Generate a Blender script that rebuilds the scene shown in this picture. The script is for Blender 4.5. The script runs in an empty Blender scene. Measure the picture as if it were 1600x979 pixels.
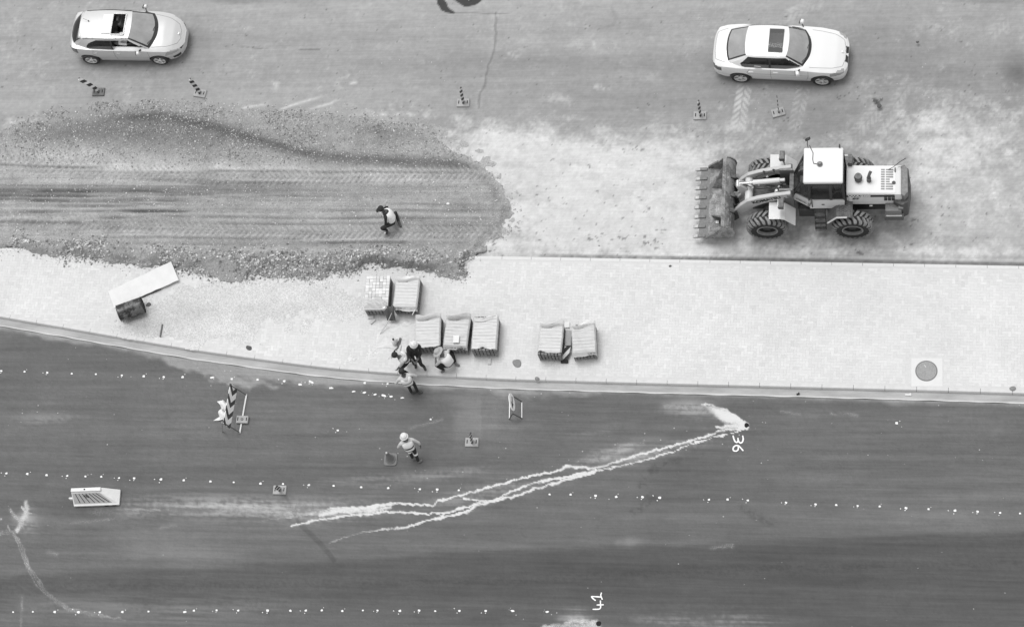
import bpy, bmesh, math, random
import numpy as np
from mathutils import Vector, Matrix, Euler
random.seed(7)
S = bpy.context.scene
C = S.collection

# ------------------------------------------------------------------ camera, sky, sun, exposure
FPX, CAM_H, DEP, ROLL = 3773.0, 73.5, math.radians(66), math.radians(23)
_az = math.pi / 2 + math.atan(math.tan(ROLL) / math.sin(DEP))
_h = np.array([math.cos(_az), math.sin(_az), 0.0])
_r0 = np.array([_h[1], -_h[0], 0.0])
CF = _h * math.cos(DEP) + np.array([0, 0, -math.sin(DEP)])
_u0 = np.cross(_r0, CF)
CR = math.cos(ROLL) * _r0 - math.sin(ROLL) * _u0
CU = math.sin(ROLL) * _r0 + math.cos(ROLL) * _u0
CC = -CF * (CAM_H / math.sin(DEP))
cam = bpy.data.objects.new('camera', bpy.data.cameras.new('camera'))
C.objects.link(cam)
cam.matrix_world = Matrix(((CR[0], CU[0], -CF[0], CC[0]), (CR[1], CU[1], -CF[1], CC[1]),
                           (CR[2], CU[2], -CF[2], CC[2]), (0, 0, 0, 1)))
cam.data.sensor_width = 36.0
cam.data.lens = 36.0 * FPX / 1600.0
cam.data.clip_start = 1.0
cam.data.clip_end = 2000.0
S.camera = cam

SUN_EL, SUN_ROT = math.radians(74), math.radians(-38)      # soft light from the upper left
w = bpy.data.worlds.new('World'); S.world = w; w.use_nodes = True
nt = w.node_tree; nt.nodes.clear()
sky = nt.nodes.new('ShaderNodeTexSky'); sky.sky_type = 'NISHITA'; sky.sun_disc = False
sky.sun_elevation = SUN_EL; sky.sun_rotation = SUN_ROT
hs = nt.nodes.new('ShaderNodeHueSaturation'); hs.inputs['Saturation'].default_value = 0.0   # black-and-white photograph
bg = nt.nodes.new('ShaderNodeBackground'); bg.inputs['Strength'].default_value = 0.15
wo = nt.nodes.new('ShaderNodeOutputWorld')
nt.links.new(sky.outputs[0], hs.inputs['Color']); nt.links.new(hs.outputs[0], bg.inputs[0]); nt.links.new(bg.outputs[0], wo.inputs[0])
sl = bpy.data.lights.new('sun', 'SUN'); sl.energy = 1.5; sl.angle = math.radians(28); sl.color = (1, 1, 1)
so = bpy.data.objects.new('sun', sl); C.objects.link(so)
_sd = Vector((math.sin(SUN_ROT) * math.cos(SUN_EL), math.cos(SUN_ROT) * math.cos(SUN_EL), math.sin(SUN_EL)))
so.rotation_euler = _sd.to_track_quat('Z', 'Y').to_euler(); so.location = (0, 0, 60)
S.view_settings.view_transform = 'Standard'; S.view_settings.look = 'None'
S.view_settings.exposure = 0.32; S.view_settings.gamma = 1.0; S.view_settings.use_curve_mapping = False

# ------------------------------------------------------------------ survey helper: photo point -> ground plan
def G(px, py, z=0.0):
    px = np.asarray(px, float); py = np.asarray(py, float)
    d = CF[:, None] * FPX + CR[:, None] * (px.ravel() - 800) - CU[:, None] * (py.ravel() - 489.5)
    p = CC[:, None] + d * ((z - CC[2]) / d[2])
    return Vector(p[:, 0]) if px.ndim == 0 else p[:2].T
def PX(x, y):                                              # ground plan -> photo point (for laying out colour)
    qx, qy, qz = x - CC[0], y - CC[1], -CC[2]
    z = qx * CF[0] + qy * CF[1] + qz * CF[2]
    return (800 + FPX * (qx * CR[0] + qy * CR[1] + qz * CR[2]) / z,
            489.5 - FPX * (qx * CU[0] + qy * CU[1] + qz * CU[2]) / z)

# ------------------------------------------------------------------ object helpers
def tag(o, label=None, cat=None, group=None, kind=None):
    if label: o['label'] = label
    if cat: o['category'] = cat
    if group: o['group'] = group
    if kind: o['kind'] = kind
    return o
def thing(name, label, cat, loc=(0, 0, 0), rz=0.0, group=None):
    o = bpy.data.objects.new(name, None); C.objects.link(o)
    o.empty_display_size = 0.2
    o.location = loc; o.rotation_euler = (0, 0, rz)
    return tag(o, label, cat, group)
def link(name, me, parent=None, loc=None, rot=None):
    o = bpy.data.objects.new(name, me); C.objects.link(o)
    if parent: o.parent = parent
    if loc is not None: o.location = loc
    if rot is not None: o.rotation_euler = rot
    return o
def copy_tree(o, parent=None):
    c = o.copy(); C.objects.link(c)
    if parent: c.parent = parent
    for ch in o.children: copy_tree(ch, c)
    return c

class MB:
    """collects shapes into one mesh; mi = material slot"""
    def __init__(s): s.v = []; s.f = []; s.m = []
    def add(s, vs, fs, mi=0, M=None):
        b = len(s.v)
        for q in vs:
            q = Vector(q)
            s.v.append(M @ q if M else q)
        for q in fs: s.f.append([b + i for i in q]); s.m.append(mi)
        return s
    def box(s, c, d, R=None, mi=0, M=None, taper=1.0):
        x, y, z = d[0] / 2, d[1] / 2, d[2] / 2; t = taper
        vs = [Vector(q) for q in ((-x, -y, -z), (x, -y, -z), (x, y, -z), (-x, y, -z), (-x * t, -y * t, z), (x * t, -y * t, z), (x * t, y * t, z), (-x * t, y * t, z))]
        if R is not None:
            E = Euler(R).to_matrix(); vs = [E @ q for q in vs]
        vs = [q + Vector(c) for q in vs]
        return s.add(vs, [(0, 3, 2, 1), (4, 5, 6, 7), (0, 1, 5, 4), (1, 2, 6, 5), (2, 3, 7, 6), (3, 0, 4, 7)], mi, M)
    def beam(s, p, q, wd, ht, mi=0, up=(0, 0, 1)):
        p, q = Vector(p), Vector(q); d = (q - p); L = d.length; d.normalize()
        u = Vector(up); sd = d.cross(u)
        if sd.length < 1e-4: sd = d.cross(Vector((0, 1, 0)))
        sd.normalize(); u = sd.cross(d)
        vs = []
        for e in (p, q):
            for a, b in ((-1, -1), (1, -1), (1, 1), (-1, 1)): vs.append(e + sd * (a * wd / 2) + u * (b * ht / 2))
        return s.add(vs, [(0, 1, 2, 3), (7, 6, 5, 4), (0, 4, 5, 1), (1, 5, 6, 2), (2, 6, 7, 3), (3, 7, 4, 0)], mi)
    def cyl(s, p, q, r, n=12, r2=None, mi=0, caps=True):
        p, q = Vector(p), Vector(q); d = (q - p).normalized()
        a = d.orthogonal().normalized(); b = d.cross(a); r2 = r if r2 is None else r2
        vs = []
        for e, rr in ((p, r), (q, r2)):
            for i in range(n):
                t = 2 * math.pi * i / n; vs.append(e + (a * math.cos(t) + b * math.sin(t)) * rr)
        fs = [(i, (i + 1) % n, n + (i + 1) % n, n + i) for i in range(n)]
        if caps: fs += [tuple(range(n - 1, -1, -1)), tuple(range(n, 2 * n))]
        return s.add(vs, fs, mi)
    def tube(s, pts, r, n=8, mi=0):
        pts = [Vector(q) for q in pts]; vs = []; fs = []
        rr = r if hasattr(r, '__len__') else [r] * len(pts)
        prev = None
        for i, q in enumerate(pts):
            d = (pts[min(i + 1, len(pts) - 1)] - pts[max(i - 1, 0)]).normalized()
            a = d.orthogonal().normalized() if prev is None else (prev - d * prev.dot(d)).normalized()
            prev = a; b = d.cross(a)
            for k in range(n):
                t = 2 * math.pi * k / n; vs.append(q + (a * math.cos(t) + b * math.sin(t)) * rr[i])
        for i in range(len(pts) - 1):
            for k in range(n):
                fs.append((i * n + k, i * n + (k + 1) % n, (i + 1) * n + (k + 1) % n, (i + 1) * n + k))
        fs += [tuple(range(n - 1, -1, -1)), tuple(range((len(pts) - 1) * n, len(pts) * n))]
        return s.add(vs, fs, mi)
    def lathe(s, prof, n=24, M=None, mi=0, mis=None):       # prof: (radius, along z)
        vs = []; b = len(s.v)
        for r, z in prof:
            for k in range(n):
                t = 2 * math.pi * k / n; vs.append(Vector((r * math.cos(t), r * math.sin(t), z)))
        for i in range(len(prof) - 1):
            fs = [(i * n + k, i * n + (k + 1) % n, (i + 1) * n + (k + 1) % n, (i + 1) * n + k) for k in range(n)]
            for q in fs: s.f.append([b + j for j in q]); s.m.append(mis[i] if mis else mi)
        for q in vs: s.v.append(M @ q if M else q)
        return s
    def prism(s, poly, t0, t1, M=None, mi=0):               # poly in xy, extruded t0..t1 along z
        n = len(poly)
        vs = [Vector((x, y, t0)) for x, y in poly] + [Vector((x, y, t1)) for x, y in poly]
        fs = [tuple(range(n - 1, -1, -1)), tuple(range(n, 2 * n))] + [(i, (i + 1) % n, n + (i + 1) % n, n + i) for i in range(n)]
        return s.add(vs, fs, mi, M)
    def grid(s, fn, nu, nv, mi=0):
        vs = [Vector(fn(i / (nu - 1), j / (nv - 1))) for j in range(nv) for i in range(nu)]
        return s.add(vs, [(j * nu + i, j * nu + i + 1, (j + 1) * nu + i + 1, (j + 1) * nu + i) for j in range(nv - 1) for i in range(nu - 1)], mi)
    def mesh(s, name, mats, smooth=False, recalc=False, weld=False):
        me = bpy.data.meshes.new(name)
        me.from_pydata([tuple(q) for q in s.v], [], s.f)
        for m in (mats if isinstance(mats, (list, tuple)) else [mats]): me.materials.append(m)
        me.polygons.foreach_set('material_index', s.m)
        if recalc or weld:
            bm = bmesh.new(); bm.from_mesh(me)
            if weld: bmesh.ops.remove_doubles(bm, verts=bm.verts, dist=0.0006)
            bmesh.ops.recalc_face_normals(bm, faces=bm.faces); bm.to_mesh(me); bm.free()
        if smooth:
            me.polygons.foreach_set('use_smooth', [True] * len(me.polygons))
            if isinstance(smooth, float): me.set_sharp_from_angle(angle=smooth)
        me.update()
        return me
    def build(s, name, mats, parent=None, smooth=False, bevel=0, recalc=False, loc=None, rot=None, weld=False, solid=0):
        o = link(name, s.mesh(name, mats, smooth, recalc, weld), parent, loc, rot)
        if solid:
            m = o.modifiers.new('Solid', 'SOLIDIFY'); m.thickness = solid; m.offset = -1
        if bevel:
            m = o.modifiers.new('Bevel', 'BEVEL'); m.width = bevel; m.segments = 2; m.limit_method = 'ANGLE'
        return o
YUP = Matrix(((1, 0, 0, 0), (0, 0, -1, 0), (0, 1, 0, 0), (0, 0, 0, 1)))      # z axis of a lathe/prism -> -y
def T(x, y, z): return Matrix.Translation((x, y, z))

# ------------------------------------------------------------------ materials (all grey: the photograph is black and white)
def nodes(name):
    m = bpy.data.materials.new(name); m.use_nodes = True
    n = m.node_tree; b = n.nodes['Principled BSDF']
    return m, n, b
def N(n, t, **kw):
    q = n.nodes.new(t)
    for k, v in kw.items(): setattr(q, k, v)
    return q
def mth(n, op, a, b=None, c=None, clamp=False):
    q = N(n, 'ShaderNodeMath', operation=op); q.use_clamp = clamp
    for i, x in enumerate((a, b, c)):
        if x is None: continue
        if isinstance(x, (int, float)): q.inputs[i].default_value = x
        else: n.links.new(x, q.inputs[i])
    return q.outputs[0]
def attr(n, name):
    return N(n, 'ShaderNodeAttribute', attribute_name=name).outputs['Fac']
def noise(n, scale, detail=4, rough=.6, vec=None, stretch=None, obj=True):
    q = N(n, 'ShaderNodeTexNoise'); q.inputs['Scale'].default_value = scale
    q.inputs['Detail'].default_value = detail; q.inputs['Roughness'].default_value = rough
    tc = N(n, 'ShaderNodeTexCoord'); src = tc.outputs['Object']
    if stretch:
        mp = N(n, 'ShaderNodeMapping'); mp.inputs['Scale'].default_value = stretch
        n.links.new(src, mp.inputs[0]); src = mp.outputs[0]
    n.links.new(src, q.inputs['Vector'])
    return q.outputs['Fac']
def sstep(n, x, a, b):
    q = N(n, 'ShaderNodeMapRange', interpolation_type='SMOOTHSTEP')
    q.inputs['From Min'].default_value = a; q.inputs['From Max'].default_value = b
    n.links.new(x, q.inputs['Value']); return q.outputs[0]
def mixf(n, f, a, b):
    q = N(n, 'ShaderNodeMix', data_type='FLOAT')
    for i, x in ((0, f), (2, a), (3, b)):
        if isinstance(x, (int, float)): q.inputs[i].default_value = x
        else: n.links.new(x, q.inputs[i])
    return q.outputs[0]
def setcol(n, b, val):
    cb = N(n, 'ShaderNodeCombineColor')
    for i in range(3): n.links.new(val, cb.inputs[i])
    n.links.new(cb.outputs[0], b.inputs['Base Color'])
def bump(n, b, h, strength=.3, dist=.02):
    q = N(n, 'ShaderNodeBump'); q.inputs['Strength'].default_value = strength; q.inputs['Distance'].default_value = dist
    n.links.new(h, q.inputs['Height']); n.links.new(q.outputs[0], b.inputs['Normal'])
def mat(name, col, rough=.6, var=.12, scale=9, metal=0.0, bmp=0.0, coat=0.0, fine=0.0, dust=0.0, dustcol=.42, spec=None):
    m, n, b = nodes(name)
    v = mth(n, 'MULTIPLY', mth(n, 'MULTIPLY_ADD', noise(n, scale, 5), 2 * var, 1 - var), col)
    if fine: v = mth(n, 'MULTIPLY', v, mth(n, 'MULTIPLY_ADD', noise(n, scale * 12, 2), 2 * fine, 1 - fine))
    if dust:
        ge = N(n, 'ShaderNodeNewGeometry'); sx = N(n, 'ShaderNodeSeparateXYZ'); n.links.new(ge.outputs['Normal'], sx.inputs[0])
        up = sstep(n, sx.outputs[2], .2, 1.0)                # dust settles on upward faces
        k = mth(n, 'MULTIPLY', mth(n, 'MULTIPLY', up, sstep(n, noise(n, scale * 1.7, 5), .3, .7)), dust)
        v = mixf(n, k, v, dustcol)
    setcol(n, b, v)
    b.inputs['Roughness'].default_value = rough; b.inputs['Metallic'].default_value = metal
    b.inputs['Coat Weight'].default_value = coat; b.inputs['Coat Roughness'].default_value = .06
    if spec is not None: b.inputs['Specular IOR Level'].default_value = spec
    if bmp: bump(n, b, noise(n, scale * 4, 4), bmp, .01)
    return m
def glass(name, tint=.25, clear=.55, rough=.03, spec=.8):
    m, n, b = nodes(name)
    v = mth(n, 'MULTIPLY', mth(n, 'MULTIPLY_ADD', noise(n, 2.5, 5), .8, .6), tint)  # mottled tint stands in for uneven reflections, painted into the pane colour
    setcol(n, b, v); b.inputs['Roughness'].default_value = rough; b.inputs['Specular IOR Level'].default_value = spec
    tr = N(n, 'ShaderNodeBsdfTransparent'); tr.inputs[0].default_value = (.6, .6, .6, 1)
    mx = N(n, 'ShaderNodeMixShader'); mx.inputs[0].default_value = 1 - clear
    n.links.new(tr.outputs[0], mx.inputs[1]); n.links.new(b.outputs[0], mx.inputs[2])
    n.links.new(mx.outputs[0], n.nodes['Material Output'].inputs['Surface'])
    return m
# ------------------------------------------------------------------ numpy noise for the ground
def vnoise(x, y, seed):
    xi = np.floor(x).astype(np.int64); yi = np.floor(y).astype(np.int64); fx = x - xi; fy = y - yi
    fx = fx * fx * (3 - 2 * fx); fy = fy * fy * (3 - 2 * fy)
    def h(a, b):
        q = (a * 374761393 + b * 668265263 + seed * 974634777) & 0x7fffffff
        q = ((q ^ (q >> 13)) * 1274126177) & 0x7fffffff
        return ((q ^ (q >> 16)) & 0xffff) / 65535.0
    return (h(xi, yi) * (1 - fx) + h(xi + 1, yi) * fx) * (1 - fy) + (h(xi, yi + 1) * (1 - fx) + h(xi + 1, yi + 1) * fx) * fy
def fbm(x, y, seed, oct=4, gain=.55):
    s = 0; a = 1; t = 0
    for i in range(oct):
        s = s + a * vnoise(x * 2 ** i + 17.3 * i, y * 2 ** i - 9.1 * i, seed + i); t += a; a *= gain
    return s / t
def sm(x, a, b):
    t = np.clip((x - a) / (b - a), 0, 1); return t * t * (3 - 2 * t)
def pldist(px, py, pts, wts=None):                          # distance (photo px) to a polyline, with width along it
    best = np.full(px.shape, 1e9); val = np.zeros(px.shape); along = np.zeros(px.shape); L = 0
    lo = np.min(pts, axis=0)[:2] - 60; hi = np.max(pts, axis=0)[:2] + 60
    k = (px > lo[0]) & (px < hi[0]) & (py > lo[1]) & (py < hi[1])
    x = px[k]; y = py[k]; b = np.full(x.shape, 1e9); v = np.zeros(x.shape); al = np.zeros(x.shape)
    for i in range(len(pts) - 1):
        a, c = pts[i], pts[i + 1]; dx, dy = c[0] - a[0], c[1] - a[1]; l2 = dx * dx + dy * dy
        t = np.clip(((x - a[0]) * dx + (y - a[1]) * dy) / l2, 0, 1)
        d = np.hypot(x - a[0] - t * dx, y - a[1] - t * dy); u = d < b
        b = np.where(u, d, b); al = np.where(u, L + t * math.sqrt(l2), al)
        if wts is not None: v = np.where(u, wts[i] + (wts[i + 1] - wts[i]) * t, v)
        L += math.sqrt(l2)
    best[k] = b; val[k] = v; along[k] = al
    return best, val, along
def inpoly(px, py, poly):
    r = np.zeros(px.shape, bool); n = len(poly)
    for i in range(n):
        x1, y1 = poly[i]; x2, y2 = poly[(i + 1) % n]
        if y1 == y2: continue
        r ^= ((y1 > py) != (y2 > py)) & (px < (x2 - x1) * (py - y1) / (y2 - y1) + x1)
    return r
def gauss(px, py, lst):
    s = 0
    for x, y, rx, ry, a in lst: s = s + a * np.exp(-((px - x) / rx) ** 2 - ((py - y) / ry) ** 2)
    return s
def sheet(name, X, Y, Z, attrs, material, keep=None, smooth=True):
    nv, nu = X.shape; me = bpy.data.meshes.new(name)
    co = np.stack([X, Y, Z], -1).reshape(-1, 3).astype(np.float32)
    i = np.arange(nv * nu).reshape(nv, nu)
    q = np.stack([i[:-1, :-1], i[:-1, 1:], i[1:, 1:], i[1:, :-1]], -1).reshape(-1, 4)
    if keep is not None:
        kf = (keep[:-1, :-1] | keep[:-1, 1:] | keep[1:, 1:] | keep[1:, :-1]).ravel(); q = q[kf]
        used = np.zeros(len(co), bool); used[q.ravel()] = True
        remap = np.cumsum(used) - 1; q = remap[q]; co = co[used]
        attrs = {k: v.ravel()[used] for k, v in attrs.items()}
    me.vertices.add(len(co)); me.vertices.foreach_set('co', co.ravel())
    me.loops.add(q.size); me.loops.foreach_set('vertex_index', q.ravel().astype(np.int32))
    me.polygons.add(len(q)); me.polygons.foreach_set('loop_start', np.arange(0, q.size, 4, dtype=np.int32))
    me.polygons.foreach_set('use_smooth', np.ones(len(q), bool))
    me.update(calc_edges=True)
    for k, v in attrs.items():
        me.attributes.new(k, 'FLOAT', 'POINT').data.foreach_set('value', np.asarray(v, np.float32).ravel())
    me.materials.append(material)
    return link(name, me)

# kerb lines surveyed from the photograph
KL = np.array([(-420, 405), (-200, 458), (0, 495), (100, 512), (200, 529.5), (300, 546.5), (400, 560.5), (470, 570), (540, 577.5), (640, 585), (790, 592.5), (1000, 598.5), (1164, 602.5), (1460, 610.3), (1600, 614.7), (2000, 626)], float)
KZ = .15
KLW = G(KL[:, 0], KL[:, 1], KZ)                              # front top edge of lower kerb
KUW = G(np.array([-420, 0, 840, 1166, 1310, 1600, 2000.]), np.array([378.3, 386, 400.5, 406.5, 409, 414.5, 422]), KZ)
def ykl(x): return np.interp(x, KLW[:, 0], KLW[:, 1])
def yku(x): return np.interp(x, KUW[:, 0], KUW[:, 1])
XA, XB = -24.0, 24.0

# ------------------------------------------------------------------ road surface materials
def road_mat(name, fine_scale, spill_col=.62, grain=.24):
    m, n, b = nodes(name)
    a = attr(n, 'alb'); sp = attr(n, 'spill'); sk = attr(n, 'speck')
    g1 = noise(n, 34, 3, .7); g2 = noise(n, 120, 2, .8)
    v = mth(n, 'MULTIPLY', a, mth(n, 'ADD', mth(n, 'MULTIPLY_ADD', g1, 2 * grain, 1 - grain), mth(n, 'MULTIPLY_ADD', g2, grain * 1.6, -grain * .8)))
    st = noise(n, 3, 6, .65, stretch=(.35, 5, 1))            # long scuffs along the traffic
    v = mth(n, 'MULTIPLY', v, mth(n, 'MULTIPLY_ADD', st, .34, .83))
    # scattered specks of dried slurry
    vo = N(n, 'ShaderNodeTexVoronoi'); vo.inputs['Scale'].default_value = 9.5
    tc = N(n, 'ShaderNodeTexCoord'); n.links.new(tc.outputs['Object'], vo.inputs['Vector'])
    sx = N(n, 'ShaderNodeSeparateColor'); n.links.new(vo.outputs['Color'], sx.inputs[0])
    size = mth(n, 'MULTIPLY', mth(n, 'POWER', sx.outputs[0], 4), .22)
    on = mth(n, 'LESS_THAN', mth(n, 'ADD', vo.outputs['Distance'], mth(n, 'MULTIPLY', noise(n, 60, 2), .1)), mth(n, 'ADD', size, .03))
    pick = mth(n, 'LESS_THAN', sx.outputs[1], sk)
    v = mixf(n, mth(n, 'MULTIPLY', mth(n, 'MULTIPLY', on, pick), .6), v, spill_col)
    dk = mth(n, 'MULTIPLY', mth(n, 'LESS_THAN', vo.outputs['Distance'], .085), mth(n, 'GREATER_THAN', sx.outputs[2], .996))
    v = mixf(n, mth(n, 'MULTIPLY', dk, .75), v, .04)
    # spilled slurry with ragged edges
    rag = mth(n, 'ADD', sp, mth(n, 'MULTIPLY_ADD', noise(n, 30, 6, .85), 2.0, -1.0))
    k = mth(n, 'MULTIPLY', sstep(n, rag, .22, .98), sstep(n, sp, .02, .3))
    hz = mth(n, 'MULTIPLY', mth(n, 'MULTIPLY', sp, .30), noise(n, 5, 5, .7, stretch=(.5, 4, 1)))
    v = mixf(n, hz, v, spill_col - .15)
    v = mixf(n, k, v, mth(n, 'MULTIPLY_ADD', noise(n, 40, 4, .8), .5, spill_col - .25))
    setcol(n, b, v)
    b.inputs['Roughness'].default_value = .85; b.inputs['Specular IOR Level'].default_value = .25
    bump(n, b, mth(n, 'ADD', g2, g1), .25, .012)
    return m
M_low = road_mat('asphalt_lower', 1, .60)
M_up = road_mat('asphalt_dusty', 1, .55, .15)

# the ground reaching far beyond the works
gb = MB(); gb.add([(-600, -600, -.05), (600, -600, -.05), (600, 600, -.05), (-600, 600, -.05)], [(0, 1, 2, 3)])
tag(gb.build('ground', mat('far_asphalt', .12, .9, .25, 1.2, bmp=.2)), kind='structure')

# ------------------------------------------------------------------ lower road
nu, nv = 1130, 300
xs = np.linspace(XA, XB, nu); v = np.linspace(0, 1, nv)[:, None]
yt = ykl(xs)[None, :] - .30
X = np.broadcast_to(xs, (nv, nu)).copy(); Y = yt * (1 - v) + (-16.0) * v
px, py = PX(X, Y)
wob = (fbm(X * 1.3, Y * 1.3, 5) - .5) * 22
bx = np.array([-400, 0, 160, 200, 300, 400, 560, 700, 860, 1000, 1100, 1250, 1440, 1600, 2000]); by = np.array([915, 902, 891, 891, 887, 881, 874, 863, 855, 851, 849.5, 843, 832, 832, 830])
eb = np.interp(px, bx, by); band = sm(py + (fbm(X * .9, Y * 3, 8) - .5) * 7, eb - 5, eb + 6)
band *= 1 - .75 * sm(py + wob, 925, 985) * sm(px, 1300, 300) - .15 * sm(py, 930, 985)
stk = fbm(X * .16, Y * 5.5, 11, 5); stk2 = fbm(X * .05 + Y * .02, Y * 1.6, 21, 4); blot = fbm(X * .45, Y * .7, 31, 5)
alb = .116 * (1 - .28 * band - .07 * np.exp(-((py - eb - 16) / 16) ** 2) * sm(px, 700, 1300) + .06 * np.exp(-((py - eb + 30) / 26) ** 2)) * (.74 + .34 * stk + .22 * stk2) * (.85 + .3 * blot)
alb *= .91 + .18 * fbm(X * 2.1, Y * 3.4, 33, 5)
alb *= 1 + gauss(px, py, [(760, 650, 60, 45, .35), (480, 650, 160, 40, .12), (250, 855, 60, 22, .3), (215, 855, 14, 24, .12), (330, 865, 70, 14, .22), (300, 820, 260, 25, .12),
                          (960, 710, 90, 22, .22), (1480, 590, 300, 30, -.05), (1500, 650, 60, 14, .15), (1250, 650, 40, 6, .18), (1230, 690, 200, 14, .06), (1450, 805, 90, 16, .22), (1060, 735, 60, 30, -.18), (1540, 775, 80, 6, .25),
                          (100, 950, 300, 25, .15), (1050, 975, 200, 16, .25), (150, 660, 220, 60, .06), (1300, 905, 200, 12, -.12), (960, 890, 300, 9, -.14), (1200, 870, 120, 9, -.12), (150, 796, 70, 10, -.12), (985, 845, 14, 9, .45), (965, 848, 6, 5, .3)])  # the dab just below the barrier is its shade, painted into the asphalt
# darker stripe of tar pick-up inside the dark lane
tar = np.exp(-((py - np.interp(px, [-200, 0, 400, 800, 1200, 1700], [918, 917, 913, 906, 888, 876])) / 9) ** 2) * sm(fbm(X * 12, Y * 22, 41, 4), .40, .66)
alb *= 1 - .14 * tar
# dust washed down along the gutter
gd = (yt - Y); gnoise = fbm(X * 1.1, Y * 2.2, 51, 5)
gl = np.interp(px, [-100, 0, 250, 330, 480, 620, 720, 800, 1000, 1600], [.35, .35, .3, 1.2, .55, .3, .3, .45, .16, .25])
gut = sm(gnoise * gl * 1.6 - gd * 1.2, -.02, .3)
alb = alb * (1 - gut) + .27 * gut
# light pale patch under the works
ptc = sm(740 + (fbm(X * 2, Y * 2, 61) - .5) * 30 - np.abs(px - 745) * .9 - 700, 0, 20) * sm(py, 612, 630) * sm(py, 720, 640) * (px < 752)
alb += .05 * np.clip(ptc, 0, 1) * fbm(X * 2, Y * 2, 65)
fine1 = fbm(X * .5, Y * 14, 301, 3); fine2 = fbm(X * 11, Y * 11, 311, 3); fine3 = fbm(X * .18, Y * 28, 321, 2)
alb *= (.86 + .28 * fine1) * (.90 + .2 * fine2) * (.93 + .14 * fine3)
alb *= 1 - .12 * sm(fine2 + .5 * (blot - .5), .62, .72)
def haze(pts, wd, amt, soft):                                # pale film of dried slurry smeared along the lane
    global alb
    d, ww, al = pldist(px, py, pts, wd); LL_ = sum(math.hypot(q[0] - p[0], q[1] - p[1]) for p, q in zip(pts, pts[1:])); e_ = min(90, LL_ * .45)
    k = amt * np.exp(-(d / (ww + soft * .7)) ** 2) * (.08 + .92 * sm(al, 0, e_) * sm(LL_ - al, 0, e_)) * (.15 + 1.25 * sm(.55 * fine1 + .3 * fine2 + .35 * blot, .45, .8)); k *= sm(al, -1, 12) * sm(LL_ - al, -1, 12); alb = alb * (1 - k) + .45 * k
haze([(250, 790), (360, 790), (450, 792), (560, 795), (640, 790)], [2, 4, 7, 9, 2], .42, 8); haze([(150, 792), (300, 790), (460, 796)], [3, 6, 8], .34, 14); haze([(330, 808), (430, 804), (560, 800)], [2, 4, 6], .3, 6); haze([(430, 820), (520, 806), (600, 800)], [1, 4, 5], .3, 6)
haze([(870, 738), (930, 716), (1000, 692), (1040, 684)], [2, 7, 4, 1], .42, 6); haze([(930, 730), (1040, 702), (1140, 672)], [3, 4, 8], .45, 6); haze([(640, 790), (760, 770), (880, 738)], [4, 7, 4], .28, 8)
haze([(1020, 636), (1080, 638), (1140, 650)], [4, 8, 9], .4, 8); haze([(140, 800), (260, 798), (400, 796)], [2, 4, 4], .2, 6); haze([(480, 752), (600, 748), (700, 742), (800, 722)], [2, 5, 4, 3], .22, 6); haze([(860, 970), (900, 965), (934, 966)], [4, 8, 6], .4, 8)
haze([(960, 972), (1100, 968), (1240, 972)], [6, 8, 6], .22, 10); haze([(0, 935), (100, 948), (300, 950), (500, 945)], [6, 8, 8, 4], .1, 16); haze([(0, 657), (60, 655), (150, 652)], [2, 3, 3], .2, 6); haze([(860, 680), (940, 672), (1000, 660)], [2, 2, 2], .14, 6)
# damp tyre scuffs
for q in [[(1005, 742), (1030, 728), (1060, 718)], [(1160, 792), (1180, 806), (1210, 818)], [(1000, 755), (1020, 780), (990, 800)]]:
    d, ww, _ = pldist(px, py, q, [4, 6, 4]); alb *= 1 - .22 * sm(d, ww + 6, ww * .3) * sm(fine2, .42, .6)
spill = np.zeros(X.shape)
jx = px + (fbm(X * 7, Y * 7, 71, 4) - .5) * 5; jy = py + (fbm(X * 7, Y * 7, 77, 4) - .5) * 7
sgr = fbm(X * 3.2, Y * 3.2, 79, 4)
def stream(pts, wd, amp=1.0, soft=1.0):
    global spill
    d, ww, _ = pldist(jx, jy, pts, wd)
    if len(wd) > 12: amp = amp * (.4 + .6 * sm(px, pts[-1][0] + 20, pts[-1][0] + 170))
    spill = np.maximum(spill, amp * (.55 + .9 * sgr) * sm(d, ww * .62 + 1.6 * soft, ww * .2))
stream([(1168, 668), (1135, 671), (1100, 682), (1060, 694), (1020, 704), (980, 716), (930, 731), (885, 728), (870, 735.6), (832, 743), (791, 752.5), (765, 760), (750, 764.5), (724, 772), (686, 782), (675, 790), (652, 787), (604, 787), (577, 792), (547, 793), (510, 796), (480, 804), (435, 809.5), (405, 814)],
       [2, 2.6, 2.2, 2.4, 2.6, 2.6, 4, 3, 2.4, 2.6, 2.6, 3.2, 2, 2.8, 2, 2.2, 2.8, 3.4, 5, 5, 3.4, 2.4, 1.8, 1])
stream([(930, 735), (892, 743), (859, 749), (817, 759), (791, 771), (772, 782.5), (750, 782.5), (724, 777)], [3.5, 2.6, 3, 1.6, 1.6, 2.6, 2, 1])
stream([(930, 738), (885, 749), (840, 762), (810, 773), (772, 783), (742, 790), (731, 799), (690, 808), (667, 813), (637, 822), (592, 827), (562, 832), (536, 839), (514, 848)], [3, 3.2, 2.8, 3, 3, 3.4, 2.4, 2.8, 2.8, 2.4, 2, 1.6, 1.1, .7])
stream([(750, 785.5), (720, 794.5), (690, 802), (634, 801), (604, 799), (577, 802), (529, 807), (491, 812.5), (454, 822)], [2, 2, 2, 2.6, 2.2, 2.6, 2.4, 2, 1])
stream([(1170, 667), (1140, 677), (1110, 685), (1080, 693), (1050, 706), (1010, 717), (980, 726), (930, 736)], [1.4, 1.3, 1.3, 1.3, 1.6, 2, 2.2, 2.4], 1, .6)
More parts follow.
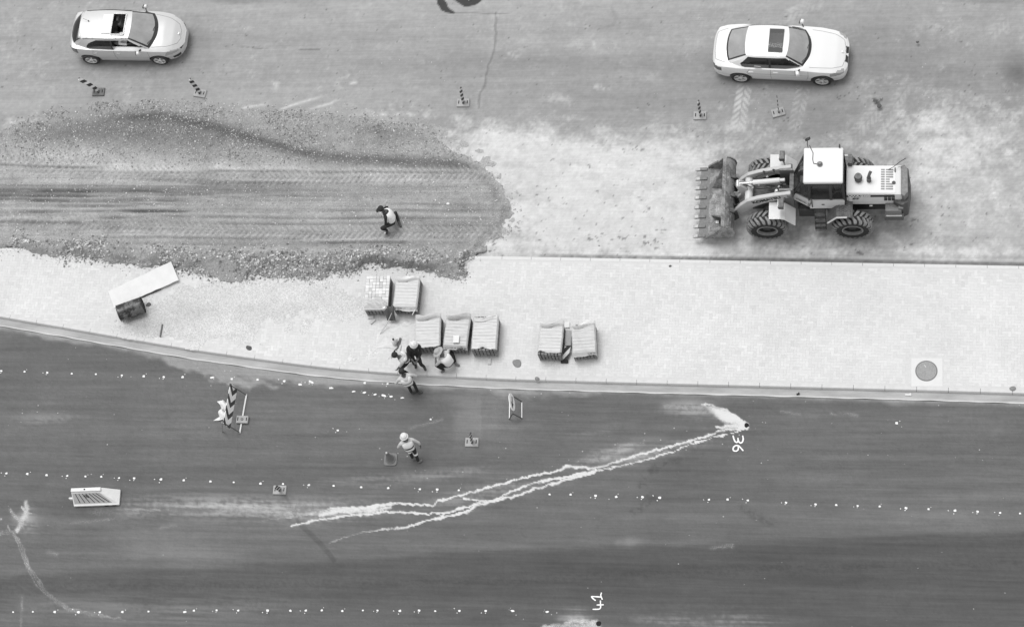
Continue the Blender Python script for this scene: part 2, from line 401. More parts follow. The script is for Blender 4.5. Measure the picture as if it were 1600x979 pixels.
fe_ = np.interp(px, [1080, 1095, 1110, 1130, 1150, 1160, 1168], [629, 630, 633, 640, 648, 655, 664]) + (fbm(X * 9, Y * 9, 83, 3) - .5) * 5; fw = np.interp(px, [1085, 1110, 1135, 1155, 1170], [8, 16, 24, 18, 6])
fan = sm(px, 1084, 1130) * sm(px, 1173, 1166) * sm(py - fe_, -2, 2.5) * sm(py - fe_, fw * 1.25, fw * .35); spill = np.maximum(spill, 1.1 * fan * (.72 + .5 * fine1 + .4 * (sgr - .5)))
for q in ([(1168, 662), (1140, 643), (1112, 632), (1095, 630)],): stream(q, [2, 2, 1.6, 1], .8, 1.4)
stream([(1040, 634), (1080, 636), (1110, 642)], [2, 5, 9], .35, 6)
stream([(1120, 668), (1145, 665), (1168, 667)], [3, 6, 3])
stream([(560, 796), (530, 798), (500, 803)], [6, 5, 3], .9, 2)
stream([(610, 792), (575, 797), (520, 797)], [3, 6, 3], .8, 2)
stream([(885, 972), (908, 969), (930, 972)], [2, 4, 5], .7, 4); stream([(850, 980), (890, 978), (934, 977)], [2, 3, 4], .6, 5)
# dusty splash on the left and the tyre trail that carried it away
stream([(40, 786), (42, 797), (41, 805), (34, 814), (31, 823), (26, 829)], [2, 3.4, 5, 2.6, 2, 1.2], .62, 4); stream([(33, 790), (41, 800)], [1, 1.6], .7); stream([(16, 797), (24, 806), (31, 815)], [1.4, 2, 1.6], .45, 4); haze([(20, 795), (34, 806), (40, 815), (20, 832)], [8, 12, 10, 4], .4, 10)
stream([(13, 820), (16, 829)], [1, 1.4], .6); stream([(44, 800), (50, 801)], [1, .6], .6); stream([(0, 811), (2, 812)], [1.5, 1.5], .8)
for off in (-2.6, 0.4, 3.2):
    stream([(-20, 838 + off), (0, 833 + off), (12, 830 + off), (20, 831 + off), (27 + off, 840), (34 + off, 857), (39 + off, 872), (45 + off, 888)], [1, 1, 1.4, 1.2, 1.2, 1.2, 1.4, .9], .42, 1.4)
    stream([(45 + off, 888), (55 + off, 905 - off), (70, 924 - off), (86, 938 - off), (105, 950 - off), (130, 957 - off), (180, 965 - off * .4), (196, 968)], [.9, .9, .9, 1.1, 1.1, .6, .9, .4], .36, 1.4)
stream([(35, 930), (34, 940), (33, 979)], [2.6, 1.8, 1.4], .3, 2)
# faint dried smears along the road
for q in [(360, 790, 520, 788), (240, 786, 380, 800), (110, 816, 200, 808), (250, 824, 275, 821), (390, 790, 480, 792), (960, 700, 1005, 690), (930, 722, 985, 700), (880, 732, 940, 705), (640, 668, 690, 655), (1110, 855, 1145, 852), (75, 862, 90, 866), (1300, 646, 1340, 648), (1220, 642, 1250, 646)]:
    stream([q[:2], q[2:]], [1.4, 2.2], .3, 3)
stream([(140, 800), (260, 796), (380, 794), (520, 792)], [3, 5, 7, 8], .26, 6); stream([(420, 802), (520, 796), (580, 796)], [3, 5, 5], .36, 5)
stream([(735, 800), (800, 772), (900, 750)], [2, 2, 2], .2, 5)
# dull skid across the lane
d, ww, _ = pldist(px, py, [(445, 772), (470, 820), (500, 848), (522, 874)], [1, 2, 3, 2]); alb *= 1 - .22 * sm(d, ww + 3, ww)
for yy, x0, x1 in ((772, 760, 1000), (779, 1140, 1600)): alb *= 1 + .0 * X
speck = .05 + .7 * np.exp(-((py - np.interp(px, [0, 300, 700, 1000, 1600], [655, 600, 745, 690, 720])) / 16) ** 2) * sm(fbm(X * .4, Y * 1.2, 91), .42, .6) + .45 * gut + gauss(px, py, [(60, 655, 120, 12, .45), (1260, 665, 170, 12, .35), (1210, 690, 90, 14, .35), (1400, 722, 110, 4, .6), (1180, 716, 90, 7, .4), (700, 740, 120, 10, .4), (760, 705, 90, 20, .2), (35, 805, 50, 26, .7), (330, 612, 40, 20, .5), (885, 965, 40, 12, .8), (880, 940, 30, 14, .3), (1140, 640, 60, 12, .4)])
lower = sheet('lower_road', X, Y, np.zeros(X.shape) + .012 * (stk2 - .5), dict(alb=alb, spill=spill, speck=speck), M_low)
tag(lower, kind='structure')

# ------------------------------------------------------------------ upper road
FILL = [(-330, 215), (-150, 205), (0, 206), (20, 200), (50, 188), (90, 183), (130, 177), (165, 167), (200, 170), (235, 160), (275, 160), (330, 170), (345, 176), (400, 172), (450, 180), (520, 178), (575, 184), (600, 188), (650, 196), (680, 208), (690, 222), (712, 240), (735, 250), (760, 265), (785, 290), (800, 325), (801, 345), (788, 368), (760, 388), (740, 400), (725, 420), (728, 430), (712, 437), (690, 433), (660, 426), (600, 416), (560, 428), (525, 430), (505, 440), (480, 442), (440, 435), (410, 432), (380, 440), (350, 441), (318, 430), (270, 420), (230, 424), (200, 412), (150, 406), (100, 404), (60, 398), (30, 389), (0, 388), (-150, 384), (-330, 380)]
def fill_depth(px, py):                                      # signed distance into the fill, in photo px
    d, _, _ = pldist(px, py, FILL + [FILL[0]]); d = np.minimum(d, 58.0)
    return np.where(inpoly(px, py, FILL), d, -d)
nu, nv = 1000, 270
xs = np.linspace(XA, XB, nu); v = np.linspace(0, 1, nv)[:, None]
yb = yku(xs)[None, :] + .02
X = np.broadcast_to(xs, (nv, nu)).copy(); Y = yb * (1 - v) + 16.5 * v
px, py = PX(X, Y)
stk = fbm(X * .12, Y * 3.2, 111, 5); blot = fbm(X * .5, Y * .6, 131, 5); fineb = fbm(X * 2.2, Y * 2.8, 141, 4)
alb = .29 * (.9 + .2 * stk) * (.93 + .14 * blot)
alb *= .92 + .16 * fbm(X * 1.4, Y * 2.4, 151, 5); alb *= .95 + .1 * fbm(X * 6, Y * 7, 155, 4); alb *= 1 + .12 * (fbm(X * .7, Y * 1.6, 157, 6, .7) - .5); f1 = fbm(X * .35 + Y * .1, Y * 9, 351, 4); f2 = fbm(X * 12, Y * 12, 361, 3); f3 = fbm(X * 4, Y * 4, 365, 5, .75); alb *= (.92 + .16 * f1) * (.9 + .2 * f2) * (.88 + .24 * f3)
alb *= 1 + gauss(px, py, [(700, 10, 700, 22, .1), (250, 30, 400, 20, .06), (960, 65, 170, 14, .1), (900, 100, 260, 22, -.15), (1000, 160, 160, 26, -.13), (760, 110, 120, 40, -.05),
                          (1360, 100, 170, 60, -.18), (1590, 115, 26, 30, -.42), (1500, 130, 120, 60, -.12), (1330, 195, 120, 40, -.12), (1450, 60, 130, 30, -.02), (1540, 230, 130, 60, .05), (1100, 130, 60, 20, -.1), (1400, 300, 60, 60, -.12), (1480, 330, 160, 80, .3), (1250, 300, 150, 60, -.18), (1390, 350, 60, 30, -.12), (1280, 385, 300, 12, -.14), (1580, 375, 40, 14, .2), (60, 110, 120, 30, .03), (200, 100, 120, 14, -.16), (310, 60, 26, 40, -.12),  # dark dabs at the hatchback and loader paint their shade into the road
                          (370, 2, 60, 4, -.3), (1550, 2, 80, 3, -.25), (60, 165, 120, 22, .1), (420, 150, 200, 20, .06)])
sand = sm(gauss(px, py, [(930, 320, 190, 80, 1.3), (860, 260, 140, 40, 1.0), (780, 220, 90, 26, .7), (1010, 360, 150, 40, .9), (800, 390, 60, 20, .6), (1040, 240, 80, 26, .5), (720, 185, 60, 8, .35), (1150, 390, 120, 12, .5), (1090, 310, 60, 60, .5), (1500, 230, 90, 40, .3), (40, 195, 80, 12, .5), (1440, 270, 50, 30, .3), (1250, 230, 130, 9, .4), (1540, 395, 80, 8, .7), (1480, 300, 180, 100, .42), (1540, 200, 120, 60, .25), (1300, 330, 140, 70, .28), (1420, 390, 200, 12, .3), (1180, 200, 90, 20, .3), (1300, 395, 60, 8, .3), (1450, 190, 60, 20, .3)]) + (fineb - .5) * .7 + (blot - .5) * .5 + (f3 - .5) * .5 + (f2 - .5) * .4, .12, 1.15)
alb = alb * (1 - sand) + (.535 * (.80 + .2 * blot + .16 * fineb) * (.9 + .2 * f2) * (.86 + .28 * f3) * (1 - .10 * sm(fbm(X * 1.3, Y * 2.2, 371, 6, .7), .56, .66))) * sand
d, ww, _ = pldist(px + (fineb - .5) * 9, py, [(776, 20), (775, 60), (771, 80), (765, 95), (763, 110), (757, 135), (748, 158), (747, 168)], [1.3, 1.6, 1.2, 1.4, 2, 1.4, 1.6, .8])
crack = sm(d, ww + 1.3, ww * .4); alb *= 1 - .32 * crack
d, _, _ = pldist(px + 3, py, [(776, 20), (771, 80), (757, 135), (748, 168)]); alb *= 1 + .08 * sm(d, 8, 1)
d, ww, _ = pldist(px, py, [(700, 20), (740, 20.5), (775, 22), (800, 20)], [.8, .4, .5, .3]); alb *= 1 - .3 * sm(d, ww + 1, ww)
d, ww, _ = pldist(px, py, [(955, 10), (963, 28), (958, 40), (935, 46)], [1, 1.4, 1, .4]); alb *= 1 - .1 * sm(d, ww + 3, ww)
d, ww, _ = pldist(px, py, [(352, 73), (395, 75), (452, 77.5), (500, 77)], [.6, .7, .6, .1]); alb *= 1 - .4 * sm(d, ww + .9, ww * .5) * sm(fineb, .42, .56)
def pale(pts, wd, amt, soft=2, crisp=0):
    global alb
    d, ww, al = pldist(px, py, pts, wd); LL_ = sum(math.hypot(q[0] - p[0], q[1] - p[1]) for p, q in zip(pts, pts[1:])); k = amt * np.exp(-(d / (ww + soft * .6)) ** 2) * sm(al, 0, LL_ * (.4 - .3 * crisp)) * sm(LL_ - al, 0, LL_ * .4) * (.2 + .5 * crisp + (1.4 - .9 * crisp) * sm(f3 + (f2 - .5) * .5, .35, .7)); alb = alb * (1 - k) + .52 * k
pale([(432, 173), (470, 160), (518, 147)], [.8, 1.4, .6], .9, 1.4, 1); pale([(480, 172), (515, 162), (540, 151)], [.6, 1.2, .6], .8, 1.4, 1); pale([(375, 169), (425, 162)], [.9, 1.3], .8, 1.6, 1); pale([(545, 131), (562, 128)], [1, 1.2], .8, 1.2, 1)
pale([(525, 124), (555, 115), (580, 108)], [.4, .8, .3], .35); pale([(415, 128), (440, 137)], [2, 3], .4, 5); pale([(540, 180), (620, 178), (700, 184)], [1.4, 1.5, 1], .5); pale([(790, 80), (815, 92)], [2, 2], .3, 3); pale([(840, 152), (900, 155)], [3, 3], .3, 6); pale([(915, 133), (960, 139)], [2, 2.4], .4, 3); pale([(990, 205), (1040, 190)], [2, 2], .3, 4); pale([(640, 237), (730, 240)], [1.6, 1.2], .4)
wet = np.zeros(X.shape)
for pl, wd in (([(688, -8), (689, 4), (694, 12), (700, 17), (706, 19)], [7, 6.5, 6, 4, 2]), ([(714, -4), (728, 0), (742, 0), (756, -4)], [6, 11, 9, 3])):
    d, ww, _ = pldist(px + (fineb - .5) * 10, py + (fineb - .5) * 6, pl, wd); wet = np.maximum(wet, sm(d, ww + 1, ww - .6))
alb = alb * (1 - wet) + .05 * wet
# pale tread prints left by the dusty tyres of the loader
def tread(px, py, a, b, half, per, skew=.9):
    dx, dy = b[0] - a[0], b[1] - a[1]; L = math.hypot(dx, dy); dx /= L; dy /= L
    u = (px - a[0]) * dx + (py - a[1]) * dy; s = (px - a[0]) * -dy + (py - a[1]) * dx
    ph = (u + np.abs(s) * skew) / per + np.where(s > 0, .5, 0)
    w = .5 + .5 * np.cos(2 * math.pi * ph)
    return w, sm(half - np.abs(s), -1, 2) * sm(u, -4, 10) * sm(L - u, -4, 10) * sm(np.abs(s), .2, 1.6)
for a, b, h, k in [((1152, 205), (1164, 132), 12, 1.15), ((1240, 205), (1256, 135), 11, 1.0), ((1222, 28), (1275, 5), 10, .5), ((1200, 48), (1225, 30), 9, .4), ((980, 225), (1120, 238), 13, .4), ((1200, 240), (1330, 215), 14, .4), ((1320, 230), (1375, 165), 12, .4), ((560, 178), (640, 200), 12, .35), ((860, 222), (950, 232), 10, .25), ((1545, 60), (1575, 25), 10, .4), ((1160, 250), (1340, 238), 12, .3), ((1290, 30), (1350, 60), 12, .2), ((820, 300), (1060, 282), 12, .3), ((830, 372), (1080, 380), 12, .3), ((1390, 230), (1560, 200), 12, .3), ((1400, 330), (1590, 350), 12, .3), ((1360, 220), (1420, 130), 11, .3), ((1040, 205), (900, 190), 11, .3), ((1240, 130), (1300, 20), 11, .25)]:
    wv, mk = tread(px, py, a, b, h, 10, 1.0); kk = k * mk * (.2 + .8 * sm(wv + (fineb - .5) * .9, .3, .8)) * np.clip(.1 + 1.3 * blot + 1.2 * (fineb - .5), 0, 1.1); alb = alb * (1 - kk * .7) + .5 * kk * .7
# dusty gutter beside the upper kerb, with its churned edge
ge = Y - yb; alb *= 1 - .5 * sm(.17 - ge, 0, .06) * (.5 + .8 * fbm(X * 6, Y * 6, 171, 3)) * sm(px, 820, 900); alb += .12 * np.exp(-((ge - .21) / .03) ** 2) * sm(px, 780, 850) * fineb
chn = .35 * sand * 0 + gauss(px, py, [(860, 330, 60, 40, .15), (960, 368, 90, 14, .3), (1000, 300, 60, 30, .15), (1500, 340, 90, 40, .3), (1420, 345, 20, 12, .5), (880, 250, 80, 30, .25), (1020, 380, 14, 8, 1), (955, 375, 60, 12, .5), (985, 230, 16, 8, .8), (1335, 390, 14, 5, 1.2), (1420, 385, 10, 6, 1.2), (1345, 395, 5, 4, 1), (1440, 315, 8, 3, 1), (1330, 150, 60, 14, .6), (930, 330, 200, 50, .25), (1370, 160, 6, 6, 1.6), (1100, 298, 8, 5, .6), (1470, 215, 8, 4, .8)])
alb *= 1 - .55 * sm(fbm(X * 9, Y * 9, 181, 3) + chn * .22, .80, .9)
speck = .05 + .12 * sand + gauss(px, py, [(900, 125, 90, 12, .5), (1000, 60, 300, 40, .05), (830, 190, 60, 10, .5), (1330, 130, 200, 60, .2)])
upper = sheet('upper_road', X, Y, .02 * (blot - .5) * sm(Y - yb, 0, 1) + .015 * sand * fineb, dict(alb=alb, spill=np.zeros(X.shape), speck=speck), M_up)
tag(upper, kind='structure')

# ------------------------------------------------------------------ earth fill with berms, ruts and tyre tracks
def earth(X, Y):
    px, py = PX(X, Y); fm = fbm(X * .9, Y * 5, 251, 4)
    fb = fbm(X * 1.6, Y * 1.8, 201, 5); fh = fbm(X * 7, Y * 7, 211, 4)
    fe = fbm(X * 4, Y * 4, 291, 4); dep = fill_depth(px + (fb - .5) * 30 + (fe - .5) * 16, py + (fb - .5) * 20 + (fe - .5) * 12 + (fh - .5) * 8)
    th = .075 * sm(dep, -2, 14) * (.6 + .8 * fb) + .02 * sm(dep, -3, 2)
    alb = .31 * (.8 + .4 * fb)
    south = sm(py, 368, 382) * sm(dep, -2, 8)
    bm_ = np.exp(-((py - np.interp(px, [0, 100, 200, 300, 400, 500, 600, 700, 760], [388, 392, 396, 404, 408, 410, 408, 412, 405])) / 17) ** 2)
    amp = np.interp(px, [-300, 0, 60, 160, 260, 340, 480, 600, 700, 760], [.08, .1, .16, .24, .26, .36, .30, .25, .3, .05])
    th += amp * bm_ * (.55 + .9 * fb) * sm(dep, -1, 10) + .30 * bm_ * (fbm(X * 2.4, Y * 2.6, 271, 4) - .45) * sm(dep, 0, 10)
    # raked furrows on the inner slope of the berm
    fur = .5 + .5 * np.sin((px + py * 1.1) / 13 + 5 * fb); th += .05 * bm_ * (fur - .5) * sm(dep, 0, 10)
    alb *= 1 - .12 * bm_ * sm(py, 390, 410) - .12 * (fur - .5) * bm_
    # upper spoil ridges
    rid = np.interp(px, [0, 60, 180, 260, 330, 400, 480, 560, 640, 700, 760], [240, 215, 185, 185, 200, 222, 243, 252, 256, 258, 262])
    r1 = np.exp(-((py - rid) / 9) ** 2) * sm(px, 150, 220) * sm(px, 790, 700)
    th += .13 * np.exp(-((py - rid + 5) / 10) ** 2) * sm(px, 130, 220) * sm(px, 780, 680) * (.6 + .7 * fb)
    alb *= 1 - .56 * r1 * (.55 + .7 * fb)
    up = sm(py + (fb - .5) * 20, 260, 235)
    th += .09 * up * sm(dep, 0, 18) * fb
    alb *= 1 + gauss(px, py, [(180, 200, 120, 22, -.42), (300, 225, 120, 18, -.3), (420, 205, 120, 14, -.1), (90, 215, 60, 12, -.2), (300, 205, 60, 12, -.1), (460, 200, 90, 16, .05), (590, 205, 60, 16, -.3), (640, 215, 40, 16, -.12), (110, 245, 110, 9, .4), (40, 228, 50, 6, .3), (180, 262, 120, 8, .22), (330, 262, 200, 9, .22), (100, 282, 120, 10, .18), (640, 270, 120, 14, .12), (480, 300, 200, 12, -.02), (500, 330, 300, 40, -.1), (560, 320, 130, 30, .02), (770, 330, 24, 26, -.12), (735, 330, 40, 5, -.3), (720, 352, 60, 4, -.25),
                              (215, 314, 30, 3.5, -.45), (200, 301, 40, 3, -.3), (215, 330, 50, 3, -.35), (190, 342, 40, 3, -.3), (270, 308, 20, 3, -.3), (180, 356, 30, 3, -.2), (60, 305, 120, 26, -.12), (540, 400, 200, 8, .12), (200, 385, 260, 6, -.1), (100, 380, 120, 8, .06), (500, 385, 250, 5, -.16)])
    # longitudinal ruts
    rut = fbm(X * .22, (py - .008 * px) / 6.5, 221, 3); rz = sm(py, 270, 290) * sm(py, 358, 340) * sm(px, 620, 330)
    th += .05 * (rut - .5) * rz; alb *= 1 - .35 * sm(rut, .52, .36) * rz
    rut2 = fbm(X * .35, py / 5, 231, 3); rz2 = sm(py, 255, 275) * sm(395, 375, py) * (1 - rz); th += .022 * (rut2 - .5) * rz2; alb *= 1 + .16 * (rut2 - .5) * rz2
    # deep dark ruts scraped along the fill
    wav = 5 * (fbm(X * .25, Y * .3, 261, 3) - .5); sk_ = fbm(X * .5, Y * 2.5, 263, 4)
    for y0, sl, x0, x1, wd_, k in [(298, .006, -60, 300, 2.4, .9), (306, .010, -60, 200, 2.0, .7), (313.5, .006, -60, 330, 2.6, .9), (322, .004, -60, 260, 2.2, .8), (331, .006, -40, 320, 2.6, 1), (339, .010, 60, 300, 2.0, .8), (346, .012, -60, 260, 2.2, .7), (305, .012, 250, 560, 1.6, .6), (318, .010, 300, 780, 1.5, .5), (330, .004, 300, 700, 1.5, .5), (341, .006, 250, 790, 1.7, .6), (351, .004, 300, 640, 1.5, .5), (287, .006, 330, 700, 1.6, .6), (295, -.004, 450, 760, 1.4, .5), (372, .008, 120, 500, 1.8, .5), (381, .004, 450, 740, 2.2, .8), (259, .02, -40, 200, 2.0, .7), (266, .03, 120, 340, 1.6, .5), (268, .012, 300, 760, 1.8, .5)]:
        g_ = np.exp(-((py - y0 - sl * (px - x0) - wav) / wd_) ** 2) * sm(px, x0 - 20, x0 + 60) * sm(px, x1 + 20, x1 - 60) * k * sm(sk_, .3, .6) * sm(dep, 0, 8)
        th -= .035 * g_; alb *= 1 - .56 * g_
        h_ = np.exp(-((py - y0 + 4.5 - sl * (px - x0) - wav) / 2.2) ** 2) * sm(px, x0 - 20, x0 + 60) * sm(px, x1 + 20, x1 - 60) * k * sm(dep, 0, 8); th += .02 * h_; alb *= 1 + .24 * h_
    fs_ = fbm(X * .3, (py - .006 * px) / 2.2, 281, 3); alb *= 1 + .42 * (fs_ - .5) * sm(py, 255, 275) * sm(py, 385, 370); th += .012 * (fs_ - .5) * sm(py, 255, 275) * sm(py, 385, 370) * sm(dep, 0, 6)
    # tyre tracks
    for a, b, h, per, k in [((395, 281), (778, 271), 12, 9.5, 1), ((120, 352), (480, 366), 11, 10, .8), ((470, 366), (790, 363), 11, 10, 1), ((-20, 243), (140, 262), 10, 11, .8), ((60, 262), (380, 284), 11, 10, .75), ((-20, 340), (150, 352), 10, 11, .6), ((200, 268), (420, 272), 9, 9, .6), ((150, 180), (420, 250), 14, 10, .45), ((-20, 262), (90, 272), 8, 10, .5), ((130, 378), (420, 384), 9, 12, .4), ((600, 245), (760, 252), 8, 9, .25)]:
        wv, mk = tread(px, py, a, b, h, per, .85)
        th += mk * (.036 * (wv - .5) * k - .008); alb *= 1 - .15 * mk * k * (1 - sm(wv, .15, .6)) + .0
        alb *= 1 + .08 * mk * k
    th += .02 * (fh - .5) * sm(dep, 0, 6)
    sp_ = sm(fe * .6 + fb * .5, .56, .68) * np.exp(-((dep + 10) / 12) ** 2) * sm(px, 640, 740) * sm(py, 400, 380)
    th = np.where(dep < 0, np.where(sp_ > .25, .018 * sp_, -.04), th); alb = np.where((dep < 0) & (sp_ > .25), .34 * (.8 + .4 * fh), alb)
    alb *= .86 + .28 * fh
    alb *= .9 + .2 * fm
    nb = sm(dep + (fh - .5) * 14, 22, 0) * sm(py, 265, 215); alb = alb * (1 - .7 * nb) + .31 * .7 * nb
    dust = sm(dep, 16, -2) * sm(px, 560, 760) * sm(py, 400, 330); alb = alb * (1 - .55 * dust) + .4 * .55 * dust
    rim = np.exp(-((dep - 12) / 8) ** 2) * sm(px, 700, 780); alb *= 1 - .22 * rim * sm(fe, .35, .6)
    return px, py, th, alb, dep, bm_, up
xs = np.arange(-21.5, 1.6, .026); ys = np.arange(.8, 8.2, .026)
X, Y = np.meshgrid(xs, ys)
px, py, th, alb, dep, bm_, up = earth(X, Y)
base = np.where(Y < yku(X) + .0, KZ, 0.0); base = KZ * sm(yku(X) + .35 - Y, 0, .35)
Zf = base + th
def earth_mat():
    m, n, b = nodes('earth')
    g1 = noise(n, 22, 5, .75); g2 = noise(n, 90, 3, .8)
    v = mth(n, 'MULTIPLY', attr(n, 'alb'), mth(n, 'ADD', mth(n, 'MULTIPLY_ADD', g1, 1.7, .15), mth(n, 'MULTIPLY_ADD', g2, 1.1, -.55)))
    setcol(n, b, v); b.inputs['Roughness'].default_value = .95; b.inputs['Specular IOR Level'].default_value = .15
    bump(n, b, mth(n, 'ADD', g1, g2), .55, .02); return m
M_earth = earth_mat()
fill = sheet('earth_fill', X, Y, Zf, dict(alb=alb), M_earth, keep=th > 0)
tag(fill, kind='structure')
_eg = (xs, ys, Zf, th)
def ground_z(x, y):                                          # height of whatever lies under a point
    i = int((y - ys[0]) / .026); j = int((x - xs[0]) / .026)
    if 0 <= i < len(ys) and 0 <= j < len(xs) and th[i, j] > 0: return float(Zf[i, j])
    if ykl(x) < y < yku(x): return KZ
    return 0.0

# ------------------------------------------------------------------ gravel (real stones, far too many to count)
rs = np.random.RandomState(3)
_sv = np.array([(1, 0, 0), (-1, 0, 0), (0, 1, 0), (0, -1, 0), (0, 0, 1), (0, 0, -1)], float)
_sf = np.array([(0, 2, 4), (2, 1, 4), (1, 3, 4), (3, 0, 4), (2, 0, 5), (1, 2, 5), (3, 1, 5), (0, 3, 5)])
def stones(name, xy, z, size, tone, material):
    n = len(xy)
    V = _sv[None] * (.6 + .8 * rs.rand(n, 6, 1)) * size[:, None, None] * np.array([1, 1, .75]) + (rs.rand(n, 6, 3) - .5) * size[:, None, None] * .6
    a = rs.rand(n) * 6.28; c, s_ = np.cos(a)[:, None], np.sin(a)[:, None]
    V = np.stack([V[..., 0] * c - V[..., 1] * s_, V[..., 0] * s_ + V[..., 1] * c, V[..., 2]], -1)
    V += np.concatenate([xy, z[:, None]], 1)[:, None, :]
    F = (_sf[None] + 6 * np.arange(n)[:, None, None]).reshape(-1, 3)
    me = bpy.data.meshes.new(name); me.vertices.add(n * 6); me.vertices.foreach_set('co', V.astype(np.float32).ravel())
    me.loops.add(F.size); me.loops.foreach_set('vertex_index', F.ravel().astype(np.int32))
    me.polygons.add(len(F)); me.polygons.foreach_set('loop_start', np.arange(0, F.size, 3, dtype=np.int32)); me.polygons.foreach_set('use_smooth', np.zeros(len(F), bool)); me.update(calc_edges=True)
    me.attributes.new('tone', 'FLOAT', 'POINT').data.foreach_set('value', np.repeat(tone, 6).astype(np.float32)); me.materials.append(material)
    return tag(link(name, me), kind='stuff')
def tone_mat(name, rough=.9):
    m, n, b = nodes(name); v = mth(n, 'MULTIPLY', attr(n, 'tone'), mth(n, 'MULTIPLY_ADD', noise(n, 40, 3), .5, .75)); setcol(n, b, v); b.inputs['Roughness'].default_value = rough; return m
M_stone = tone_mat('crushed_stone')
def scatter(n, wfun, s0, s1, name, tlo, thi, x0=-20, x1=1.4, y0=.8, y1=8.2):
    x = rs.uniform(x0, x1, n); y = rs.uniform(y0, y1, n); i = ((y - ys[0]) / .026).astype(int).clip(0, len(ys) - 1); j = ((x - xs[0]) / .026).astype(int).clip(0, len(xs) - 1)
    k = rs.rand(n) < wfun(px[i, j], py[i, j], dep[i, j], X[i, j], Y[i, j]); x, y, i, j = x[k], y[k], i[k], j[k]
    z = np.where(th[i, j] > 0, Zf[i, j], np.where(y < yku(x), KZ, 0.0)); sz = s0 + (s1 - s0) * rs.rand(len(x)) ** 2.5
    return stones(name, np.stack([x, y], 1), z + sz * .3, sz, np.where(rs.rand(len(x)) < .5, tlo + .2 * rs.rand(len(x)), thi - .2 + .3 * rs.rand(len(x))), M_stone)
def w_berm(a, b, d, x, y):
    lump = sm(fbm(x * .8, y * .8, 301, 3), .38, .6)
    edge = np.exp(-((b - np.interp(a, [0, 60, 150, 230, 300, 350, 420, 500, 600, 700], [386, 396, 404, 420, 425, 432, 428, 434, 418, 430]) + 6) / 17) ** 2)
    return edge * (.18 + 1.2 * lump) * sm(d, -14, 2) * (a > 20) * sm(a, 760, 735)
def w_ridge(a, b, d, x, y):
    lump = sm(fbm(x * .9, y * 1.1, 311, 3), .4, .62)
    return sm(b, 268, 240) * sm(d, -16, 4) * (.12 + .55 * lump) * sm(a, 760, 700)
def w_all(a, b, d, x, y): return sm(d, -22, 6) * .5 + .5 * np.exp(-((d) / 8) ** 2)
def w_heap(a, b, d, x, y): return gauss(a, b, [(780, 177, 16, 6, .9), (800, 172, 10, 4, .8), (770, 183, 14, 4, .6), (880, 190, 34, 8, .06), (1020, 378, 12, 8, .3), (960, 375, 50, 14, .08), (985, 228, 10, 6, .2), (1345, 393, 16, 6, .25), (1410, 385, 12, 8, .2), (850, 400, 20, 8, .2)])
scatter(120000, w_berm, .013, .052, 'berm_gravel', .12, .58)
scatter(130000, w_ridge, .009, .034, 'ridge_gravel', .12, .5)
scatter(26000, w_all, .009, .03, 'scattered_gravel', .2, .6)
XH = rs.uniform(-.5, 13, 6000); YH = rs.uniform(1.8, 8.0, 6000); ah, bh = PX(XH, YH); kk = rs.rand(6000) < w_heap(ah, bh, 0, 0, 0)
stones('loose_gravel', np.stack([XH[kk], YH[kk]], 1), np.full(kk.sum(), .02), .012 + .03 * rs.rand(kk.sum()) ** 2, .1 + .5 * rs.rand(kk.sum()), M_stone)

# ------------------------------------------------------------------ pavement: bed, kerbstones, paving bricks
M_bed = mat('pavement_bed', .555, .9, .1, 6, bmp=.2)
xs_ = np.linspace(XA, XB, 240); lo = ykl(xs_) + .13; hi = yku(xs_) - .12
b = MB(); n_ = len(xs_)
b.add([(x, y, .1462) for x, y in zip(xs_, lo)] + [(x, y, .1462) for x, y in zip(xs_, hi)], [(i, i + 1, n_ + i + 1, n_ + i) for i in range(n_ - 1)])
pavement = tag(b.build('pavement', M_bed), kind='structure')
M_kerb = mat('kerb_concrete', .56, .9, .12, 5, bmp=.25, fine=.08)
M_kerb_u = mat('kerb_concrete_pale', .6, .9, .1, 5, bmp=.25, fine=.08)
def kerb(line, side, name, material, tot):
    seg = np.linalg.norm(np.diff(line, axis=0), axis=1); L = np.concatenate([[0], np.cumsum(seg)])
    prof = [(0, -.08), (0, .10), (.022, KZ), (.135, KZ + .002), (.135, -.08)]
    me = None; s = 0
    while s + 1 < L[-1]:
        a = Vector([np.interp(s, L, line[:, k]) for k in (0, 1)]); c = Vector([np.interp(s + 1, L, line[:, k]) for k in (0, 1)])
        if XA < a.x < XB - 1:
            if me is None:
                q = MB(); np_ = len(prof)
                vs = [(x, side * y, z) for x in (.004, .993) for y, z in prof]
                q.add(vs, [(i, (i + 1) % np_, np_ + (i + 1) % np_, np_ + i) for i in range(np_)] + [tuple(range(np_)), tuple(range(np_, 2 * np_))])
                me = q.mesh(name, material, recalc=True)
            o = link(name, me, pavement, (a.x, a.y, 0), (0, 0, math.atan2(c.y - a.y, c.x - a.x)))
        s += 1
kerb(KLW, 1, 'kerbstone', M_kerb, 0); kerb(KUW, -1, 'kerbstone', M_kerb_u, 0)

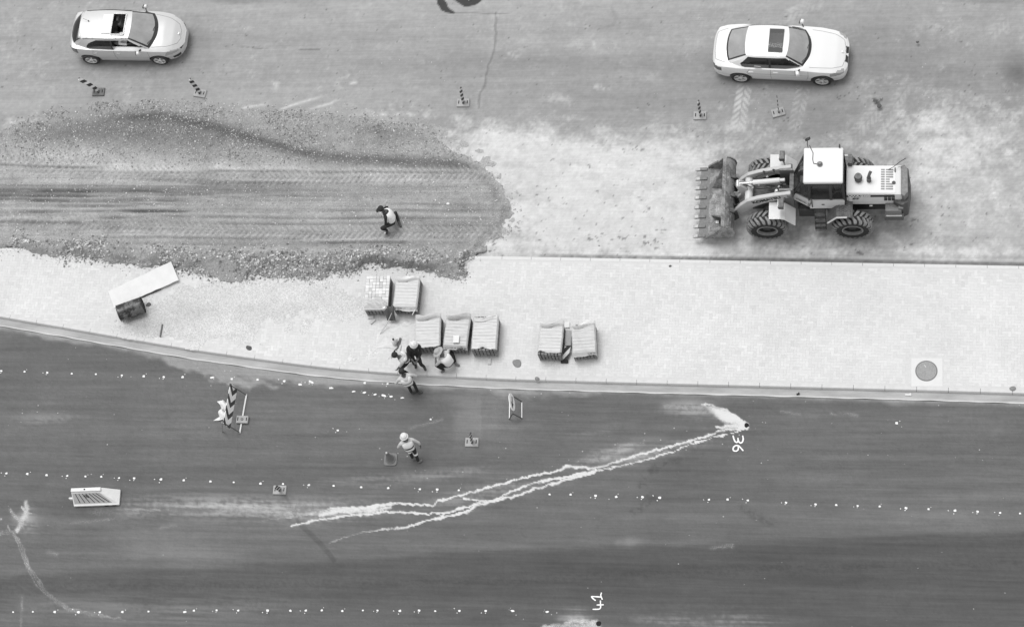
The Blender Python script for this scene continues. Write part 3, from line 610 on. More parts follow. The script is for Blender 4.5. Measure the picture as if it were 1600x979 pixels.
# gutter channel along the lower kerb
def gut_mat():
    m, n, b = nodes('gutter_concrete'); v = mth(n, 'MULTIPLY', mth(n, 'MULTIPLY_ADD', noise(n, 1.2, 6, .7, stretch=(.6, 3, 1)), .42, .1), mth(n, 'MULTIPLY_ADD', noise(n, 50, 3), .3, .85)); v = mth(n, 'ADD', v, .07)
    setcol(n, b, v); b.inputs['Roughness'].default_value = .9; bump(n, b, noise(n, 60, 3), .3, .01); return m
M_gut = gut_mat(); M_gedge = mat('gutter_edge', .55, .9, .25, 3, fine=.1)
SD = 600; xx = np.linspace(XA, XB, SD); yy = ykl(xx)
gut_ = MB(); prof = [(.002, .012), (-.12, .004), (-.245, .012)]
gut_.add([(x, y + dy, z) for dy, z in prof for x, y in zip(xx, yy)], [(r * SD + i, (r + 1) * SD + i, (r + 1) * SD + i + 1, r * SD + i + 1) for r in range(2) for i in range(SD - 1)])
gutter = tag(gut_.build('gutter', M_gut, smooth=True), kind='structure')
ge_ = MB(); wd = .035 + .012 * np.array([math.sin(i * .37) * math.sin(i * .11) for i in range(SD)])
ge_.add([(x, y - .247, .013) for x, y in zip(xx, yy)] + [(x, y - .25, .026) for x, y in zip(xx, yy)] + [(x, y - .25 - q, .026) for x, y, q in zip(xx, yy, wd)] + [(x, y - .256 - q, -.01) for x, y, q in zip(xx, yy, wd)],
        [(r * SD + i, (r + 1) * SD + i, (r + 1) * SD + i + 1, r * SD + i + 1) for r in range(3) for i in range(SD - 1)])
ge_.build('gutter_edge', M_gedge, gutter)

# paving bricks, 200 x 100 herringbone
SLAB = G(np.array([1424.5, 1473, 1472, 1423.5]), np.array([559, 559, 603.5, 603.5]), KZ); SX0, SX1 = SLAB[:, 0].min(), SLAB[:, 0].max(); SY0, SY1 = SLAB[:, 1].min(), SLAB[:, 1].max()
bx_, by_, hz_ = [], [], []
U = .1
for i in range(-215, 216):
    for j in range(-45, 45):
        k = (i - j) % 4
        if k == 0: bx_.append((i + 1) * U); by_.append((j + .5) * U); hz_.append(True)
        elif k == 2: bx_.append((i + .5) * U); by_.append(j * U); hz_.append(False)
bx_ = np.array(bx_); by_ = np.array(by_); hz_ = np.array(hz_)
ang = math.atan2(KUW[4, 1] - KUW[3, 1], KUW[4, 0] - KUW[3, 0]); ca, sa = math.cos(ang), math.sin(ang)
wx = bx_ * ca - by_ * sa; wy = bx_ * sa + by_ * ca
hx = np.where(hz_, .1, .05); hy = np.where(hz_, .05, .1)
ok = (wy - hy > ykl(wx) + .138) & (wy + hy < yku(wx) - .138) & (np.abs(wx) < 21)
ok &= ~((wx + hx > SX0 - .01) & (wx - hx < SX1 + .01) & (wy + hy > SY0 - .01) & (wy - hy < SY1 + .01))
wx, wy, hz_, bx_ = wx[ok], wy[ok], hz_[ok], bx_[ok]
M_brick, n, b_ = nodes('paving_brick')
oi = N(n, 'ShaderNodeObjectInfo')
v = mth(n, 'ADD', mth(n, 'ADD', attr(n, 'tone'), mth(n, 'MULTIPLY_ADD', oi.outputs['Random'], .0, 0.0)), .585)
geo = N(n, 'ShaderNodeNewGeometry'); nz = N(n, 'ShaderNodeTexNoise'); nz.inputs['Scale'].default_value = .55; nz.inputs['Detail'].default_value = 6; n.links.new(geo.outputs['Position'], nz.inputs['Vector'])
nz2 = N(n, 'ShaderNodeTexNoise'); nz2.inputs['Scale'].default_value = 30; nz2.inputs['Detail'].default_value = 3; n.links.new(geo.outputs['Position'], nz2.inputs['Vector'])
v = mth(n, 'MULTIPLY', v, mth(n, 'ADD', mth(n, 'MULTIPLY_ADD', nz.outputs['Fac'], .26, .79), mth(n, 'MULTIPLY', nz2.outputs['Fac'], .16)))
setcol(n, b_, v); b_.inputs['Roughness'].default_value = .9; bump(n, b_, nz2.outputs['Fac'], .2, .005)
px_, py_ = PX(wx, wy)
inframe = (px_ > 5) & (px_ < 1595)
order = np.argsort(-py_ * inframe); single = order[:300]; rest = order[300:]
def brick_shape(L, W): 
    x, y, g = L / 2 - .0011, W / 2 - .0011, .0014
    return np.array([(-x, -y, .131), (x, -y, .131), (x, y, .131), (-x, y, .131), (-x, -y, KZ - .003), (x, -y, KZ - .003), (x, y, KZ - .003), (-x, y, KZ - .003), (-x + g, -y + g, KZ), (x - g, -y + g, KZ), (x - g, y - g, KZ), (-x + g, y - g, KZ)])
BF = [(0, 1, 5, 4), (1, 2, 6, 5), (2, 3, 7, 6), (3, 0, 4, 7), (4, 5, 9, 8), (5, 6, 10, 9), (6, 7, 11, 10), (7, 4, 8, 11), (8, 9, 10, 11)]
BH, BV = brick_shape(.2, .1), brick_shape(.1, .2)
variants = {}
for t in range(6):
    for h in (True, False):
        me = bpy.data.meshes.new('paving_brick'); me.from_pydata([tuple(q) for q in (BH if h else BV)], [], BF); me.materials.append(M_brick)
        me.attributes.new('tone', 'FLOAT', 'POINT').data.foreach_set('value', np.full(12, (t - 2.5) * .008, np.float32)); variants[t, h] = me
for i in single:
    link('paving_brick', variants[rs.randint(6), bool(hz_[i])], pavement, (wx[i], wy[i], rs.uniform(-.0005, .0005)), (0, 0, ang))
n_ = len(rest); V = np.where(hz_[rest][:, None, None], BH[None], BV[None]).copy()
V = np.stack([V[..., 0] * ca - V[..., 1] * sa, V[..., 0] * sa + V[..., 1] * ca, V[..., 2]], -1)
V[..., 0] += wx[rest][:, None]; V[..., 1] += wy[rest][:, None]; V[..., 2] += rs.uniform(-.0008, .0008, (n_, 1))
F = (np.array(BF)[None] + 12 * np.arange(n_)[:, None, None]).reshape(-1, 4)
me = bpy.data.meshes.new('paving_bricks'); me.vertices.add(n_ * 12); me.vertices.foreach_set('co', V.astype(np.float32).ravel())
me.loops.add(F.size); me.loops.foreach_set('vertex_index', F.ravel().astype(np.int32)); me.polygons.add(len(F)); me.polygons.foreach_set('loop_start', np.arange(0, F.size, 4, dtype=np.int32)); me.polygons.foreach_set('use_smooth', np.zeros(len(F), bool)); me.update(calc_edges=True)
tn = rs.randn(n_) * .018; 
me.attributes.new('tone', 'FLOAT', 'POINT').data.foreach_set('value', np.repeat(tn, 12).astype(np.float32)); me.materials.append(M_brick)
tag(link('paving_bricks', me, pavement), kind='stuff')

# drifts of sand swept over the bricks on the left
xs2 = np.arange(-15.5, -1.5, .035); ys2 = np.arange(-2.2, 2.0, .035); X2, Y2 = np.meshgrid(xs2, ys2); a2, b2 = PX(X2, Y2)
fb = fbm(X2 * 1.1, Y2 * 1.4, 401, 5); fh = fbm(X2 * 6, Y2 * 6, 411, 3)
mk = gauss(a2, b2, [(380, 490, 110, 45, .9), (300, 470, 50, 40, .6), (230, 505, 40, 26, .9), (480, 470, 90, 26, .6), (290, 520, 60, 14, .7), (540, 470, 40, 26, .4), (760, 420, 34, 14, .9), (780, 438, 24, 8, .6), (100, 420, 80, 14, .4)])
t2 = .02 * (sm(mk + (fb - .5) * 1.5 + (fh - .5) * .3, .32, 1.0)) + .006 * (fh - .5) - .002
inside = (Y2 > ykl(X2) + .02) & (Y2 < yku(X2) - .05)
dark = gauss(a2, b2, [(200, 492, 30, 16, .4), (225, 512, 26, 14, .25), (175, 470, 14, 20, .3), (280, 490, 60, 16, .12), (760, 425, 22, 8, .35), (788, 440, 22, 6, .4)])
sandm = earth_mat(); sandm.name = 'drift_sand'
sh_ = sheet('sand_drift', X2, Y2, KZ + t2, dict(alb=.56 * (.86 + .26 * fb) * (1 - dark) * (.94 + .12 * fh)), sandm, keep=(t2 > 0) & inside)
tag(sh_, kind='structure')

# ------------------------------------------------------------------ manhole in its concrete slab
M_slab = mat('slab_concrete', .63, .9, .06, 8, bmp=.15)
b = MB(); b.box(((SX0 + SX1) / 2, (SY0 + SY1) / 2, KZ - .03), (SX1 - SX0 - .012, SY1 - SY0 - .012, .064)); b.build('concrete_slab', M_slab, pavement, bevel=.006)
mc = G(1447.5, 579.2, KZ); mh = thing('manhole_cover', 'round cast iron manhole cover set in a pale square slab of the pavement', 'manhole cover', (mc.x, mc.y, KZ))
M_iron = mat('cast_iron', .28, .65, .3, 14, bmp=.4, fine=.2, dust=.5, dustcol=.4); M_iron_d = mat('cast_iron_ring', .16, .6, .3, 10, bmp=.3)
b = MB(); b.lathe([(.352, .003), (.352, .010), (.315, .010), (.313, .004)], 40); b.build('frame', M_iron_d, mh, recalc=True)
b = MB(); b.lathe([(.312, .003), (.312, .013), (.285, .013), (.283, .008), (.25, .008), (.248, .013), (.23, .013), (.228, .008), (0.001, .008)], 40); b.build('lid', M_iron, mh, recalc=True)
b = MB()
for ring, cnt in ((.06, 8), (.105, 14), (.15, 20), (.195, 26), (.267, 34)):
    for k in range(cnt):
        a = 6.283 * k / cnt; b.box((ring * math.cos(a), ring * math.sin(a), .0125), (.026, .017, .011), (0, 0, a))
tag(b.build('raised_studs', M_iron, mh), kind='stuff')
b = MB(); b.box((-.04, .16, .0205), (.02, .09, .006), (0, 0, .6)); b.build('lifting_slot', mat('pale_scrape', .6), mh)

# ------------------------------------------------------------------ paint on the lower road
M_paint = mat('road_paint', .78, .8, .08, 30)
dots = [(x / 2.336, 560 + y / 2.336, 0) for x, y in [(5, 45), (90, 48), (173, 51), (262, 55), (350, 57), (445, 61), (525, 65), (598, 67), (667, 68), (846, 75), (940, 77), (1038, 82), (1132, 83)]]
dots += [(x / 2.336, 560 + y / 2.336, 1) for x, y in [(775, 69), (1096, 95)]] + [(487, 597, 1), (517, 606, 1)]
dots += [(540 + x / 4.08, 410 + y / 4.08, 1) for x, y in [(50, 822), (120, 828), (188, 840), (245, 848), (290, 853), (360, 862)]] + [(540 + x / 4.08, 410 + y / 4.08, 0) for x, y in [(122, 768), (268, 772)]]
dots += [(x / 2.336, 560 + y / 2.336, 0) for x, y in [(24, 418), (100, 421), (170, 425), (246, 427), (312, 430), (370, 431), (435, 435), (490, 436), (588, 440), (671, 444), (768, 448), (853, 451), (951, 456), (1033, 457), (1127, 461)]]
dots += [(360 + x / 2.667, 640 + y / 2.667, 0) for x, y in [(328, 312), (430, 316), (545, 322), (658, 326), (790, 330), (862, 331), (952, 335), (1330, 352), (1418, 353), (1522, 357)]]
dots += [(963, 776, 0), (1004, 776, 0), (1031, 777, 0)]
dots += [(1080 + x / 2.583, 600 + y / 2.583, 0) for x, y in [(72, 465), (147, 465), (229, 468), (383, 477), (502, 484), (585, 487), (672, 490), (761, 493), (867, 499), (958, 504), (1065, 509), (1156, 513), (1247, 518), (1327, 521)]]
dots += [(x / 2.336, 560 + y / 2.336, 0) for x, y in [(48, 924), (120, 923), (200, 924), (287, 924), (365, 924), (447, 924), (542, 922), (708, 919), (791, 917), (870, 918), (977, 918), (1060, 919)]] + [(289, 955.5, 1), (801, 953.5, 1), (855, 955, 1)]
dots += [(x, y, 0) for x, y in [(478, 953), (503, 953), (535, 954), (567, 953), (590, 953), (625, 953.5), (655, 953), (680, 954), (718, 953.5), (759, 953.5), (1401, 661), (673, 655), (528, 672)]]
blobs = {}
for e in (0, 1):
    for k in range(4):
        q = MB(); ring = []
        for i in range(14):
            a = 6.283 * i / 14; r = .036 * random.uniform(.7, 1.3); ring.append((r * math.cos(a) * (2.0 if e else 1.15), r * math.sin(a) * (.85 if e else 1)))
        q.prism(ring, .0, .010)
        for s in range(k):
            a = random.uniform(0, 6.28); d = random.uniform(.07, .17); r = random.uniform(.006, .016)
            q.prism([(d * math.cos(a) * 1.3 + r * math.cos(t * 1.047), d * math.sin(a) * .7 + r * math.sin(t * 1.047)) for t in range(6)], .0, .009)
        blobs[e, k] = q.mesh('paint_dot', M_paint)
for x, y, e in dots:
    g = G(x, y); o = link('paint_dot', blobs[e, random.randrange(4)], lower, (g.x, g.y, .004), (0, 0, random.uniform(-.25, .25))); s = random.uniform(.85, 1.2); o.scale = (s, s, 1)
def brush(name, strokes, wd, fx, fy, sc, parent):            # hand-painted strokes following photo points
    q = MB(); lift = 0.0
    for st in strokes:
        lift += .004
        P = [G(fx + x / sc, fy + y / sc) for x, y in st]; L = []; R = []
        D = []                                               # densify
        for i in range(len(P) - 1):
            for t in range(4): D.append(P[i].lerp(P[i + 1], t / 4))
        D.append(P[-1]); D = [D[0]] + [(D[i - 1] + D[i] * 2 + D[i + 1]) / 4 for i in range(1, len(D) - 1)] + [D[-1]]
        for i, p in enumerate(D):
            d = (D[min(i + 1, len(D) - 1)] - D[max(i - 1, 0)]).normalized(); nn = Vector((-d.y, d.x, 0)) * wd * random.uniform(.85, 1.15) / 2
            L.append(p + nn); R.append(p - nn)
        for i in range(len(D) - 1):
            q.add([e + Vector((0, 0, lift + .00012 * (i % 40))) for e in (L[i], L[i + 1], R[i + 1], R[i])], [(0, 3, 2, 1)])
        for e in (D[0], D[-1]): q.prism([(e.x + wd * .5 * math.cos(t * .785), e.y + wd * .5 * math.sin(t * .785)) for t in range(8)], lift + .005, lift + .006)
    o = q.build(name, M_paint, parent, loc=(0, 0, .009)); return o
n36 = brush('painted_number', [[(535, 660), (545, 700), (562, 735), (585, 742), (600, 722), (597, 690)], [(597, 700), (607, 735), (632, 752), (655, 735), (665, 700), (658, 662)],
                               [(660, 845), (635, 815), (605, 783), (570, 780), (542, 800), (532, 830), (545, 850), (575, 855), (597, 840), (603, 810), (600, 785)]], .048, 1080, 600, 8.158, lower)
n36['label'] = 'white painted number 36 beside the hole where the slurry fans out'
n41 = brush('painted_number', [[(870, 462), (830, 430), (785, 385), (880, 390), (985, 398)], [(988, 322), (975, 360), (985, 400), (1005, 440)], [(830, 636), (900, 636), (955, 632), (975, 600), (972, 540), (970, 475)], [(908, 553), (970, 551), (1025, 549)]], .042, 860, 900, 12.39, lower)
n41['label'] = 'white painted number 41 at the bottom edge of the lower road'
M_hole = mat('hole_dark', .012, .95)
for x, y, r in ((1166.5, 664, .075), (935.5, 973.5, .085)):
    g = G(x, y); b = MB(); ring = [(r * random.uniform(.85, 1.15) * math.cos(i * .52), r * random.uniform(.85, 1.15) * math.sin(i * .52)) for i in range(12)]
    b.prism(ring, .0, .008); b.build('core_hole', M_hole, lower, loc=(g.x, g.y, .006))
# ------------------------------------------------------------------ cars
M_white = mat('car_white', .72, .35, .02, 3, coat=.6); M_silver = mat('car_silver', .56, .42, .02, 3, metal=.3, coat=.4)
M_black = mat('black_plastic', .025, .5, .2, 10); M_tyre = mat('tyre_rubber', .028, .85, .25, 12, dust=.3, dustcol=.2)
M_alloy = mat('alloy_rim', .75, .35, .06, 10, metal=.1); M_seam = mat('seam_shadow_gap', .16, .8); M_chrome = mat('chrome', .6, .15, .05, 5, metal=.9)
M_glass = glass('windscreen_glass', .5, .40, .06, .7); M_gdark = glass('side_glass', .035, .45, .04, .5); M_groof = glass('roof_glass', .46, .8, .08, .5)
M_lamp = mat('lamp_lens', .33, .1, .15, 12, coat=.8); M_tail = mat('tail_lens', .09, .15, .2, 20, coat=.8)
M_seat = mat('seat_fabric', .12, .9, .2, 12); M_seat_l = mat('seat_leather_pale', .42, .7, .1, 12); M_dash = mat('dashboard', .045, .7, .2, 9); M_paper = mat('paper_white', .8, .8, .05)
def wheel(parent, x, y, r, wdt, nsp, side, twin=True):
    M = T(x, y, r) @ Matrix.Rotation(side * math.pi / 2, 4, 'X')        # lathe axis points to the outside
    root = link('wheel', None, parent, (x, y, r)); M = Matrix.Rotation(side * math.pi / 2, 4, 'X')
    h = wdt / 2; ri = r * .68
    b = MB(); b.lathe([(ri, -h), (r * .93, -h), (r, -h * .75), (r, h * .75), (r * .95, h), (r * .8, h * 1.04), (ri, h)], 40, M); b.build('tyre', M_tyre, root, smooth=.7, recalc=True)
    b = MB(); b.lathe([(ri * 1.02, h * .8), (ri, h * 1.02), (ri * .95, h * 1.0), (ri * .93, h * .2), (.02, h * .1)], 40, M, mis=[0, 0, 0, 1])
    for k in range(nsp):
        for q in ((-.13, .13) if twin else (0,)):
            a = 6.283 * k / nsp + q; c, s = math.cos(a), math.sin(a); a2 = 6.283 * k / nsp + q * 1.4; c2, s2 = math.cos(a2), math.sin(a2)
            wd = .02 if twin else .05
            p = [Vector((c * .04 - s * u * wd * .6, s * .04 + c * u * wd * .6, h * .86)) for u in (-.5, .5)] + [Vector((c2 * ri * .95 - s2 * u * wd, s2 * ri * .95 + c2 * u * wd, h * .98)) for u in (.5, -.5)]
            b.add(p + [v_ - Vector((0, 0, .03)) for v_ in p], [(0, 1, 2, 3), (4, 7, 6, 5), (0, 4, 5, 1), (1, 5, 6, 2), (2, 6, 7, 3), (3, 7, 4, 0)], 0, M)
    b.lathe([(.055, h * .5), (.05, h * .95), (.03, h * 1.0), (.001, h * 1.0)], 16, M)
    b.build('rim', [M_alloy, M_black], root, recalc=True)
    return root
def car(name, label, loc, rz, s, body):
    root = thing(name, label, 'car', loc, rz)
    I = lambda k, x: np.interp(x, [q[0] for q in s[k]], [q[1] for q in s[k]])
    x0, x1 = s['W'][0][0], s['W'][-1][0]
    ss = np.linspace(0, 1, 230); st = x0 + (x1 - x0) * (.5 - .5 * np.cos(ss * math.pi)) * .35 + (x1 - x0) * ss * .65
    W = I('W', st); W = np.convolve(np.pad(W, 2, 'edge'), [.1, .2, .4, .2, .1], 'valid'); zb = I('zb', st); zd = I('zd', st); zs = I('zs', st)
    zb = np.convolve(np.pad(zb, 3, 'edge'), np.ones(7) / 7, 'valid'); zd = np.convolve(np.pad(zd, 3, 'edge'), np.ones(7) / 7, 'valid')
    for xc in s['axles']:
        R = s['r'] + .055; d = np.abs(st - xc); zs = np.maximum(zs, np.where(d < R, s['r'] + np.sqrt(np.maximum(R * R - d * d, 0)), 0))
    zs = np.minimum(zs, zb - .04)
    NS, ND = 14, 16; rows = []
    for i in range(len(st)):
        z = zs[i] + (zb[i] - zs[i]) * np.linspace(0, 1, NS); zn = np.clip((z - .2) / (zb[i] - .2), 0, 1)
        flare = sum(.018 * math.exp(-((st[i] - xc) / .42) ** 2) for xc in s['axles'])
        y = W[i] * (1 - .07 * (1 - zn) ** 2.5 - .055 * zn ** 4) + flare * np.exp(-((zn - .6) / .35) ** 2) - .012 * np.exp(-((zn - .28) / .1) ** 2)
        t = np.linspace(0, 1, ND + 1)[1:]; e = s.get('crown', 2.4)
        yd = y[-1] * (1 - t); zz = zb[i] + (zd[i] - zb[i]) * (1 - (1 - t) ** e)
        rows.append(([(st[i], y[0] - .16, zs[i] + .01)] + [(st[i], a, b_) for a, b_ in zip(y, z)] + [(st[i], a, b_) for a, b_ in zip(yd, zz)]))
    parts = {}
    NP = len(rows[0])
    cx0, cx1 = s['cabin']
    for sd in (1, -1):
        for i in range(len(st) - 1):
            for j in range(NP - 1):
                q = [rows[i][j], rows[i + 1][j], rows[i + 1][j + 1], rows[i][j + 1]]
                c = np.mean(q, axis=0)
                gl = s['glass']; fy = abs(c[1])
                xf = gl['fb'][0] + (gl['fb'][1] - gl['fb'][0]) * (fy / gl['fb'][2]) ** 2.2 - .05; xr = gl['rb'][0] + (gl['rb'][1] - gl['rb'][0]) * (fy / gl['rb'][2]) ** 2.2 + .05
                if j >= NS + 3 and xr < c[0] < xf and fy < .72: continue
                key = ('wheel_arch', 0) if j == 0 else (s['region'](c[0], c[1], c[2], j > NS, sd) or ('body', 0))
                q = [(a, b_ * sd, z) for a, b_, z in q]
                parts.setdefault(key, MB()).add(q, [(0, 1, 2, 3) if sd < 0 else (3, 2, 1, 0)])
        # nose and tail caps
    for i, f in ((0, 1), (-1, -1)):
        ring = [(a, b_, z) for a, b_, z in rows[i][1:]] + [(a, -b_, z) for a, b_, z in rows[i][-2:0:-1]]
        parts[('body', 0)].add(ring, [tuple(range(len(ring)))[::f]])
    # greenhouse
    g = s['glass']
    def edge(e, k, sv):                                     # e: (x centre, x corner, half width, z centre, z corner)
        xm, xc, hw, zm, zc = g[e]; return Vector((xm + (xc - xm) * abs(sv) ** 2.2, hw * sv, zm + (zc - zm) * abs(sv) ** 2.4))
    def pane(base, top, bul, nu_=24, nv_=10):
        def fn(a, t):
            sv = a * 2 - 1; p = edge(base, 0, sv).lerp(edge(top, 0, sv), t); p.z += bul * 4 * t * (1 - t) * (1 - sv * sv * .6); p.x += s_sign * bul * 2 * t * (1 - t); return p
        return fn
    s_sign = 1; b = MB(); b.grid(pane('fb', 'ft', .02), 26, 16)
    b.m = [1 if (k // 25 < 2 or k % 25 in (0, 24)) else 0 for k in range(len(b.f))]; b.build('windscreen', [M_glass, M_black], root, smooth=True, recalc=True)
    s_sign = -1; b = MB(); b.grid(pane('rb', 'rt', .02), 26, 12)
    b.m = [1 if (k // 25 < 1 or k % 25 in (0, 24)) else 0 for k in range(len(b.f))]; b.build('rear_window', [s.get('rearglass', M_glass), M_black], root, smooth=True, recalc=True)
    rf = MB(); hole = s.get('hole')
    def roofp(u, a):
        sv = a * 2 - 1; p = edge('rt', 0, sv).lerp(edge('ft', 0, sv), u); p.y *= 1 + .05 * 4 * u * (1 - u); p.z += .03 * 4 * u * (1 - u); return p
    nu_, nv_ = 48, 26
    P = [[roofp(i / (nu_ - 1), j / (nv_ - 1)) for j in range(nv_)] for i in range(nu_)]
    for i in range(nu_ - 1):
        for j in range(nv_ - 1):
            q = [P[i][j], P[i + 1][j], P[i + 1][j + 1], P[i][j + 1]]; c = (q[0] + q[2]) / 2
            if hole and hole[0] < c.x < hole[1] and hole[2] < c.y < hole[3]: continue
            rf.add(q, [(0, 1, 2, 3)])
    win = {}
    nu_, nv_ = 150, 28
    for sd in (1, -1):
        def sp(u, v_):
            bx0, bx1 = g['fb'][1], g['rb'][1]; xb = bx0 + (bx1 - bx0) * u
            ybz = np.interp(xb, st, W) * .94; k = min(1, min(u, 1 - u) / .22); yb_ = (g['fb'][2] if u < .5 else g['rb'][2]); yb_ = yb_ + (ybz - .03 - yb_) * (k ** .6)
            zbz = np.interp(xb, st, zb) - .004 + (0 if .05 < u < .95 else .0)
            zend = g['fb'][4] if u < .5 else g['rb'][4]; zbz = zend + (zbz - zend) * k
            pb = Vector((xb, yb_, zbz)); ut = 1 - u; pt = roofp(ut, 1.0); p = pb.lerp(pt, v_); p.y += .035 * 4 * v_ * (1 - v_) * (1 if .03 < u < .97 else 0); return p
        Q = [[sp(i / (nu_ - 1), j / (nv_ - 1)) for j in range(nv_)] for i in range(nu_)]
        for i in range(nu_ - 1):
            for j in range(nv_ - 1):
                q = [Q[i][j], Q[i + 1][j], Q[i + 1][j + 1], Q[i][j + 1]]; c = (q[0] + q[2]) / 2; v_ = (j + .5) / (nv_ - 1); u = (i + .5) / (nu_ - 1)
                key = s['window'](c.x, v_, u)
                q = [Vector((a.x, a.y * sd, a.z)) for a in q]
                if key == 'front' and s.get('open') == sd: continue
                if key is None: rf.add(q, [(0, 1, 2, 3)])
                else: win.setdefault((key, sd), MB()).add(q, [(0, 1, 2, 3)])
    rf.build('roof', body, root, smooth=.9, recalc=True, weld=True)
    for (key, sd), m_ in win.items():
        m_.build('pillar_trim' if key == 'trim' else 'side_window', M_black if key == 'trim' else M_gdark, root, smooth=True, recalc=True, weld=True)
    mats = dict(body=body, door=body, bonnet=body, boot_lid=body, wheel_arch=M_black, headlight=M_lamp, tail_light=M_tail, grille=M_black, fog_light=M_black, sill=M_black, seam=M_seam)
    for (key, idx), m_ in parts.items():
        m_.build(key, mats[key], root, smooth=.8, weld=True)
    # seams, handles, mirrors
    b = MB()
    def sidept(x, z, sd, off=.003):
        i = int(np.argmin(np.abs(st - x))); zz = zb[i]; zn = np.clip((z - .2) / (zz - .2), 0, 1)
        flare = sum(.018 * math.exp(-((x - xc) / .42) ** 2) for xc in s['axles'])
        y = W[i] * (1 - .07 * (1 - zn) ** 2.5 - .055 * zn ** 4) + flare * math.exp(-((zn - .6) / .35) ** 2) - .012 * math.exp(-((zn - .28) / .1) ** 2)
        return Vector((x, (y + off) * sd, z))
    for sd in (1, -1):
        for line in s['seams']:
            for (xa, za), (xb, zb_) in zip(line[:-1], line[1:]):
                n_ = 8
                for k in range(n_):
                    p, q = [sidept(xa + (xb - xa) * t, za + (zb_ - za) * t, sd) for t in (k / n_, (k + 1) / n_)]
                    d = (q - p).normalized(); n2 = d.cross(Vector((0, 1, 0))) * .0045
                    b.add([p - n2, q - n2, q + n2, p + n2], [(0, 1, 2, 3)])
    def deckpt(x, f):
        i = int(np.argmin(np.abs(st - x))); t = 1 - abs(f); yy = W[i] * .945
        return Vector((st[i], yy * f, zb[i] + (zd[i] - zb[i]) * (1 - (1 - t) ** s.get('crown', 2.4)) + .004))
    for line in s['deckseams']:
        for (xa, fa), (xb, fb_) in zip(line[:-1], line[1:]):
            n_ = 12
            for k in range(n_):
                p, q = [deckpt(xa + (xb - xa) * t, fa + (fb_ - fa) * t) for t in (k / n_, (k + 1) / n_)]
                if (q - p).length < 1e-4: continue
                d = (q - p).normalized(); n2 = d.cross(Vector((0, 0, 1))).normalized() * .0055
                b.add([p - n2, q - n2, q + n2, p + n2], [(0, 1, 2, 3)])
    tag(b.build('panel_gaps', M_seam, root), kind='stuff')
    for sd in (1, -1):
        for x in s['handles']:
            p = sidept(x, s['zh'], sd, .012); b = MB(); b.box(p, (.17, .03, .028)); b.build('door_handle', body if s.get('hbody') else M_chrome, root, bevel=.01)
        p = Vector((s['mirror'][0], s['mirror'][1] * sd, s['mirror'][2])); b = MB()
        b.box(p, (.15, .19, .13), (0, 0, -.25 * sd), taper=.75); o = b.build('mirror', body, root, bevel=.035, smooth=.6)
        b = MB(); b.box(p + Vector((-.075, .0, -.0)), (.012, .15, .10), (0, 0, -.25 * sd)); b.beam(p - Vector((0, .06 * sd, .03)), p - Vector((-.06, .18 * sd, .06)), .04, .04); b.build('mirror_arm', M_black, o)
    for xc in s['axles']:
        for sd in (1, -1): wheel(root, xc, sd * s['track'], s['r'], .21, s['spokes'], -sd, s.get('twin', True))
    # cabin
    b = MB(); b.box(((cx0 + cx1) / 2, 0, .33), (cx1 - cx0 + .1, 1.35, .06)); b.build('floor_pan', M_black, root)
    b = MB(); b.box(((st[0] + st[-1]) / 2, 0, .25), (st[-1] - st[0] - .5, 1.2, .12)); b.build('underbody', M_black, root)
    b = MB(); dx = g['fb'][0]; b.box((dx - .28, 0, .80), (.5, 1.28, .22), (0, .12, 0)); b.build('dashboard', M_dash, root, bevel=.05)
    sm_ = s.get('seat', M_seat)
    for y in (.36, -.36):
        x = s['seatx']; b = MB(); b.box((x, y, .52), (.5, .48, .16)); b.box((x - .3, y, .83), (.13, .46, .58), (0, -.28, 0)); b.box((x - .40, y, 1.19), (.09, .26, .16), (0, -.2, 0)); b.build('front_seat', sm_, root, bevel=.04)
    x = s['seatx'] - .85; b = MB(); b.box((x, 0, .50), (.48, 1.25, .16)); b.box((x - .30, 0, .80), (.14, 1.25, .55), (0, -.35, 0)); b.build('rear_seat', sm_, root, bevel=.04)
    b = MB(); c = Vector((s['seatx'] + .45, -.36, .88)); ax = Vector((-.85, 0, .5)).normalized(); u = Vector((0, 1, 0)); v3 = ax.cross(u)
    b.tube([c + (u * math.cos(a * .4488) + v3 * math.sin(a * .4488)) * .18 for a in range(15)], .016, 6); b.beam(c - u * .17, c + u * .17, .03, .02); b.build('steering_wheel', M_black, root)
    # wipers
    b = MB()
    for y in (-.1, .42):
        p = edge('fb', 0, y / g['fb'][2]) + Vector((-.01, 0, .015)); q = edge('fb', 0, (y - .5) / g['fb'][2]).lerp(edge('ft', 0, (y - .5) / g['ft'][2] * .8), .16) + Vector((0, 0, .03)); b.beam(p, q, .022, .012)
    b.build('wiper', M_black, root)
    return root, roofp

def sed_region(x, y, z, deck, sd):
    if 1.66 < x < 2.12 and y > .50 and .60 < z < .75 and y > .86 - (x - 1.62) * .60: return ('headlight', sd)
    if .05 < y < .30 and .585 < z < .665 and x > 2.12: return ('grille', sd)
    if x < -1.98 and y > .5 and .66 < z < .86 and not deck: return ('tail_light', sd)
    if deck and x > .98 and y < .66 - .05 * (x > 1.8) and x < 2.08: return ('bonnet', 0)
    if deck and x < -1.8 and y < .62 and x > -2.25: return ('boot_lid', 0)
    if not deck and .27 < z and -.32 < x < .93 and z < .98: return ('door', sd)
    if not deck and .27 < z and -1.13 < x < -.32 and z < .98: return ('door', 2 * sd)
def sed_window(x, v, u):
    if v < .06 or v > .90: return None
    fx = .80 - v * .62; rx = -1.34 + max(0, v - .25) * .42 + max(0, .25 - v) * .3
    if x > fx - .05 or x < rx: return None
    if abs(x + .34) < .035: return 'trim'
    return 'front' if x > -.34 else 'rear'
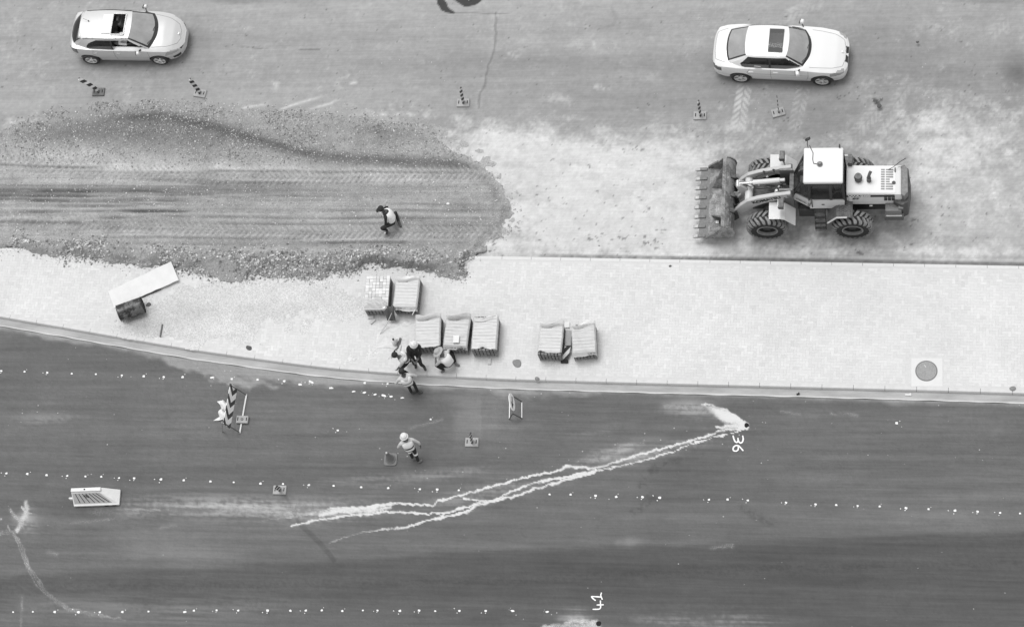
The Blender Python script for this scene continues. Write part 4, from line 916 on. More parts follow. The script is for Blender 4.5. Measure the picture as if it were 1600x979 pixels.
sedan = dict(
    W=[(-2.32, .42), (-2.30, .60), (-2.25, .70), (-2.15, .785), (-1.9, .85), (-1.4, .895), (-.5, .905), (.5, .905), (1.3, .90), (1.7, .865), (1.95, .81), (2.08, .745), (2.16, .65), (2.205, .52), (2.22, .42)],
    zb=[(-2.32, .74), (-2.2, .87), (-1.8, .93), (-.5, .935), (.7, .925), (1.3, .86), (1.8, .77), (2.1, .66), (2.22, .56)],
    zd=[(-2.32, .80), (-2.24, .96), (-2.0, 1.01), (-1.5, 1.03), (.9, 1.01), (1.4, .93), (1.85, .83), (2.1, .70), (2.22, .58)],
    zs=[(-2.32, .42), (-2.1, .30), (-1.5, .22), (1.5, .2), (2.0, .22), (2.22, .30)],
    axles=(-1.36, 1.39), r=.325, track=.80, spokes=5, cabin=(-1.78, .92), crown=3.2,
    glass=dict(fb=(1.0, .76, .70, 1.005, .955), ft=(.27, .20, .565, 1.415, 1.365), rb=(-1.86, -1.76, .60, 1.04, 1.00), rt=(-1.20, -1.14, .55, 1.395, 1.345)),
    region=sed_region, window=sed_window,
    seams=[[(.94, .9), (.94, .62), (.88, .3)], [(-.32, .92), (-.32, .3)], [(-1.02, .93), (-1.12, .75), (-1.0, .55), (-.93, .3)], [(-2.0, .66), (2.0, .60)] if False else [(-.32, .66), (.94, .655)], [(-1.1, .68), (-.32, .66)], [(.88, .3), (-.93, .3)]],
    deckseams=[[(.98, .84), (1.75, .80), (2.06, .70)], [(.98, -.84), (1.75, -.80), (2.06, -.70)], [(2.06, .70), (2.13, .3), (2.14, -.3), (2.06, -.70)], [(-1.86, .8), (-2.2, .72), (-2.24, .3), (-2.24, -.3), (-2.2, -.72), (-1.86, -.8)]],
    handles=(-.15, -.98), zh=.80, hbody=True, mirror=(.60, .99, 1.0), seatx=.1, seat=M_seat)
sed, rp = car('sedan_car', 'white four-door sedan with a closed glass sunroof driving on the upper road', (8.795, 9.29, 0), math.radians(-3.58), sedan, M_white)
b = MB(); b.grid(lambda a, t: (-.40 + .47 * a, -.43 + .86 * t, 1.446 - .02 * (2 * t - 1) ** 2), 6, 10); b.build('sunroof', M_groof, sed, smooth=True)
b = MB(); b.add([(-.41, -.44, 1.438), (.08, -.44, 1.438), (.08, .44, 1.438), (-.41, .44, 1.438)], [(0, 1, 2, 3)]); b.build('sunroof_seal', M_black, sed)
b = MB(); b.box((2.03, .02, .765), (.07, .07, .012)); b.build('bonnet_badge', M_chrome, sed, bevel=.005)
b = MB(); b.box((-.75, -.795, 1.03), (.22, .012, .16), (.45, .1, 0)); b.build('window_sticker', M_paper, sed)
b = MB(); b.add([(.22, -.55, .94), (.66, -.6, .90), (.66, .55, .90), (.22, .5, .94)], [(0, 1, 2, 3)]); b.build('dash_cover', M_seat, sed)

def hat_region(x, y, z, deck, sd):
    if 1.46 < x < 2.04 and y > .46 and y > .93 - (x - 1.4) * .62 and .60 < z < .86: return ('headlight', sd)
    if x > 2.0 and y < .5 and .56 < z < .70 and not deck: return ('grille', sd)
    if x > 1.8 and .55 < y and .28 < z < .45: return ('fog_light', sd)
    if x < -1.62 and y > .5 and .72 < z < .98 and not deck: return ('tail_light', sd)
    if deck and x > 1.1 and y < .62 and x < 2.0: return ('bonnet', 0)
    if not deck and .27 < z < .98 and -.26 < x < .98: return ('door', sd)
    if not deck and .27 < z < .98 and -1.1 < x < -.26: return ('door', 2 * sd)
def hat_window(x, v, u):
    if v < .05 or v > .88: return None
    fx = 1.05 - v * .72; rx = -1.25 + .12 * v + .55 * v ** 4
    if x > fx - .05 or x < rx: return None
    if abs(x + .27) < .03: return 'trim'
    return 'front' if x > -.27 else 'rear'
hatch = dict(
    W=[(-1.94, .50), (-1.92, .62), (-1.85, .72), (-1.7, .785), (-1.3, .83), (-.5, .855), (.5, .86), (1.2, .855), (1.6, .82), (1.85, .74), (2.0, .64), (2.1, .52), (2.17, .38), (2.2, .26)],
    zb=[(-1.94, .86), (-1.85, .98), (-1.2, .97), (-.3, .94), (.8, .92), (1.3, .87), (1.7, .79), (2.0, .68), (2.2, .55)],
    zd=[(-1.94, .90), (-1.85, 1.02), (-1.2, 1.04), (1.1, 1.03), (1.5, .95), (1.85, .83), (2.05, .70), (2.2, .57)],
    zs=[(-1.94, .42), (-1.8, .30), (-1.2, .22), (1.4, .2), (1.9, .22), (2.2, .30)],
    axles=(-1.28, 1.285), r=.31, track=.755, spokes=5, twin=False, cabin=(-1.72, 1.08), crown=2.8,
    glass=dict(fb=(1.30, 1.06, .70, 1.0, .955), ft=(.44, .38, .555, 1.435, 1.375), rb=(-1.88, -1.76, .53, 1.02, 1.0), rt=(-1.47, -1.38, .55, 1.43, 1.37)),
    region=hat_region, window=hat_window, rearglass=M_gdark,
    seams=[[(.98, .9), (1.0, .62), (.9, .3)], [(-.26, .92), (-.27, .3)], [(-1.0, .95), (-1.08, .75), (-.95, .55), (-.88, .3)], [(.9, .3), (-.88, .3)]],
    deckseams=[[(1.12, .82), (1.7, .74), (1.98, .62)], [(1.12, -.82), (1.7, -.74), (1.98, -.62)], [(1.98, .62), (2.06, .3), (2.07, -.3), (1.98, -.62)]],
    handles=(-.12, -.98), zh=.79, mirror=(.70, .94, 1.02), seatx=.22, seat=M_seat, hole=(-.24, .2, -.41, .38), open=-1)
hat, rp = car('hatchback_car', 'silver five-door hatchback with its sunroof open driving at the upper left', (-14.565, 10.46, 0), math.radians(-1.63), hatch, M_silver)
b = MB()
for a, c in (((-.26, -.43), (.22, -.43)), ((.22, -.43), (.22, .40)), ((.22, .40), (-.26, .40)), ((-.26, .40), (-.26, -.43))):
    b.beam((a[0], a[1], 1.462), (c[0], c[1], 1.462), .035, .03)
b.build('sunroof_frame', M_chrome, hat)
b = MB(); b.add([(-.62, -.39, 1.478), (-.26, -.39, 1.485), (-.26, .36, 1.485), (-.62, .36, 1.478)], [(0, 1, 2, 3)]); b.build('sunroof_panel', M_silver, hat, solid=.012)
b = MB(); b.cyl((-1.15, .1, 1.45), (-1.15, .1, 1.49), .022, 8); b.tube([(-1.15, .1, 1.49), (-1.32, .13, 1.60)], .006, 6); b.build('aerial', M_black, hat)
b = MB(); b.grid(lambda a, t: (-1.49 + .10 * a, (-.55 + 1.1 * t) * (1 - .06 * (1 - a)), 1.415 + .02 * a - .05 * (2 * t - 1) ** 2), 4, 14); b.build('roof_spoiler', M_silver, hat, smooth=True, solid=.03)
for sd in (1, -1): b = MB(); b.tube([(-1.3, .56 * sd, 1.385), (-.4, .59 * sd, 1.415), (.36, .56 * sd, 1.392)], .011, 6); b.build('roof_rail', M_black, hat)
b = MB(); b.box((2.0, .0, .775), (.05, .10, .012)); b.build('bonnet_badge', M_chrome, hat, bevel=.004)
# ------------------------------------------------------------------ wheel loader (heading left), built about its front axle
M_lp = mat('loader_paint', .60, .5, .08, 4, coat=.15, fine=.03, dust=.35, dustcol=.5); M_lr = mat('loader_roof_paint', .72, .45, .04, 3, coat=.1, dust=.2, dustcol=.6)
M_lpg = mat('loader_paint_dusty', .42, .7, .2, 5, dust=.4, dustcol=.4)
M_ld = mat('loader_dark_grey', .075, .6, .3, 6, dust=.5, dustcol=.28); M_lk = mat('loader_black', .025, .55, .3, 8, dust=.25, dustcol=.15); M_lg = mat('loader_mid_grey', .15, .6, .2, 6, dust=.5, dustcol=.3)
M_buck, n, b_ = nodes('worn_steel')
v = mixf(n, sstep(n, noise(n, 3.0, 6, .75), .42, .58), .12, .26); v = mixf(n, mth(n, 'MULTIPLY', sstep(n, noise(n, 5, 6, .8, stretch=(1.2, .5, 1)), .56, .62), .8), v, .42); v = mth(n, 'MULTIPLY', v, mth(n, 'MULTIPLY_ADD', noise(n, 40, 3), .6, .7)); setcol(n, b_, v); b_.inputs['Roughness'].default_value = .5; b_.inputs['Metallic'].default_value = .2; bump(n, b_, noise(n, 14, 4), .35, .01); M_edge = mat('cutting_edge_steel', .16, .55, .6, 14, bmp=.5, fine=.3); M_tooth = mat('tooth_steel', .38, .5, .5, 14, metal=.2)
M_ltyre = mat('loader_tyre', .02, .9, .3, 5, dust=.15, dustcol=.1); M_tread = mat('dusty_tread', .17, .9, .4, 6, fine=.2, dust=.6, dustcol=.36); M_rimg = mat('loader_rim', .2, .6, .2, 8, dust=.3)
M_cyl = mat('cylinder_paint', .62, .45, .08, 6); M_rod = mat('piston_rod', .6, .15, .05, 9, metal=.8); M_cabg = glass('cab_glass', .05, .6, .03, .6); M_print = mat('decal_black', .02, .5); M_printw = mat('decal_white', .75, .5)
M_cw = mat('counterweight_paint', .05, .55, .3, 6, dust=.5, dustcol=.18); M_boom = mat('boom_paint', .46, .55, .15, 4, fine=.05, dust=.5, dustcol=.5)
LX, LY = 8.454, 3.822
ldr = thing('wheel_loader', 'big wheel loader with a toothed bucket parked on the dusty upper road', 'wheel loader', (LX, LY, 0))
RW, WW = .685, .45
def ltyre(x, y, side):
    root = link('wheel', None, ldr, (x, y, RW)); M = Matrix.Rotation(side * math.pi / 2, 4, 'X'); h = WW / 2
    b = MB(); b.lathe([(.34, -h * .9), (.44, -h * 1.06), (.58, -h), (.635, -h * .8), (.645, 0), (.635, h * .8), (.58, h), (.44, h * 1.06), (.34, h * .9)], 48, M); b.build('tyre', M_ltyre, root, smooth=.9, recalc=True)
    b = MB(); n_ = 22
    for k in range(n_):
        for sg in (1, -1):
            a0 = 6.283 * (k + (.25 if sg > 0 else -.25)) / n_
            # chevron lug: centre -> shoulder -> down the sidewall
            pts = [(a0 + .10, .0, .645), (a0 + .02, .42, .643), (a0 - .07, .72, .636), (a0 - .10, 1.0, .592), (a0 - .10, 1.05, .545)]
            wd = [.062, .08, .096, .085, .06]; hh = [.04, .042, .044, .03, .008]
            vs = []
            for (a, zz, rr), w_, h_ in zip(pts, wd, hh):
                for rad, da in ((rr - .02, -w_), (rr + h_, -w_ * .85), (rr + h_, w_ * .85), (rr - .02, w_)):
                    aa = a + da; vs.append(Vector((rad * math.cos(aa), rad * math.sin(aa), sg * zz * h + (sg * .012 if (zz > .9 and rad > rr) else 0))))
            fs = []
            for i in range(len(pts) - 1):
                for q in range(3): fs.append((i * 4 + q, i * 4 + q + 1, (i + 1) * 4 + q + 1, (i + 1) * 4 + q))
            fs += [(0, 1, 2, 3), (19, 18, 17, 16)]
            b.add(vs, fs, 0, M)
    tag(b.build('tread_lugs', M_tread, root, recalc=True), kind='stuff')
    b = MB(); b.lathe([(.345, h * .82), (.35, h * 1.0), (.315, h * 1.02), (.30, h * .6), (.285, h * .1)], 40, M, mis=[0, 0, 0, 1]); b.lathe([(.285, h * .1), (.16, h * .12), (.14, h * .55), (.001, h * .58)], 32, M, mi=1)
    for k in range(10): a = .628 * k; b.cyl(M @ Vector((.2 * math.cos(a), .2 * math.sin(a), h * .1)), M @ Vector((.2 * math.cos(a), .2 * math.sin(a), h * .2)), .018, 6, mi=1)
    b.build('rim', [M_rimg, M_lk], root, smooth=.6, recalc=True)
for x in (0, 2.78):
    for sd in (1, -1): ltyre(x, .965 * sd, -sd)
def part(bm_, name, m, par=None, bev=.012, **k): return bm_.build(name, m, par or ldr, bevel=bev, **k)
# frames and axles
b = MB(); b.box((.25, 0, .80), (1.5, .62, .55)); b.box((.66, .36, 1.5), (.44, .08, 1.3)); b.box((.66, -.36, 1.5), (.44, .08, 1.3)); b.box((-.35, 0, .75), (.5, .5, .35)); fr = part(b, 'front_frame', M_lg)
b = MB(); b.box((.84, 0, 1.82), (.14, .84, .30)); b.box((.95, .0, 1.2), (.26, .5, 1.1)); part(b, 'loader_tower', M_ld)
b = MB(); b.box((2.6, 0, .85), (3.2, .78, .5)); b.box((1.3, 0, .7), (.6, .5, .35)); b.box((1.75, 0, .98), (1.3, 1.0, .3)); part(b, 'rear_frame', M_lk)
for x in (0, 2.78): b = MB(); b.cyl((x, -.8, RW), (x, .8, RW), .15, 14); b.build('axle', M_lk, ldr, smooth=.6)
b = MB(); b.box((1.28, -.42, .78), (.5, .35, .5)); part(b, 'hydraulic_tank', M_lk); b = MB(); b.box((1.28, .42, .78), (.5, .35, .5)); part(b, 'hydraulic_tank', M_lk)
# boom arms
def arm(sd):
    y = sd * .47; b = MB()
    up = [(.82, 2.16), (.35, 2.04), (-.25, 1.82), (-.62, 1.60), (-.88, 1.24), (-1.10, .80), (-1.20, .60)]
    lo = [(.86, 1.92), (.40, 1.72), (-.10, 1.42), (-.42, 1.16), (-.70, .78), (-1.00, .48), (-1.18, .42)]
    poly = up + lo[::-1]; M = T(0, y, 0) @ YUP
    b.prism(poly, -.065, .065, M); o = part(b, 'boom_arm', M_boom, bev=.02, recalc=True)
    b = MB(); b.cyl((.78, y - .10, 2.05), (.78, y + .10, 2.05), .08, 14); b.build('pivot_pin', M_lg, o, smooth=.6)
    b = MB(); b.cyl((-1.15, y - .12, .52), (-1.15, y + .12, .52), .075, 14); b.build('pivot_pin', M_lg, o, smooth=.6)
    return o
a1 = arm(-1); a2 = arm(1)
b = MB(); b.cyl((-.58, -.44, 1.36), (-.58, .44, 1.36), .135, 20); part(b, 'cross_tube', M_lp, bev=0, smooth=.6)
LNK = T(0, -.08, .37)
_n0 = set(o.name for o in bpy.data.objects)
b = MB(); b.prism([(-.98, 1.36), (-.85, 1.44), (-.62, 1.18), (-.70, .70), (-.90, .45), (-1.02, .50), (-.86, .82)], -.05, .05, T(0, .06, 0) @ YUP); b.prism([(-.98, 1.36), (-.85, 1.44), (-.62, 1.18), (-.70, .70), (-.90, .45), (-1.02, .50), (-.86, .82)], -.05, .05, T(0, .22, 0) @ YUP); part(b, 'bellcrank', M_lpg, recalc=True)
b = MB(); b.cyl((-.98, .14, .50), (-1.28, .14, .62), .05, 10); b.beam((-.96, .14, .50), (-1.35, .14, .62), .16, .11); part(b, 'tilt_link', M_lg)
b = MB(); b.cyl((-.42, .14, 1.44), (.46, .14, 1.60), .085, 18); b.cyl((.30, .14, 1.57), (.62, .14, 1.62), .06, 12); tc = part(b, 'tilt_cylinder', M_cyl, bev=0, smooth=.6)
b = MB(); b.cyl((-.92, .14, 1.36), (-.42, .14, 1.44), .042, 14); b.cyl((-.93, .04, 1.36), (-.93, .24, 1.36), .065, 12); b.build('piston_rod', M_rod, tc, smooth=.6)
for sd in (1, -1):
    b = MB(); b.cyl((.62, sd * .25, 1.0), (-.05, sd * .25, 1.08), .065, 14); o = part(b, 'lift_cylinder', M_ld, bev=0, smooth=.6)
    b = MB(); b.cyl((-.05, sd * .25, 1.08), (-.52, sd * .25, 1.13), .035, 12); b.build('piston_rod', M_rod, o, smooth=.6)
for pts in ([(.55, .02, 1.55), (.2, .0, 1.35), (-.2, -.02, 1.28), (-.5, .02, 1.32), (-.62, .1, 1.3)], [(.55, -.06, 1.5), (.25, -.12, 1.42), (-.05, -.02, 1.5), (-.4, .0, 1.42)], [(.62, -.15, 1.45), (.4, -.2, 1.3), (.3, -.18, 1.1), (.1, -.12, 1.0)],
            [(-.05, .50, 1.50), (-.1, .42, 1.72), (-.02, .34, 1.62)], [(.28, .50, 1.62), (.22, .42, 1.84), (.3, .34, 1.7)], [(.5, .3, 1.72), (.2, .36, 1.72), (-.1, .36, 1.6), (-.35, .34, 1.42)], [(.6, .05, 1.6), (.35, -.05, 1.55), (.1, .02, 1.3), (.15, .12, 1.1)], [(.6, -.2, 1.55), (.45, -.1, 1.6), (.35, -.22, 1.4)]):
    b = MB(); P = [Vector(q) for q in pts]; D = []
    for i in range(len(P) - 1):
        for t in range(5): D.append(P[i].lerp(P[i + 1], t / 5))
    D.append(P[-1])
    for _ in range(3): D = [D[0]] + [(D[i - 1] + D[i] * 2 + D[i + 1]) / 4 for i in range(1, len(D) - 1)] + [D[-1]]
    b.tube(D, .02, 6); b.build('hydraulic_hose', M_lk, ldr, smooth=True)
for x, y, z in ((-.45, -.02, 1.36), (-.25, .02, 1.40), (.02, .3, 1.5), (.42, -.12, 1.62), (.48, -.16, 1.5)): b = MB(); b.cyl((x, y, z), (x + .05, y + .03, z + .04), .04, 8); b.build('hose_fitting', M_rod, ldr)
b = MB(); b.box((.35, -.20, 1.40), (.12, .10, .18)); b.cyl((.35, -.2, 1.48), (.35, -.2, 1.56), .05, 10); part(b, 'grease_pot', M_lp)
for o in list(bpy.data.objects):
    if o.name not in _n0 and o.parent is ldr: o.location = (0, -.08, .36)
# bucket: cutting edge on the ground, opening to the left
BW = 1.27
bk = link('bucket', None, ldr, (0, 0, .24))
prof = [(-1.98, .16), (-1.55, .10), (-1.28, .14), (-1.13, .30), (-1.08, .54), (-1.13, .78), (-1.25, .94), (-1.36, 1.00), (-1.44, 1.02)]
def sweep(pr, y0, y1, th, name, m, par=bk):
    b = MB(); n_ = len(pr); inn = []
    for i, (x, z) in enumerate(pr):
        a = Vector(pr[max(i - 1, 0)]); c = Vector(pr[min(i + 1, n_ - 1)]); d = (c - a).normalized(); nn = Vector((-d.y, d.x)); inn.append((x + nn.x * th, z + nn.y * th))
    vs = [(x, y, z) for y in (y0, y1) for x, z in pr] + [(x, y, z) for y in (y0, y1) for x, z in inn]
    fs = []
    for i in range(n_ - 1):
        fs += [(i, i + 1, n_ + i + 1, n_ + i), (2 * n_ + i, 3 * n_ + i, 3 * n_ + i + 1, 2 * n_ + i + 1), (i, 2 * n_ + i, 2 * n_ + i + 1, i + 1), (n_ + i, n_ + i + 1, 3 * n_ + i + 1, 3 * n_ + i)]
    fs += [(0, n_, 3 * n_, 2 * n_), (n_ - 1, 3 * n_ - 1, 4 * n_ - 1, 2 * n_ - 1)]
    b.add(vs, fs); return b.build(name, m, par, smooth=.5, recalc=True)
sweep(prof, -BW + .03, BW - .03, .03, 'bucket_shell', M_buck)
for sd in (1, -1):
    b = MB(); b.prism([(-1.97, .13), (-1.55, .08), (-1.26, .12), (-1.10, .29), (-1.05, .54), (-1.10, .80), (-1.24, .97), (-1.38, 1.04), (-1.50, .92), (-1.74, .5), (-2.0, .22)], -.02, .02, T(0, sd * BW, 0) @ YUP); b.build('side_plate', M_buck, bk, recalc=True, bevel=.006)
    b = MB(); b.prism([(-2.06, .10), (-1.62, .50), (-1.70, .62), (-2.04, .24)], -.03, .03, T(0, sd * (BW + .022), 0) @ YUP); b.build('side_cutter', M_edge, bk, recalc=True)
b = MB(); b.box((-2.10, 0, .137), (.36, 2 * BW, .036), (0, -.06, 0)); b.build('cutting_edge', M_edge, bk, bevel=.006)
for k in range(8):
    y = -BW + .05 + (2 * BW - .10) * k / 7; q = link('tooth', None, bk); b = MB()
    b.box((-2.20, y, .165), (.26, .10, .07), (0, -.05, 0), mi=1); b.box((-2.37, y, .145), (.16, .13, .09), (0, -.12, 0), taper=.8); b.beam((-2.42, y, .13), (-2.48, y, .11), .10, .04)
    bpy.data.objects.remove(q); b.build('tooth', [M_tooth, M_edge], bk, bevel=.008)
for y0, y1 in ((.52, .98), (-.92, -.46)):                 # gussets under the spill guard
    s_ = 1 if y0 > 0 else -1; b = MB(); ya, yb_ = (y0, y1) if s_ > 0 else (y1, y0)
    b.add([(-1.46, yb_, 1.0), (-1.42, yb_, 1.0), (-1.84, ya, .16), (-1.90, ya, .16), (-1.46, ya + .02 * s_, .14), (-1.16, yb_, .5)], [(0, 1, 2, 3), (1, 5, 4, 2)]); b.build('gusset', M_buck, bk, solid=.025)
b = MB(); b.box((-1.42, 0, 1.035), (.12, 2 * BW, .03), (0, .2, 0)); b.build('spill_guard', M_buck, bk, bevel=.006)
for y in (.62, .34, -.06, -.34, -.62):
    b = MB(); b.prism([(-1.18, .82), (-.98, .66), (-.95, .32), (-1.10, .12), (-1.20, .14), (-1.06, .54)], -.03, .03, T(0, y, 0) @ YUP); b.build('hinge_bracket', M_lk, bk, recalc=True, bevel=.006)
for y in (.62, -.05, -.62): b = MB(); b.box((-1.15, y, .86), (.16, .14, .10), (0, .6, 0)); b.build('wear_plate', M_ld, bk, bevel=.01)
b = MB(); b.box((-1.72, .88, .16), (.14, .16, .012)); b.build('weld_patch', M_ld, bk)
b = MB(); b.box((-1.68, -.72, .17), (.10, .10, .012)); b.build('bright_sticker', M_printw, bk)
# front mudguards and lamps
for sd in (1, -1):
    y = sd * .86; b = MB()
    pr = [(.10, 1.60), (.48, 1.60), (.62, 1.54), (.94, 1.08)]
    vs = []
    for x, z in pr: vs += [(x, y - .30, z), (x, y + .30, z)]
    b.add(vs, [(0, 2, 3, 1), (2, 4, 5, 3), (4, 6, 7, 5)]); b.build('front_mudguard', M_lp, ldr, solid=.03, recalc=True)
    b = MB(); b.beam((.66, sd * .42, 1.8), (.54, sd * .82, 2.02), .05, .05); b.box((.52, sd * .86, 2.10), (.17, .30, .20)); o = part(b, 'headlight', M_ld)
    b = MB(); b.box((.425, sd * .86, 2.10), (.02, .24, .15)); b.build('lamp_lens', M_lamp, o)
# cab
cab = link('cab', None, ldr)
fl = [(.83, .30), (1.42, .62), (2.55, .62), (2.55, -.62), (1.42, -.62), (.83, -.30)]
b = MB(); b.prism([(x + .03 * (x < 1), y) for x, y in fl], 1.28, 1.42); b.build('cab_floor', M_lk, cab, recalc=True)
def wallband(z0, z1, o0=0, o1=0, idx=None):
    b = MB(); n_ = len(fl)
    for i in (idx or range(n_)):
        (xa, ya), (xb, yb_) = fl[i], fl[(i + 1) % n_]
        k0, k1 = 1 + o0, 1 + o1
        b.add([(xa, ya * k0, z0), (xb, yb_ * k0, z0), (xb, yb_ * k1, z1), (xa, ya * k1, z1)], [(3, 2, 1, 0)])
    return b
wallband(1.30, 1.86, 0, 0, [0, 4]).build('nose_panel', M_lp, cab, solid=.04, recalc=True)
wallband(1.30, 1.92, 0, 0, [1]).build('cab_side_panel', M_lp, cab, solid=.04, recalc=True); wallband(1.30, 1.92, 0, 0, [3]).build('door_panel', M_lp, cab, solid=.04, recalc=True)
wallband(1.30, 2.2, 0, 0, [2]).build('rear_panel', M_lg, cab, solid=.04); wallband(1.40, 1.72, 0, 0, [5]).build('front_panel', M_ld, cab, solid=.04)
rt_ = [(1.30, .42), (1.48, .57), (2.50, .57), (2.50, -.57), (1.48, -.57), (1.30, -.42)]
def gpane(i, z0, nm='window_pane'):
    (xa, ya), (xb, yb_) = fl[i], fl[(i + 1) % 6]; (xc, yc), (xd, yd) = rt_[i], rt_[(i + 1) % 6]
    b = MB(); b.add([(xa, ya, z0), (xb, yb_, z0), (xd, yd, 3.05), (xc, yc, 3.05)], [(3, 2, 1, 0)]); b.build(nm, M_cabg, cab)
gpane(0, 1.87); gpane(4, 1.87); gpane(5, 1.73, 'windscreen'); gpane(1, 1.93); gpane(3, 1.93, 'door_window'); gpane(2, 2.2, 'rear_window')
for i in range(6):
    (x, y), (x2, y2) = fl[i], rt_[i]; b = MB(); b.beam((x, y, 1.5), (x2, y2, 3.06), .07, .07); b.build('pillar', M_lk, cab)
for sd in (1, -1): b = MB(); b.beam((2.12, sd * .625, 1.9), (2.12, sd * .575, 3.05), .09, .05); b.beam((2.12, sd * .625, 1.33), (2.12, sd * .63, 1.9), .02, .02); b.build('door_pillar', M_lk, cab)
b = MB(); b.box((1.91, .0, 3.13), (1.26, 1.24, .15)); b.build('cab_roof', M_lr, cab, bevel=.05)
b = MB(); b.box((1.30, -.44, 3.04), (.14, .22, .06)); b.box((1.9, -.60, 3.03), (1.1, .06, .05)); b.build('roof_gutter', M_lk, cab)
b = MB(); b.cyl((1.80, .02, 3.2), (1.80, .02, 3.24), .095, 16); b.cyl((1.80, .02, 3.24), (1.80, .02, 3.33), .075, 16, .05); b.build('beacon', M_lg, cab, smooth=.6)
b = MB(); b.tube([(1.74, .02, 3.22), (1.6, .05, 3.215), (1.57, .2, 3.22), (1.58, .42, 3.215), (1.52, .55, 3.22), (1.46, .7, 3.18)], .012, 6); b.build('beacon_cable', M_lk, cab, smooth=True)
for sd in (1, -1):
    b = MB(); b.tube([(1.48, sd * .60, 2.75), (1.44, sd * .80, 2.5), (1.46, sd * .86, 2.35)], .015, 6); o = b.build('mirror', M_lk, cab)
    b = MB(); b.box((1.45, sd * .88, 2.22), (.09, .17, .30), (0, .1, .35 * sd)); b.build('mirror_head', M_lg, o, bevel=.03)
b = MB(); b.tube([(1.42, .62, 3.1), (1.38, .80, 3.12), (1.40, .95, 3.25)], .014, 6); b.box((1.40, .92, 3.2), (.13, .07, .18), (.3, .2, .5)); b.build('rear_view_camera', M_lk, cab)
b = MB(); b.cyl((2.42, .60, 3.2), (2.42, .62, 3.42), .012, 6); b.box((2.42, .64, 3.22), (.05, .08, .06)); b.build('aerial', M_lk, cab)
b = MB(); b.box((1.95, 0, 1.75), (.5, .5, .14)); b.box((2.25, 0, 2.1), (.13, .48, .68), (0, -.15, 0)); b.build('operator_seat', M_seat, cab, bevel=.04)
b = MB(); b.box((1.40, 0, 1.72), (.18, .35, .5), (0, .3, 0)); b.box((1.2, -.28, 1.55), (.3, .1, .05), (0, 0, .5)); b.build('control_column', M_lk, cab, bevel=.02)
b = MB(); c = Vector((1.55, 0, 2.03)); ax = Vector((.5, 0, .85)).normalized(); u = Vector((0, 1, 0)); v3 = ax.cross(u); b.tube([c + (u * math.cos(a * .4488) + v3 * math.sin(a * .4488)) * .19 for a in range(15)], .016, 6); b.beam(c - u * .18, c + u * .18, .03, .02); b.build('steering_wheel', M_lk, cab)
b = MB(); b.box((1.18, .15, 1.80), (.10, .22, .18), (0, -.4, 0)); b.build('instrument_panel', M_lp, cab)
b = MB(); b.box((2.36, -.645, 1.62), (.34, .012, .38)); b.build('safety_decal', M_printw, cab); b = MB(); b.box((2.28, -.655, 1.66), (.05, .006, .2), (0, .5, 0)); b.box((2.38, -.655, 1.66), (.05, .006, .2), (0, -.5, 0)); b.box((2.36, -.655, 1.50), (.24, .006, .05)); b.build('decal_print', M_print, cab)
b = MB(); b.box((1.85, -.648, 1.60), (.09, .03, .08)); b.build('door_lock', M_lk, cab); b = MB(); b.box((2.07, -.645, 1.82), (.10, .025, .04)); b.build('door_handle', M_lk, cab)
# ladder
ld = link('ladder', None, ldr)
for x in (1.56, 1.90): b = MB(); b.beam((x, -.66, 1.28), (x + .01, -.98, .38), .035, .06); b.build('side_rail', M_lk, ld)
for t in (.22, .5, .77, 1.0): b = MB(); b.box((1.73, -.66 - .32 * t, 1.28 - .90 * t), (.34, .14, .03)); b.build('step', M_ld, ld)
b = MB(); b.beam((1.5, -.66, 1.42), (1.5, -.72, 2.2), .03, .03); b.build('grab_rail', M_lk, ld)
# hood
hd = link('engine_hood', None, ldr)
b = MB(); b.prism([(2.60, 2.14), (4.15, 2.06), (4.34, 1.98), (4.42, 1.80), (4.42, 1.40), (2.60, 1.40)], -.50, .50, YUP); b.build('hood_top', M_lr, hd, bevel=.045, recalc=True)
for sd in (1, -1):
    b = MB(); b.box((3.48, sd * .492, 1.66), (1.74, .05, .74)); b.build('side_panel', M_lp, hd, bevel=.012)
    b = MB(); b.box((3.33, sd * .520, 1.93), (1.44, .012, .15)); b.build('name_stripe', M_print, hd)
    for r_ in range(2):
        for c_ in range(3): b = MB(); b.box((4.02 + .12 * c_ - .16, sd * .522, 1.92 - .24 * r_), (.10, .016, .20)); b.build('side_vent', M_lk, hd)
for gx, gw, n_ in ((3.77, .12, 9), (3.98, .24, 9)):
    for k in range(n_):
        if gw > .2 and k in (3, 4) : w0 = .13
        else: w0 = gw
        b = MB(); b.box((gx - (gw - w0) / 2, -.34 + .085 * k, 2.137 - (gx - 2.6) * .0516), (w0, .05, .018)); b.build('vent_slot', M_rimg, hd)
b = MB(); b.cyl((2.99, -.02, 2.1), (2.99, -.02, 2.34), .115, 20); b.cyl((2.99, -.02, 2.30), (2.99, -.02, 2.40), .135, 20, .11); b.build('air_intake', M_ld, hd, smooth=.6)
b = MB(); b.cyl((3.33, -.06, 2.1), (3.33, -.06, 2.32), .075, 14); b.tube([(3.33, -.06, 2.3), (3.33, -.05, 2.42), (3.36, .0, 2.52), (3.40, .06, 2.56)], .05, 12); b.build('exhaust_pipe', M_ld, hd, smooth=.6)
b = MB(); b.cyl((4.12, .0 - .12, 2.05), (4.12, -.12, 2.085), .06, 14); b.build('filler_cap', M_lk, hd)
b = MB(); b.tube([(3.95, .34, 2.09), (4.10, .36, 2.22), (4.33, .55, 2.24), (4.5, .68, 2.2)], .012, 6); b.tube([(4.16, .26, 2.05), (4.16, .36, 2.18)], .018, 6); b.build('grab_rail', M_lk, hd, smooth=True)
b = MB(); b.cyl((2.72, -.44, 1.5), (2.72, -.44, 1.9), .10, 14); b.cyl((2.72, -.44, 1.9), (2.72, -.44, 1.96), .07, 12); b.build('pre_filter', M_lp, hd, smooth=.6)
